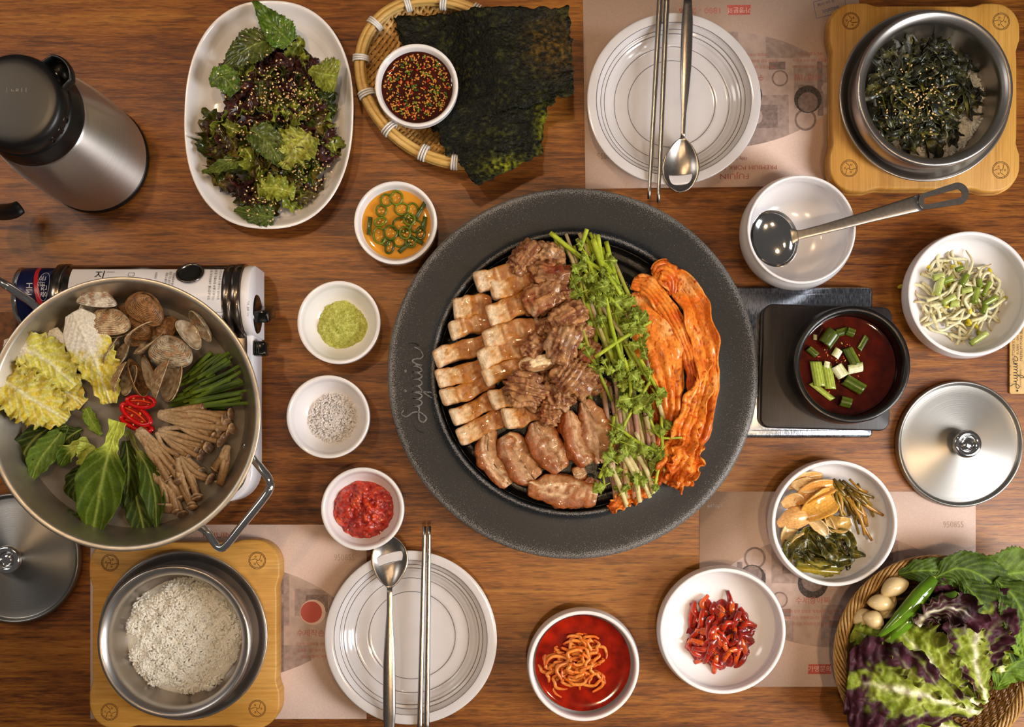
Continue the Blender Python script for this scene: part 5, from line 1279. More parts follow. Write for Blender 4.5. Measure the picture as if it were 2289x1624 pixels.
# ---------------------------------------------------------------- woven bamboo sieve
random.seed(31)
m_bam = mat('split_bamboo', '#cfa562', rough=.42, nscale=260, namt=.16, stretch=(1, 1, 1))
m_bam2 = mat('split_bamboo_dark', '#b98c4c', rough=.42, nscale=260, namt=.18)
m_bamr = wood_mat('bamboo_rim', [(0.30, '#a8803c'), (0.5, '#c9a25a'), (0.70, '#dcbb7c')], rough=.4, dash=.9)
m_tie = mat('white_plastic_tie', '#dcdad8', rough=.35)
SB = P(1000, 181, .030); sa, sb = R(219, .030), R(178, .030); srot = math.radians(-36)
e = E('bamboo_sieve', (SB.x, SB.y, .0003), 'oval woven bamboo sieve with white ties under the seaweed sheets', 'basket')
def SV(u, v, z):       # sieve frame: u along the long axis
    return (SB.x + u * math.cos(srot) - v * math.sin(srot), SB.y + u * math.sin(srot) + v * math.cos(srot), z)
def floor_z(u, v):
    q = (u / sa) ** 2 + (v / sb) ** 2
    return .0045 + .024 * max(0, (q - .35) / .65) ** 1.6
for name, k_, m_ in (('woven_strip', 0, m_bam), ('woven_strip', 1, m_bam2)):
    sp = .0046 if k_ == 0 else .0072; wd = .0019 if k_ == 0 else .0028
    L_ = sb if k_ == 0 else sa; W_ = sa if k_ == 0 else sb
    n_ = int(2 * W_ / sp)
    for i in range(n_):
        o_ = -W_ + sp * (i + .5)
        half = L_ * math.sqrt(max(0, 1 - (o_ / W_) ** 2)) * .985
        if half < .01: continue
        steps = int(2 * half / .0036) + 2
        V, F = [], []
        for j in range(steps + 1):
            t_ = -half + 2 * half * j / steps
            a_, b_ = (o_, t_) if k_ == 0 else (t_, o_)
            ph = math.sin(math.pi * (t_ / (.0072 if k_ == 0 else .0046)) + math.pi * i + (0 if k_ == 0 else math.pi / 2) + .9 * (i % 3))
            z = floor_z(a_, b_) + .0007 * ph * (1 if k_ == 0 else -.4) + (.0006 if k_ == 0 else 0)
            for s_ in (-1, 1):
                p = (a_ + s_ * wd, b_) if k_ == 0 else (a_, b_ + s_ * wd)
                V.append(SV(p[0], p[1], z))
            if j: F.append([2 * j - 2, 2 * j - 1, 2 * j + 1, 2 * j])
        o = M(name, (V, F), m_ if random.random() > .35 else (m_bam2 if k_ == 0 else m_bam), e); solid(o, .0006)
for k, (dr, dz, r_) in enumerate([(0, .030, .0042), (-.0045, .0325, .0030), (-.0055, .0275, .0032), (.002, .0265, .003)]):
    M('rim_hoop', tube([SV((sa - .003 + dr) * math.cos(a), (sb - .003 + dr) * math.sin(a), dz) for a in np.linspace(0, 2 * math.pi, 121)], r_, seg=8, flat=.9, straight=True, cap=False), m_bamr, e)
def tie_at(px, py):
    c = P(px, py, .030); dx, dy = c.x - SB.x, c.y - SB.y
    u = dx * math.cos(-srot) - dy * math.sin(-srot); v = dx * math.sin(-srot) + dy * math.cos(-srot)
    a = math.atan2(v / sb, u / sa); vs = []
    for d in (-.028, 0, .028):
        b = a + d; cc_ = Vector(SV((sa - .006) * math.cos(b), (sb - .006) * math.sin(b), .029)); nn = Vector(SV(math.cos(b) * sb, math.sin(b) * sa, 0)) - Vector(SV(0, 0, 0)); nn.z = 0; nn.normalize()
        vs.append(tube([cc_ + nn * (.0085 * math.cos(q)) + Vector((0, 0, .0078 * math.sin(q))) for q in np.linspace(0, 2 * math.pi, 17)], .0012, seg=6, straight=True, cap=False))
    M('white_tie', join(*vs), m_tie, e)
for q in [(792, 128), (806, 213), (830, 47), (869, 289), (911, 5), (946, 342), (993, 2), (1066, 20), (1016, 372), (1110, 36)]: tie_at(*q)
# ---------------------------------------------------------------- roasted seaweed sheets
def noricol(seed):
    def f(V):
        n = fbm(V + seed, 46, 3, seed); n2 = fbm(V + seed, 330, 2, seed + 2)
        C = mix(lin('#060806'), lin('#12170e'), .5 + n2)
        C = mix(C, lin('#3d4212'), sst(n2 + .6 * n, .22, .62) * .5)
        x = V[:, 0]; y = V[:, 1]
        e1 = np.exp(-(((V - np.array(P(1236, 105, .045))) / .026)[:, :2] ** 2).sum(1)); C = mix(C, lin('#5a4212'), e1 * (.5 + 1.3 * n2))
        e2 = np.exp(-(((V - np.array(P(1215, 285, .045))) / np.array([.008, .022, 1]))[:, :2] ** 2).sum(1)) + np.exp(-(((V - np.array(P(1130, 368, .045))) / np.array([.022, .010, 1]))[:, :2] ** 2).sum(1))
        return mix(C, lin('#7a8414'), e2 * (.35 + 1.2 * n2))
    return f
m_nori = mat('roasted_seaweed', attr=True, rough=.38, nscale=260, namt=.6, spec=.22, bscale=330, bamt=1.0, bdist=.0022)
def nori(quad, z, seed, label, bend, drop=0.0):
    q = [np.array(P(x, y, z[k])) for k, (x, y) in enumerate(quad)]; n = 70
    U_, W_ = np.meshgrid(np.linspace(0, 1, n + 1), np.linspace(0, 1, n + 1), indexing='ij')
    V = (q[0][None, None] * ((1 - U_) * (1 - W_))[..., None] + q[1][None, None] * (U_ * (1 - W_))[..., None] + q[2][None, None] * (U_ * W_)[..., None] + q[3][None, None] * ((1 - U_) * W_)[..., None])
    zt_ = sst(U_, .18, .58); V[..., 2] = z[0] * (1 - zt_) * (1 - W_) + z[3] * (1 - zt_) * W_ + z[1] * zt_ * (1 - W_) + z[2] * zt_ * W_
    Vf = V.reshape(-1, 3); e_ = np.minimum.reduce([U_, 1 - U_, W_, 1 - W_]).ravel()
    jag = np.exp(-e_ / .02)
    Vf[:, 0] += jag * .0020 * vn(Vf, 330, seed) + jag * .0022 * vn(Vf, 120, seed + 4); Vf[:, 1] += jag * .0020 * vn(Vf, 330, seed + 1) + jag * .0022 * vn(Vf, 120, seed + 5)
    Vf[:, 2] += .0030 * fbm(Vf, 28, 2, seed) + .0014 * fbm(Vf, 190, 2, seed + 2) + bend * ((U_.ravel() - .5) ** 2 + (W_.ravel() - .5) ** 2)
    m_ = n + 1
    F = [[i * m_ + j, (i + 1) * m_ + j, (i + 1) * m_ + j + 1, i * m_ + j + 1] for i in range(n) for j in range(n)]
    o = M('seaweed_sheet', (Vf, F, noricol(seed)(Vf)), m_nori, None, label, 'seaweed', 'roasted seaweed sheets'); solid(o, .0005)
nori([(884, 62), (1238, 52), (1242, 232), (1000, 352)], (.013, .042, .042, .036), 4, 'lowest roasted seaweed sheet directly on the sieve', .004)
nori([(962, 268), (1238, 150), (1210, 345), (1066, 416)], (.030, .044, .044, .044), 2, 'roasted seaweed sheet pointing down off the sieve toward the grill', .004)
nori([(882, 36), (1272, 18), (1282, 212), (968, 300)], (.0165, .049, .047, .024), 3, 'topmost roasted seaweed sheet reaching out past the sieve', .006)
# ---------------------------------------------------------------- liquids
def liquid(name, B, z, col, m, label, cat, wall=.006, kind='stuff', sq=1.0, r=None, men=.0008):
    r = r or B[2] - wall
    V, F = lathe([(0, z), (r * .5, z), (r * .92, z), (r, z + men)], (B[0], B[1], 0), 64, 1)
    V, F = V, F[:-1]
    c = vcol(V, col, .08, 60)
    return M(name, (V, F, c), m, None, label, cat, None, kind)
m_sauce = mat('dark_sauce', attr=True, rough=.05, nscale=120, namt=.25, spec=.7)
# sesame and chopped bits in the soy cup
zs = .0195 + .0255
liquid('soy_sauce', C_soy, zs, '#3a1206', m_sauce, 'dark chilli soy sauce filling the cup in the sieve', 'sauce', .0062, men=.001)
cx_, cy_, cr_ = C_soy
def rnd_disc(cx, cy, r, e_=.5):
    a, q = random.uniform(0, 2 * math.pi), r * random.random() ** e_; return cx + q * math.cos(a), cy + q * math.sin(a)
def scatter_seeds(n, fn, label, m=m_seed, s=(.00125, .0008, .0005), c=None):
    base, F0 = CS[3]; V, F, n0, Cc = [], [], 0, []
    for _ in range(n):
        x, y, z = fn(); a = random.uniform(0, 6.28); ca, sa_ = math.cos(a), math.sin(a); k = random.uniform(.8, 1.15); tl = random.uniform(-.5, .5)
        p = base * np.array(s) * k; p = np.stack([p[:, 0] * ca - p[:, 1] * sa_, p[:, 0] * sa_ + p[:, 1] * ca, p[:, 2] + p[:, 0] * tl], 1) + np.array([x, y, z])
        V.append(p); F += [[i + n0 for i in f] for f in F0]; n0 += len(p)
        if c: Cc.append(np.tile(lin(random.choice(c)), (len(p), 1)))
    return M('seeds' if not label.startswith('*') else label[1:], (np.vstack(V), F, np.vstack(Cc) if Cc else None), m, None, label.lstrip('*'), 'seeds', None, 'stuff')
scatter_seeds(420, lambda: (*rnd_disc(cx_, cy_, cr_ * .80), zs + .0004 + random.random() * .0012), 'toasted sesame seeds floating in the soy sauce cup', mat('oily_sesame', '#c47f2c', rough=.18, nscale=800, namt=.35, coat=.6))
for k in range(110):
    x, y = rnd_disc(cx_, cy_, cr_ * .78); z = zs + .0008; a = random.uniform(0, 6.28); L = random.uniform(.0010, .0022)
    g = random.choice(['#24500f', '#3b6f16', '#1c3d0c', '#537f1c', '#5a7d1e', '#9c1c0a'])
    d = Vector((math.cos(a), math.sin(a), random.uniform(-.2, .2)))
    M('chopped_bit', tube([Vector((x, y, z)) - d * L, Vector((x, y, z + .0003)), Vector((x, y, z)) + d * L], random.uniform(.0008, .0014), n=4, seg=6, flat=.6, col=cst(g)), m_gloss, None, 'chopped chive or chilli bit in the soy sauce cup', 'garnish', 'chopped bits in the soy sauce')
# vinegar with green chilli rings
zv = .0003 + .0225
m_vin = mat('yellow_vinegar', '#cf8f2e', rough=.05, nscale=30, namt=.12, spec=.6)
liquid('vinegar', C_chili, zv, '#cf8f2e', m_vin, 'yellow vinegar sauce filling the chilli cup', 'sauce', .0075)
def ring_(px, py, a, b, rot, z, g, label, grp, name='chilli_ring', m=None, rr=.0013):
    c = P(px, py, z); A, B = R(a, z), R(b, z); r_ = math.radians(rot); e_ = E(name, tuple(c), label, 'chilli', grp)
    pts = [(c.x + A * math.cos(t_) * math.cos(r_) - B * math.sin(t_) * math.sin(r_), c.y + A * math.cos(t_) * math.sin(r_) + B * math.sin(t_) * math.cos(r_), z + .0004 * math.sin(2 * t_)) for t_ in np.linspace(0, 2 * math.pi, 25)]
    M('rind', tube(pts, rr, seg=6, flat=1.2, straight=True, cap=False, col=cst(g)), m or m_gloss, e_)
    if name == 'chilli_ring':
        for k in range(3):
            q = Vector((c.x + A * .4 * math.cos(k * 2.1 + px), c.y + B * .4 * math.sin(k * 2.1 + px), z)); M('seed', xf((CS[3][0], CS[3][1], vcol(CS[3][0], '#c9b26a')), q, scale=(.0009, .0009, .0005)), m_gloss, e_)
rings = [(863, 447, 12, 13), (886, 442, 13, 15), (852, 470, 11, 12), (850, 495, 14, 8), (898, 467, 15, 13), (848, 526, 13, 18), (898, 502, 20, 16), (873, 519, 15, 15), (893, 538, 13, 13), (871, 551, 9, 15), (915, 490, 12, 12), (905, 520, 12, 13), (922, 470, 12, 16), (930, 505, 13, 14), (918, 540, 11, 12), (940, 520, 9, 13), (862, 540, 9, 8)]
for k, (x, y, a, b) in enumerate(rings): ring_(x, y, a, b, random.uniform(-20, 20), zv + .001 + .0012 * (k % 4), random.choice(['#3d5c12', '#2c470e', '#5b7618', '#4d6a14']), 'green chilli ring floating in the yellow vinegar', 'chilli rings in the vinegar cup', rr=.00125)
for (x, y, L, a_) in ((826, 505, 20, 85), (940, 470, 22, 60), (930, 535, 18, -30), (948, 500, 16, 80), (905, 552, 18, 40)):
    c = P(x, y, zv + .0025); d = Vector((math.cos(math.radians(a_)), math.sin(math.radians(a_)), 0)) * R(L, zv)
    M('chilli_strip', tube([c - d, c + Vector((0, 0, .001)), c + d], .0024, n=8, seg=8, flat=.35, col=cst('#2f4c10')), m_gloss, None, 'flat green chilli strip at the edge of the vinegar cup', 'chilli', 'chilli strips in the vinegar cup')
# ---------------------------------------------------------------- mounds
def mound(name, px, py, a, b, z0, h, cols, m, label, cat, seed, scale=420, amp=.0016, n=64, expo=2.2, lump=90, rim=.12):
    c = P(px, py, z0); A, B = R(a, z0), R(b, z0); rings_, seg = n // 2, n * 2
    V = [(c.x, c.y, z0 + h)]
    for i in range(1, rings_ + 1):
        s = i / rings_
        for j in range(seg):
            t_ = 2 * math.pi * j / seg; V.append((c.x + A * s * math.cos(t_), c.y + B * s * math.sin(t_), z0 + h * (1 - s ** expo)))
    V = np.array(V); d = V - np.array([c.x, c.y, z0]); s = np.hypot(d[:, 0] / A, d[:, 1] / B)
    nn = fbm(V * np.array([1, 1, 0]) + seed, lump, 2, seed)
    V[:, :2] += d[:, :2] * (rim * nn * sst(s, .3, 1))[:, None]
    f = fbm(V + seed, scale, 3, seed + 1); V[:, 2] += amp * f * 1.6 + amp * 1.6 * nn * (1 - s ** 3); V[s > .97, 2] = z0
    cs = [lin(x) for x in cols]; C = mix(cs[0], cs[1], .5 + 1.1 * f)
    if len(cs) > 2: C = mix(C, cs[2], sst(f, .25, .6))
    F = [[0, 1 + j, 1 + (j + 1) % seg] for j in range(seg)] + [[1 + (i - 1) * seg + j, 1 + i * seg + j, 1 + i * seg + (j + 1) % seg, 1 + (i - 1) * seg + (j + 1) % seg] for i in range(1, rings_) for j in range(seg)]
    return M(name, (V, F, C), m, None, label, cat, None, 'stuff')
m_powder = mat('crumbly_paste', attr=True, rough=.7, nscale=700, namt=.25, bscale=800, bamt=.9, bdist=.0016)
mound('mustard', 766, 727, 58, 55, .0068, .011, ('#a4ad52', '#c2cb78', '#d2d98f'), m_powder, 'crumbly pale green mustard mound in its white cup', 'mustard', 3, 380, .0017)
m_salt = mat('salt_crystals', '#e8e4e4', rough=.3, spec=.6, nscale=600, namt=.08, bscale=1400, bamt=.6)
mound('salt_bed', 749, 936, 50, 50, .0068, .003, ('#dcd8d8', '#eeeaea'), mat('salt_bed', attr=True, rough=.5, bscale=900, bamt=.8, bdist=.0015), 'bed of coarse white salt in its white cup', 'salt', 4, 400, .0012)
def crystals(n, px, py, r, z, h):
    V, F, n0 = [], [], 0; c = P(px, py, z); b_, f_ = rbox(1, 1, 1, .01, 1)
    rr = R(r, z)
    for _ in range(n):
        x, y = rnd_disc(c.x, c.y, rr, .62); q = math.hypot(x - c.x, y - c.y) / rr; s = random.uniform(.0005, .0012)
        m3 = np.array(Matrix.Rotation(random.uniform(0, 6), 3, Vector((random.random(), random.random(), random.random() + .01)).normalized()))
        V.append((b_ * s * np.array([1, random.uniform(.5, 1), random.uniform(.3, .8)])) @ m3.T + np.array([x, y, z + h * (1 - q ** 2) + random.random() * .0015])); F += [[i + n0 for i in f] for f in f_]; n0 += len(b_)
    M('salt_grains', (np.vstack(V), F), m_salt, None, 'coarse salt crystals heaped in the white cup', 'salt', None, 'stuff', smooth=False)
crystals(1500, 749, 937, 59, .0075, .0045)
m_paste = mat('chilli_paste', attr=True, rough=.13, nscale=300, namt=.3, coat=.6, bscale=420, bamt=.8, bdist=.0018)
mound('chilli_paste', 812, 1140, 80, 70, .010, .013, ('#8c1505', '#c23411', '#d8581c'), m_paste, 'chunky red chilli paste in its white cup', 'paste', 6, 230, .0026, 80, 3.2, 70, .10)
# ---------------------------------------------------------------- rice
def rice(cx, cy, r, z, h, n, label, seed, dx=0, dy=0, base=True, zf=None):
    random.seed(seed); V, F, n0 = [], [], 0
    th = np.linspace(0, 2 * np.pi, 6)[:-1]
    g = np.array([(-1, 0, 0)] + [(-.55, .42 * math.cos(t_), .42 * math.sin(t_)) for t_ in th] + [(.5, .46 * math.cos(t_), .46 * math.sin(t_)) for t_ in th] + [(1, 0, 0)])
    gf = [[0, 1 + (i + 1) % 5, 1 + i] for i in range(5)] + [[1 + i, 1 + (i + 1) % 5, 6 + (i + 1) % 5, 6 + i] for i in range(5)] + [[6 + i, 6 + (i + 1) % 5, 11] for i in range(5)]
    if base:
        vb, fb = lathe([(0, z + h - .0015), (r * .55, z + h * .8 - .0015), (r * .85, z + h * .35), (r, z - .004), (r * .96, z - .008), (0, z - .008)], (cx, cy, 0), 40, 1); V.append(vb); F += fb; n0 = len(vb)
    for _ in range(n):
        q = random.random() ** .5; a = random.uniform(0, 6.283); rr = r * q * (1 + .05 * math.sin(a * 5 + seed) + .03 * math.sin(a * 11))
        x, y = cx + rr * math.cos(a), cy + rr * math.sin(a)
        zz = z + h * (1 - q ** 2.5) + random.uniform(-.0008, .0012) - .010 * max(0, q - .9) * 6 + .0018 * math.sin(x * 260 + 1) * math.sin(y * 230)
        s = random.uniform(.0026, .0036)
        m3 = np.array(Matrix.Rotation(random.uniform(0, 6.28), 3, 'Z') @ Matrix.Rotation(random.uniform(-.7, .7), 3, 'Y'))
        V.append((g * s * np.array([1, .85, .8])) @ m3.T + np.array([x, y, zz])); F += [[i + n0 for i in f] for f in gf]; n0 += 12
    return M('rice', (np.vstack(V), F), m_grain, None, label, 'rice', None, 'stuff')
q = P(404, 1424, .052); rice(q.x, q.y, R(131, .052), .047, .008, 4600, 'heap of cooked white rice in the steel pot on the bamboo board', 1)
q = P(2080, 215, .045); rice(q.x + .004, q.y - .004, R(133, .045), .047, .002, 2200, 'white rice showing under the dark greens in the steel pot', 2)
# ---------------------------------------------------------------- wilted greens
random.seed(8)
m_wilt = mat('wilted_greens', attr=True, rough=.26, nscale=330, namt=.35, coat=.25, bscale=480, bamt=.6, bdist=.001)
def crumple(c, L, W_, seed, cols, z, name, m, label, cat, grp, nu=22, nv=12, crk=.004, cup=None, tw=1.0, teeth=(0, 0), curl=.4, light=None, ruf=None, arch_=.006, th=.0005, crs=95):
    a = random.uniform(0, 6.28) if c[2] is None else math.radians(c[2])
    cc_ = P(c[0], c[1], z); d = Vector((math.cos(a), math.sin(a), 0)); s_ = Vector((-d.y, d.x, 0))
    sp = [cc_ - d * L * .5 + s_ * random.uniform(-.2, .2) * L, cc_ - d * L * .15 + s_ * random.uniform(-.15, .15) * L + Vector((0, 0, arch_)), cc_ + d * L * .2 + s_ * random.uniform(-.15, .15) * L + Vector((0, 0, arch_ * random.uniform(.3, 1))), cc_ + d * L * .5 + s_ * random.uniform(-.2, .2) * L + Vector((0, 0, -arch_ * .3))]
    c1, c2, c3 = [lin(q) for q in cols]
    def cf(u, v, mid, side, V):
        n = fbm(V + seed, 110, 3, seed); C = mix(c1, c2, .5 + 1.1 * n); C = mix(C, c3, sst(n + .25 * np.abs(v), .2, .55) * .8)
        if light is not None: C = mix(C, lin(light), np.clip(mid * .9 + side * .35, 0, 1) * .7)
        return C
    o = M(name, leaf(sp, [W_ * .25, W_ * .8, W_, W_ * .8, W_ * .15], ruf or (W_ * .3, random.uniform(1.5, 3.5)), (random.uniform(-1, 1) if cup is None else cup) * curl * 2, seed, nu, nv, cf, teeth, (crk, crs), [random.uniform(-tw, tw) for _ in range(3)], vein=.0003), m, None, label, cat, grp)
    solid(o, th)
GPc = (GP[0], GP[1])
for k in range(230):
    a = random.uniform(0, 6.28); q = random.random() ** .55
    x, y = 2056 + 118 * q * math.cos(a), 212 + 124 * q * math.sin(a)
    cols = random.choice([('#191c14', '#33362a', '#52552c'), ('#1c1e14', '#3a3a24', '#66642c'), ('#141716', '#2b302c', '#454a32'), ('#1f2012', '#454324', '#7c7230')])
    crumple((x, y, None), random.uniform(.018, .036), random.uniform(.0022, .0066), k, cols, .052 + .012 * (1 - q * q) + random.uniform(-.003, .003), 'wilted_leaf', m_wilt, 'dark wilted radish leaf in the tangle inside the steel pot', 'greens', 'wilted greens in the steel pot', 16, 8, .003, tw=1.4)
for k in range(34):
    a = random.uniform(0, 6.28); q = random.random() ** .6; x, y = 2050 + 100 * q * math.cos(a), 210 + 110 * q * math.sin(a); z = .060 + .009 * (1 - q * q); b = random.uniform(0, 6.28); L = random.uniform(18, 42)
    pts = [P(x - L * math.cos(b), y - L * math.sin(b), z), P(x + random.uniform(-10, 10), y + random.uniform(-10, 10), z + .003), P(x + L * math.cos(b), y + L * math.sin(b), z - .002)]
    g = random.choice(['#5b5a1e', '#3c4218', '#7a6c24', '#2d3316'])
    M('wilted_shoot', tube(pts, [random.uniform(.0007, .0013), .0009, .0006], n=14, seg=6, flat=.7, col=cst(g)), m_gloss, None, 'thin olive stalk among the wilted greens in the steel pot', 'greens', 'stalks in the wilted greens')
scatter_seeds(120, lambda: (lambda p: (p[0], p[1], .0755 - 2.2 * ((p[0] - P(2048, 222, .07).x) ** 2 + (p[1] - P(2048, 222, .07).y) ** 2) * 1.6))(rnd_disc(P(2048, 222, .07).x, P(2048, 222, .07).y, .044, .9)), 'toasted sesame seeds on the wilted greens', s=(.0012, .0008, .0005))
# ---------------------------------------------------------------- dressed leaf salad
random.seed(12)
PURP = ('#1f0e10', '#35161a', '#4a2a1c'); DGR = ('#1b2a0c', '#33461a', '#4a4a1a'); LGR = ('#4a5c18', '#728628', '#94a03c'); BRN = ('#2e2412', '#4b3a18', '#6a5a22')
lab = {0: 'dark purple lettuce shred in the dressed salad on the oval platter', 1: 'dark green leaf piece in the dressed salad on the oval platter', 2: 'light green lettuce shred in the dressed salad on the oval platter', 3: 'brown-green leaf piece in the dressed salad on the oval platter'}
gr = {0: 'purple lettuce shreds in the salad', 1: 'dark green pieces in the salad', 2: 'light green lettuce shreds in the salad', 3: 'brown-green pieces in the salad'}
for k in range(200):
    a = random.uniform(0, 6.28); q = random.random() ** .6
    x, y = 608 + 136 * q * math.cos(a) * (1 + .1 * math.sin(3 * a)), 278 + 190 * q * math.sin(a)
    if y < 200: w_ = [.62, .16, .10, .12]
    elif y < 330: w_ = [.30, .28, .22, .20]
    else: w_ = [.14, .26, .36, .24]
    c = random.choices([0, 1, 2, 3], w_)[0]; cols = (PURP, DGR, LGR, BRN)[c]
    z = .014 + .028 * (1 - q * q) + random.uniform(-.003, .006)
    crumple((x, y, None), random.uniform(.022, .042), random.uniform(.007, .015), k + 100, cols, z, 'salad_leaf', m_wetleaf, lab[c], 'salad', gr[c], 26, 18, .0060, tw=1.1, teeth=(random.choice([5, 7]), .5), light={0: '#6b3a36', 1: '#5c7a2a', 2: '#c3cf76', 3: '#8a8a3a'}[c], arch_=.005, crs=120)
def pleaf(sp, wd, z, cols, label, seed, name='perilla_leaf', cat='salad', grp=None, cup=.1, vein='#7fa64a', teeth=(16, .16), m=m_wetleaf, ruf=(.0015, 3), nvein=7, crk=(.0012, 110), roll=0, nu=44, nv=24, va=.45):
    c1, c2 = lin(cols[0]), lin(cols[1])
    def cf(u, v, mid, side, V):
        n = fbm(V + seed, 130, 3, seed); return mix(mix(c1, c2, .5 + n), lin(vein), np.clip(mid * .9 + side * .5, 0, 1) * va)
    o = M(name, leaf([P(p[0], p[1], z + (p[2] if len(p) > 2 else 0)) for p in sp], [R(x, z) for x in wd], ruf, cup, seed, nu, nv, cf, teeth, crk, roll, vein=.0011, nvein=nvein), m, None, label, cat, grp); solid(o, .0006)
pleaf([(650, 96), (615, 60, .004), (566, 2, -.002)], [22, 38, 24, 3], .047, ('#1c5416', '#2f7a20'), 'bright green serrated perilla leaf pointing up to the platter edge', 1)
pleaf([(610, 90), (560, 105, .004), (500, 150, -.004)], [20, 34, 40, 28, 5], .044, ('#2a3c16', '#40501f'), 'olive perilla leaf lying flat just below the bright serrated one', 2)
pleaf([(690, 158), (722, 165, .004), (755, 172, .004)], [5, 18, 34, 40, 34], .046, ('#55641c', '#7f8a34'), 'fan-shaped light green leaf end reaching toward the sieve', 3, va=.7)
pleaf([(545, 350), (500, 368, .002), (453, 386, -.006)], [18, 17, 12, 3], .036, ('#34541a', '#55702c'), 'narrow leaf sticking out over the platter rim toward the flask', 4)
pleaf([(612, 485), (575, 480, .002), (524, 468, -.004)], [22, 24, 20, 4], .030, ('#24461a', '#3b5c22'), 'flat dark leaf lowest on the platter', 5)
pleaf([(560, 290), (600, 318, .004), (628, 372, 0)], [20, 32, 34, 26, 6], .054, ('#2f4a1c', '#4a642c'), 'flat perilla leaf on top of the middle of the salad', 6)
pleaf([(470, 190), (498, 172, .002), (530, 205, .002)], [6, 24, 28, 20], .042, ('#21491a', '#3c7a22'), 'small bright-edged leaf at the side of the salad toward the flask', 7)
pleaf([(690, 300), (660, 335, .004), (630, 375, 0)], [30, 44, 40, 22, 6], .054, ('#66702a', '#9c9c44'), 'ruffled light green lettuce piece on the lower half of the salad', 8, m=m_wetleaf, ruf=(.005, 4), crk=(.004, 120), vein='#d8d9a0')
pleaf([(575, 425), (610, 418, .004), (660, 430, 0)], [14, 26, 28, 14], .044, ('#5c7222', '#8a963a'), 'ruffled bright green lettuce piece near the bottom of the salad', 9, m=m_wetleaf, ruf=(.005, 4), crk=(.004, 130), vein='#c3cf76')
def salz():
    c = random.choice([(600, 175, .035, .55), (640, 200, .03, .6), (665, 228, .022, .5), (680, 365, .028, .5), (625, 300, .055, .6), (600, 440, .03, .7), (600, 270, .06, .5)])
    p = P(c[0], c[1], .055); x, y = rnd_disc(p.x, p.y, c[2], .7); cy2 = P(612, 278, 0); q2 = ((x - cy2.x) / .066) ** 2 + ((y - cy2.y) / .10) ** 2
    return x, y, .0525 - .012 * min(q2, 1.2) + random.random() * .004
scatter_seeds(430, salz, 'toasted sesame seeds sprinkled over the dressed salad', s=(.0012, .0008, .0005))
# ---------------------------------------------------------------- bean sprouts
random.seed(14)
zb0 = .0065
for k in range(95):
    a = random.uniform(0, 6.28); q = random.random() ** .6; x, y = 2148 + 84 * q * math.cos(a), 664 + 90 * q * math.sin(a); z = zb0 + .005 + .018 * (1 - q * q) * random.random()
    b = random.uniform(0, 6.28); L = random.uniform(28, 52); cv = random.uniform(-26, 26)
    pts = [P(x - L * math.cos(b), y - L * math.sin(b), z), P(x - L * .3 * math.cos(b) - cv * math.sin(b), y - L * .3 * math.sin(b) + cv * math.cos(b), z + .003), P(x + L * .4 * math.cos(b) + cv * .3 * math.sin(b), y + L * .4 * math.sin(b) - cv * .3 * math.cos(b), z + .003), P(x + L * math.cos(b), y + L * math.sin(b), z - .002)]
    e_ = E('bean_sprout', tuple(pts[0]), 'pale bean sprout in the tangle inside its white bowl', 'sprout', 'bean sprouts in the white bowl')
    M('stalk', tube(pts, [.0020, .0019, .0016, .0006], n=18, seg=7, col=grad('#e0d6a0', '#dfd8b0', '#d9d0a6', '#b08c4e')), m_gloss, e_)
    if k % 3 == 0:
        d = (pts[0] - pts[1]).normalized(); M('bean_head', xf((CS[5][0], CS[5][1], vcol(CS[5][0], random.choice(['#c8b41e', '#b7a81a', '#d3c23c']))), pts[0] + d * .002, (0, 0, b), (.0042, .0024, .0022)), m_gloss, e_)
for k, (x, y, L, w_, a_) in enumerate([(2100, 640, 20, 9, 75), (2118, 625, 12, 9, 20), (2155, 625, 14, 9, 60), (2180, 660, 18, 10, 80), (2205, 645, 18, 6, 65), (2212, 672, 18, 8, 30), (2120, 670, 16, 9, 30), (2133, 678, 10, 10, 0), (2160, 648, 12, 8, 10), (2188, 756, 22, 8, 35), (2098, 618, 12, 9, 10), (2200, 690, 10, 7, 70), (2145, 600, 9, 6, 20), (2190, 632, 10, 7, 100)]):
    z = zb0 + .023; c = P(x, y, z); d = Vector((math.cos(math.radians(a_)), math.sin(math.radians(a_)), .1)) * R(L, z)
    g = random.choice([('#4a7018', '#6c902a'), ('#93ac58', '#b9c886'), ('#587f20', '#86a248')])
    v_, f_, c__ = tube([c - d, c, c + d], R(w_ * .8, z), n=6, seg=12, cap=False, col=grad(*g)); o = M('scallion_piece', (v_, f_, c__), m_gloss, None, 'short green onion tube among the bean sprouts', 'onion', 'green onion pieces in the sprouts'); solid(o, .0006)
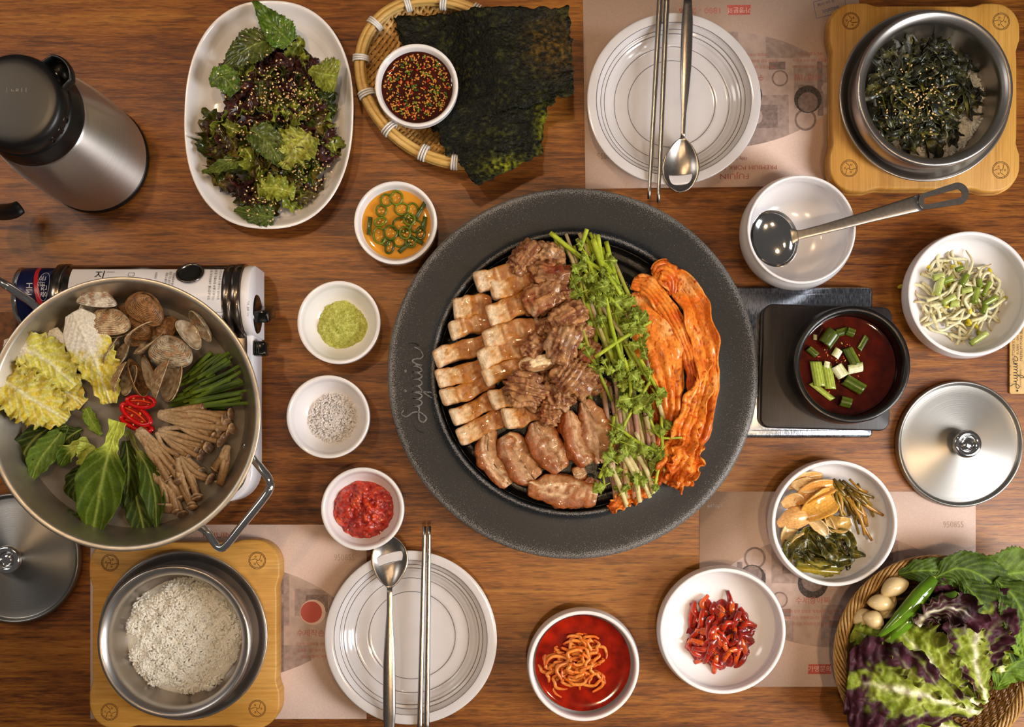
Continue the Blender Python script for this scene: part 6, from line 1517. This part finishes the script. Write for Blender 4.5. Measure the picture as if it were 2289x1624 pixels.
# ---------------------------------------------------------------- stew
zst = .0292 + .034
m_stew = mat('stew_broth', attr=True, rough=.06, nscale=60, namt=.4, spec=.6)
liquid('stew', B_stew, zst, '#420f04', m_stew, 'dark red stew broth in the black clay bowl', 'stew', .0085, men=.001)
def scal(px, py, L, w_, a_, z, cols, label, curl=2.2):
    c = P(px, py, z); ca, sa_ = math.cos(math.radians(a_)), math.sin(math.radians(a_)); V, F, C = [], [], []
    nu, nv = 10, 14; L_, r_ = R(L, z), R(w_, z) / math.sin(min(curl / 2, 1.5)) if curl > .2 else R(w_, z)
    for i in range(nu + 1):
        for j in range(nv + 1):
            t_ = (-.5 + j / nv) * curl; x = L_ * (-.5 + i / nu) + .1 * L_ * (j / nv); y = r_ * math.sin(t_); zz = r_ * (math.cos(t_) - math.cos(curl / 2)) * .8
            V.append((c.x + x * ca - y * sa_, c.y + x * sa_ + y * ca, z + zz)); C.append(j / nv)
    F = [[i * (nv + 1) + j, (i + 1) * (nv + 1) + j, (i + 1) * (nv + 1) + j + 1, i * (nv + 1) + j + 1] for i in range(nu) for j in range(nv)]
    V = np.array(V); C = np.array(C); cc_ = mix(lin(cols[0]), lin(cols[1]), .5 + .5 * np.sin(C * 30)) ; cc_ = mix(cc_, lin(cols[2]), sst(C, .5, 1) * .6)
    o = M('scallion_slice', (V, F, cc_), m_gloss, None, label, 'onion', 'sliced green onion in the stew'); solid(o, .0007)
G1 = ('#6a8f2a', '#a3b860', '#4a7020'); G2 = ('#28420f', '#42611e', '#7a9040'); G3 = ('#c9c9a0', '#e0dcc0', '#8aa85a')
scal(1828, 838, 56, 13, 100, zst + .004, G1, 'broad light green onion slice nearest the bowl wall', 1.3); scal(1852, 845, 54, 12, 100, zst + .004, G1, 'broad light green onion slice joined beside the nearest one', 1.3)
scal(1850, 758, 36, 16, 55, zst + .004, G2, 'looped green onion slice at the top of the stew', 4.6); scal(1880, 742, 26, 8, 15, zst + .002, G2, 'small dark onion slice above the looped one', 2)
scal(1900, 742, 18, 9, -20, zst + .003, G2, 'small curled onion slice farthest up in the stew', 3); scal(1903, 795, 44, 11, -62, zst + .003, G2, 'long twisted dark green onion slice in the middle', 2)
scal(1876, 828, 30, 13, -55, zst + .004, G3, 'curled white onion slice in the middle of the stew', 3); scal(1910, 823, 34, 10, 12, zst + .004, G3, 'pale striped onion slice beside the white one', 2)
scal(1905, 858, 48, 13, -30, zst + .003, G2, 'dark folded onion slice in the lower half of the stew', 4); scal(1835, 872, 60, 6, -38, zst + .002, G1, 'narrow onion slice lying along the lower bowl wall', 1.6)
scal(1888, 898, 24, 11, -15, zst + .002, G2, 'lowest curled onion slice in the stew', 4); scal(1815, 785, 26, 7, -40, zst + .002, G2, 'small onion slice at the edge of the lit broth', 3)
scal(1928, 768, 34, 6, 60, zst + .001, G2, 'thin dark onion slice toward the shaded wall', 1.4); scal(1870, 790, 20, 9, 60, zst + .003, G3, 'pale onion bit above the curled white slice', 2)
scal(1822, 754, 12, 4, 90, zst + .001, G3, 'tiny white onion sliver floating alone', 1); scal(1848, 815, 14, 6, 80, zst + .006, G3, 'small white onion square on the broad green slices', 1)
for k in range(70):
    x, y = rnd_disc(P(1868, 820, zst).x, P(1868, 820, zst).y, .030, .6)
    M('floating_bit', xf((CS[3][0], CS[3][1], vcol(CS[3][0], random.choice(['#b8410e', '#c98a2e', '#7a1c06', '#a8a04a']))), (x, y, zst + .0003), (0, 0, random.uniform(0, 3)), (random.uniform(.0006, .0018), .0007, .0004)), m_gloss, None, 'tiny garlic or chilli bit floating in the stew', 'garnish', 'bits floating in the stew')
# ---------------------------------------------------------------- red broth with shreds
zbr = .0003 + .029
liquid('red_broth', B_broth, zbr, '#8a1804', m_stew, 'orange-red broth in the white bowl with the shreds', 'broth', .0075, men=.001)
random.seed(17)
for k in range(62):
    a0 = random.uniform(0, 6.28); q = random.random() ** .6; x, y = 1288 + 60 * q * math.cos(a0), 1484 + 60 * q * math.sin(a0); z = zbr - .001 + .019 * (1 - q * q) * random.uniform(.5, 1)
    r_ = random.uniform(12, 30); a1 = random.uniform(0, 6.28); sw_ = random.uniform(1.8, 4.6) * random.choice([-1, 1]); pts = []
    for i in range(8):
        a = a1 + sw_ * i / 7; pts.append(P(x + r_ * math.cos(a) + 3 * math.sin(i * 2 + k), y + r_ * .8 * math.sin(a), z + .0012 * math.sin(i + k)))
    M('squid_shred', tube(pts, [.0012, .0019, .0020, .0019, .0010], n=30, seg=7, flat=.8, col=grad('#cf5a14', '#d87a2c', '#d9863a', '#c24c10')), m_gloss, None, 'curled orange shred in the knot in the red broth', 'side dish', 'shreds in the red broth')
# ---------------------------------------------------------------- red radish strips
random.seed(19)
for k in range(64):
    a = random.uniform(0, 6.28); q = random.random() ** .6; x, y = 1608 + 70 * q * math.cos(a), 1412 + 80 * q * math.sin(a); z = .0095 + .022 * (1 - q * q) * random.uniform(.3, 1)
    b = random.uniform(0, 6.28) if k % 2 else random.uniform(1.1, 2.2); L = random.uniform(14, 30); cv = random.uniform(-12, 12)
    pts = [P(x - L * math.cos(b), y - L * math.sin(b), z), P(x - cv * math.sin(b), y + cv * math.cos(b), z + .004), P(x + L * math.cos(b), y + L * math.sin(b), z)]
    g = random.choice([('#8f1a04', '#b83008', '#9a1c04'), ('#c0440c', '#d05a14', '#a82c06'), ('#6e0e02', '#8e1a04', '#a02204')])
    M('radish_strip', tube(pts, [.0022, .0030, .0033, .0024], n=14, seg=9, flat=random.uniform(.5, .8), col=grad(*g)), mat('glazed_radish', attr=True, rough=.1, nscale=260, namt=.35, coat=.8, bscale=300, bamt=.7, bdist=.0015), None, 'glossy red dried radish strip in the heap', 'side dish', 'red radish strips in the white bowl')
mound('red_glaze', 1612, 1425, 78, 80, .0075, .006, ('#7a0a02', '#9c1404', '#b01c06'), m_paste, 'sticky red glaze under the radish strips', 'sauce', 9, 160, .0022, 56, 3, 60, .16)
scatter_seeds(46, lambda: (*rnd_disc(P(1610, 1415, .03).x, P(1610, 1415, .03).y, .034, .6), .0265 + random.random() * .007), 'black sesame seeds on the red radish strips', mat('black_sesame', '#0c0808', rough=.3), (.0012, .0008, .0006))
# ---------------------------------------------------------------- pickles
random.seed(23)
def oni(sp, wd, z, seed, label, c1='#d9b07a', c2='#c98f42', cup=.5):
    def cf(u, v, mid, side, V):
        n = fbm(V + seed, 60, 2, seed); return mix(mix(lin(c1), lin(c2), .5 + n), lin('#e6cf9c'), .25 * (.5 + .5 * np.sin(v * 24)))
    o = M('pickled_onion', leaf([P(p[0], p[1], z + (p[2] if len(p) > 2 else 0)) for p in sp], [R(x, z) for x in wd], (0, 0), cup, seed, 26, 18, cf, (0, 0), (.0006, 90), random.uniform(-.3, .3)), m_gloss, None, label, 'onion', 'pickled onion petals'); solid(o, .0016)
oni([(1762, 1090), (1800, 1072, .004), (1838, 1062)], [4, 12, 15, 12, 4], .030, 1, 'pickled onion petal highest by the bowl rim', cup=.7)
oni([(1768, 1082), (1805, 1086, .004), (1838, 1078)], [4, 15, 18, 14, 8], .033, 2, 'pale pickled onion petal just under the highest one', '#e0c08c', '#cfa05c')
oni([(1778, 1122), (1820, 1098, .005), (1862, 1086)], [6, 18, 20, 18, 12], .035, 3, 'orange pickled onion petal in the upper middle', '#cf8f36', '#c07a22', .8)
oni([(1748, 1128), (1775, 1118, .003), (1798, 1130)], [6, 16, 20, 16, 6], .033, 4, 'small flat pickled onion petal by the rim')
oni([(1800, 1150), (1832, 1130, .006), (1860, 1112)], [16, 24, 28, 30, 24], .037, 5, 'yellow pickled onion piece with a torn wet core', '#d99c34', '#c98a1e', .5)
oni([(1738, 1172), (1780, 1158, .006), (1818, 1152)], [6, 20, 26, 24, 10], .036, 6, 'large smooth pickled onion petal facing the rim', '#d6a060', '#cc8f4a', -.5)
oni([(1752, 1225), (1762, 1195, .003), (1775, 1178)], [4, 14, 20, 24], .031, 7, 'pale fan-shaped onion petal pointing to the bowl wall', '#d9c296', '#c7a468')
oni([(1810, 1160), (1835, 1178, .002), (1848, 1195)], [8, 14, 12, 5], .030, 8, 'pale onion sliver above the dark leaf pickles', '#d6bd90', '#c09a5c')
oni([(1846, 1150), (1858, 1178, .002), (1866, 1188)], [5, 8, 7, 3], .029, 9, 'narrow onion sliver beside the pickled stems', '#d6bd90', '#c09a5c')
oni([(1850, 1160), (1875, 1172, .004), (1900, 1165)], [10, 18, 18, 8], .026, 10, 'translucent brown onion ring piece under the stems', '#b58a3c', '#96702c')
for k in range(46):
    t_ = random.random(); x0, y0 = 1852 + 60 * t_ + random.uniform(-6, 10), 1072 + 50 * t_ * random.random() + random.uniform(-4, 14); an = math.radians(random.uniform(28, 85)) if k % 4 else math.radians(random.uniform(110, 160)); L = random.uniform(50, 100)
    x1, y1 = x0 + L * math.cos(an), y0 + L * math.sin(an); dd = math.hypot(x1 - 1880, y1 - 1165)
    if dd > 100: x1, y1 = 1880 + (x1 - 1880) * 100 / dd, 1165 + (y1 - 1165) * 100 / dd
    z = .022 + .011 * random.random(); g = random.choice([('#5c4a18', '#7a6420', '#8a6a20'), ('#4a3c14', '#6a5018', '#5c4416'), ('#8a6420', '#a87a2c', '#8a5c1c')])
    M('pickle_strip', tube([P(x0, y0, z), P((x0 + x1) / 2 + random.uniform(-12, 12), (y0 + y1) / 2 + random.uniform(-6, 6), z + .003), P(x1, y1, z - .003)], [.0014, random.uniform(.0014, .0024), .0016], n=14, seg=7, flat=.7, col=grad(*g)), m_gloss, None, 'brown pickled garlic stem in the tangle', 'pickle', 'pickled stems in the white bowl')
for k, (x, y, a_) in enumerate([(1790, 1205, 20), (1810, 1215, 25), (1835, 1222, 35), (1860, 1235, 30), (1870, 1215, 45), (1800, 1235, 10), (1830, 1245, 12), (1790, 1222, -40), (1845, 1200, 30), (1880, 1232, 60), (1820, 1200, 25), (1775, 1215, -60), (1855, 1250, 5), (1890, 1215, 50)]):
    crumple((x, y, -a_), random.uniform(.040, .052), random.uniform(.005, .009), k + 400, ('#23240c', '#3f3d12', '#6a5c18'), .023 + .009 * (k % 4) / 3, 'pickled_leaf', m_wilt, 'dark folded leaf in the pickled leaf bundle', 'pickle', 'pickled leaves in the white bowl', 30, 16, .003, tw=.3, curl=.6, arch_=.003, crs=150, light='#7f7020')
for k, (x, y, w_, g) in enumerate([(1832, 1262, 10, ('#6a661c', '#7f7424', '#6c6420')), (1825, 1274, 7, ('#7a6a18', '#94801e', '#7f6c18')), (1838, 1252, 6, ('#4a4614', '#5c5418', '#4a4412'))]):
    M('pickled_stalk', tube([P(x - 52, y - 4, .027), P(x, y, .031), P(x + 52, y + 4, .027)], [R(w_, .03) * .9, R(w_, .03), R(w_, .03) * .8], n=20, seg=10, flat=.5, col=grad(*g)), m_gloss, None, ('thick olive stalk across the pickled leaves', 'yellowish stalk lowest in the pickled leaves', 'thin dark stalk above the thick olive one')[k], 'pickle', 'pickled stalks')
pleaf([(1772, 1262), (1810, 1282, .001), (1870, 1280, 0)], [6, 14, 16, 10, 4], .020, ('#7a6e14', '#9a8a1c'), 'yellow-green pickled leaf edge lowest in the bowl', 31, 'pickled_leaf', 'pickle', None, m=m_wilt, ruf=(.002, 3), vein='#b8a83c')
# ---------------------------------------------------------------- wicker basket
random.seed(41)
m_wick = wood_mat('wicker', [(0.30, '#7a5428'), (0.45, '#a67c42'), (0.58, '#c49c5e'), (0.72, '#d8b67c')], axis_scale=(4, .25, 4), rough=.42, dash=.85)
zr = .052; WB = P(2093, 1469, zr); wr = R(227, zr)
e = E('wicker_basket', (WB.x, WB.y, .0003), 'round wicker basket heaped with lettuce, perilla, garlic and green chillies', 'basket')
def ringp(r, z, n=96, ph=0, wz=0, wr_=0, fr=0): return [(WB.x + (r + wr_ * math.cos(fr * a + ph)) * math.cos(a), WB.y + (r + wr_ * math.cos(fr * a + ph)) * math.sin(a), z + wz * math.sin(fr * a + ph)) for a in np.linspace(0, 2 * math.pi, n + 1)]
for k in range(9): M('rim_rod', tube(ringp(wr - .006, zr - .003, 240, 2 * math.pi * k / 9, .0050, .0058, 9), .0015, seg=6, straight=True, cap=False), m_wick, e)
for k in range(11):
    z = .006 + .0042 * k; r = .078 + (wr - .012 - .078) * (k / 10) ** .75
    for h in range(2): M('woven_rod', tube(ringp(r, z, 216, math.pi * h + k, 0, .0022, 27), .0013, seg=5, straight=True, cap=False), m_wick, e)
for k in range(27):
    a = 2 * math.pi * k / 27 + .1
    vs = [tube([(WB.x + q * math.cos(a + d), WB.y + q * math.sin(a + d), z) for q, z in ((.02, .0025), (.075, .004), (.088, .016), (wr - .016, .040), (wr - .008, zr - .004))], .0011, n=14, seg=5) for d in (-.018, 0, .018)]
    for v_ in vs: M('upright_stake', v_, m_wick, e)
for k in range(13):
    r = .012 + .0055 * k
    M('base_rod', tube(ringp(r, .0035, 120, k, .0014, 0, 13), .0021, seg=6, straight=True, cap=False, flat=.7), m_wick, e)
# ---------------------------------------------------------------- vegetables in the basket
GV = 'vegetables in the wicker basket'
PER = ('#1c3c10', '#2f5a1c')
def per(sp, wd, z, label, seed, **k):
    pleaf(sp, wd, z, k.pop('cols', PER), label, seed, 'perilla_leaf', 'perilla', 'perilla leaves in the basket', k.pop('cup', .12), '#5f9a3c', (22, .13), m_leafm, k.pop('ruf', (.002, 3)), 9, (.0012, 150), k.pop('roll', 0), 70, 36, .75)
per([(2008, 1282), (2060, 1274, .004), (2130, 1280, .004), (2190, 1300)], [4, 24, 30, 28, 12], .056, 'dark perilla leaf behind the big green chilli', 1)
per([(2090, 1290), (2140, 1270, .004), (2200, 1290, .004), (2260, 1350)], [10, 34, 44, 44, 24], .060, 'perilla leaf rising over the far basket rim', 2)
per([(2180, 1330), (2230, 1290, .003), (2290, 1278, .002), (2340, 1290)], [10, 46, 60, 52, 20], .058, 'light veined perilla leaf spilling past the table-edge side of the basket', 3, cols=('#2a5018', '#4a7628'))
per([(2150, 1300), (2195, 1350, .006), (2240, 1420, .004), (2262, 1480)], [10, 46, 58, 50, 16], .064, 'large quilted perilla leaf in the middle of the stack', 4, cols=('#14300c', '#254a18'))
per([(2225, 1295), (2270, 1340, .006), (2300, 1410, .004), (2305, 1470)], [10, 40, 52, 44, 14], .066, 'perilla leaf with a pale midrib hanging toward the table edge', 5)
per([(2225, 1540), (2250, 1500, .004), (2290, 1470, .004), (2330, 1450)], [5, 30, 40, 40, 20], .052, 'bright perilla leaf curling at the lower side of the stack', 6, cols=('#2a6018', '#4f882c'))
per([(2290, 1360), (2285, 1420, .004), (2295, 1470)], [20, 34, 30, 16], .068, 'small bright perilla leaf at the frame edge of the stack', 7, cols=('#34701c', '#5a9430'))
def lettuce(sp, wd, z, seed, label, purple, nu=110, nv=60, ruf=(.0055, 5), crk=(.0058, 120), cup=.2, roll=0, rib='#d9d3bb', grn=('#5c7a1e', '#9aad48'), ps=.55):
    def cf(u, v, mid, side, V):
        n = fbm(V + seed, 75, 3, seed); av = np.abs(v); G = mix(lin(grn[0]), lin(grn[1]), .5 + 1.0 * n)
        ed = av * .75 + u * .75 + .7 * n
        pu = purple * sst(ed, ps + .15, ps + .55)
        C = mix(G, mix(lin('#1f0f12'), lin('#4a2430'), .5 + n), pu)
        base = (1 - sst(u + .55 * av, .10, .42)); C = mix(C, lin(rib), base * .8)
        ribw = np.exp(-(v / (.13 * (1.15 - u))) ** 2) * (1 - sst(u, .55, .95)); C = mix(C, lin(rib), ribw * .9)
        s2 = np.exp(-(((u * 5.5 - av * 2.6) % 1 - .5) / .11) ** 2) * (1 - sst(u + .3 * av, .55, 1.0)); return mix(C, lin('#c9cf98'), s2 * .28)
    o = M('lettuce_leaf', leaf([P(p[0], p[1], z + (p[2] if len(p) > 2 else 0)) for p in sp], [R(x, z) for x in wd], ruf, cup, seed, nu, nv, cf, (26, .05), crk, roll, lob=.04), m_leafm, None, label, 'lettuce', 'red leaf lettuce in the basket'); solid(o, .0006)
    return o
lettuce([(2130, 1480), (2110, 1420, .006), (2120, 1370, .008), (2150, 1330)], [30, 60, 80, 80, 40], .052, 7, 'dark purple lettuce leaf under the small green chilli', 1.3, ps=.0)
lettuce([(2180, 1560), (2100, 1480, .006), (2010, 1420, .004), (1930, 1400, -.004)], [10, 30, 60, 80, 60, 24], .050, 6, 'lettuce leaf with a purple crumpled edge by the garlic', 1.2, ps=.15)
lettuce([(2205, 1568), (2185, 1500, .008), (2180, 1440, .010), (2185, 1370, .008), (2170, 1320)], [10, 24, 62, 84, 84, 50], .062, 5, 'upright lettuce leaf with light green base and brown-purple top', 1.2, ps=.42)
lettuce([(2240, 1500), (2225, 1440, .004), (2222, 1390)], [10, 26, 34, 24], .064, 8, 'small yellow-green lettuce leaf beside the perilla stack', .15)
lettuce([(2186, 1572), (2130, 1540, .008), (2080, 1480, .010), (2030, 1430, .006), (2000, 1390)], [10, 22, 50, 66, 60, 30], .070, 4, 'bright green lettuce leaf with a pink-white rib in the middle', .6, ps=.5, ruf=(.008, 7))
lettuce([(2190, 1594), (2120, 1570, .010), (2030, 1545, .012), (1950, 1530, .006), (1895, 1520, -.004)], [10, 30, 70, 104, 110, 70], .072, 3, 'largest lettuce leaf, white stem end and dark purple crumpled tip', 1.3, ps=.40, ruf=(.0055, 5), crk=(.0062, 120))
lettuce([(2150, 1640), (2080, 1610, .006), (2000, 1590, .004), (1930, 1580)], [10, 40, 60, 60, 30], .062, 2, 'purple lettuce leaf lowest in the frame under the largest one', 1.1, ps=.4)
lettuce([(1990, 1470), (1950, 1430, .004), (1905, 1410)], [10, 26, 34, 20], .058, 9, 'small green lettuce tip below the garlic cloves', .25, 50, 30)
def garlic(px, py, l, w_, rot, z, label):
    u, F = CS[14]; s = u.copy(); x = s[:, 0]
    k = 1 - .38 * np.clip(-x, 0, 1) ** 2 - .25 * np.clip(x, 0, 1) ** 3; V = np.stack([x * (1 + .10 * (x > 0) * np.abs(x)), s[:, 1] * k + .22 * (1 - x ** 2) * 1.0, s[:, 2] * k], 1)
    V = V * np.array([R(l / 2, z), R(w_ / 2, z), .011]) ; C = mix(lin('#d9bd84'), lin('#e6cf9e'), .5 + .7 * vn(V, 140, 2)); C = mix(C, lin('#b98f4c'), sst(-x, .90, .99) * .8)
    M('garlic_clove', xf((V, F, C), P(px, py, z), (.2, .1, math.radians(rot))), mat('garlic_skin', attr=True, rough=.22, nscale=160, namt=.05, coat=.3, spec=.5), None, label, 'garlic', 'garlic cloves in the basket')
garlic(1985, 1357, 58, 34, 60, .054, 'garlic clove half hidden behind the big green chilli'); garlic(1930, 1382, 50, 38, 20, .054, 'garlic clove mostly under the lowest clove'); garlic(1982, 1372, 46, 22, 10, .052, 'small garlic clove tucked between the chilli and the cloves')
garlic(1999, 1315, 66, 42, 24, .063, 'topmost garlic clove nearest the basket rim'); garlic(1968, 1350, 62, 38, -8, .064, 'middle garlic clove lying flat on the others'); garlic(1950, 1387, 50, 40, -30, .066, 'lowest garlic clove above the small lettuce tip')
def pepper(pts, rad, z, label, cols=('#1f6a12', '#2f8a1c', '#2a8018', '#3a8a20'), cut=True):
    e_ = E('green_chilli', tuple(P(*pts[0], z)), label, 'chilli', 'green chillies in the basket')
    q = [P(x, y, z + .004 * math.sin(math.pi * k / (len(pts) - 1))) for k, (x, y) in enumerate(pts)]
    vf = tube(q, [R(x, z) for x in rad], n=60, seg=24, flat=.85, col=grad(*cols)); V = vf[0] + .0007 * np.stack([vn(vf[0], 60, s) for s in (1, 2, 3)], 1)
    M('chilli_body', (V, vf[1], vf[2]), mat('chilli_skin', attr=True, rough=.13, nscale=60, namt=.08, coat=.5), e_)
    if cut:
        d = (q[0] - q[1]).normalized(); M('cut_end', tube([q[0] - d * .001, q[0] + d * .0012, q[0] + d * .003], [R(rad[0], z) * .8, R(rad[0], z) * .45, .0008], n=8, seg=14, col=cst('#8fae4c')), m_stem, e_)
pepper([(2138, 1328), (2095, 1352), (2058, 1378), (2024, 1412)], [12, 17, 18, 16, 9, 4], .068, 'green chilli with a reddening tip under the purple lettuce', ('#357a18', '#3f8a1e', '#4a6a1a', '#3a5a16', '#8a2a10'))
pepper([(2072, 1340), (2035, 1382), (2000, 1415), (1976, 1440)], [14, 16, 16, 13, 7, 3], .070, 'second green chilli lying just under the big one')
pepper([(2086, 1292), (2055, 1330), (2010, 1380), (1956, 1430)], [13, 17, 19, 18, 15, 9, 2], .078, 'big glossy green chilli on top beside the garlic')
lettuce([(2050, 1395), (2085, 1365, .006), (2140, 1360, .008), (2200, 1395, .004)], [14, 22, 28, 34, 16], .084, 12, 'frilly brown-purple lettuce edge curling over the small green chilli', 1.4, 60, 30, ruf=(.009, 5), ps=-.2)
# ---------------------------------------------------------------- lettering becomes plain mesh
bpy.context.view_layer.update()
dg_ = bpy.context.evaluated_depsgraph_get()
made = [(o, bpy.data.meshes.new_from_object(o.evaluated_get(dg_))) for o in TEXTS]
for o, me in made:
    n = bpy.data.objects.new('lettering', me); me.name = 'lettering'; COL.objects.link(n)
    n.parent = o.parent; n.matrix_local = o.matrix_local.copy(); n['kind'] = 'stuff'
    bpy.data.objects.remove(o)
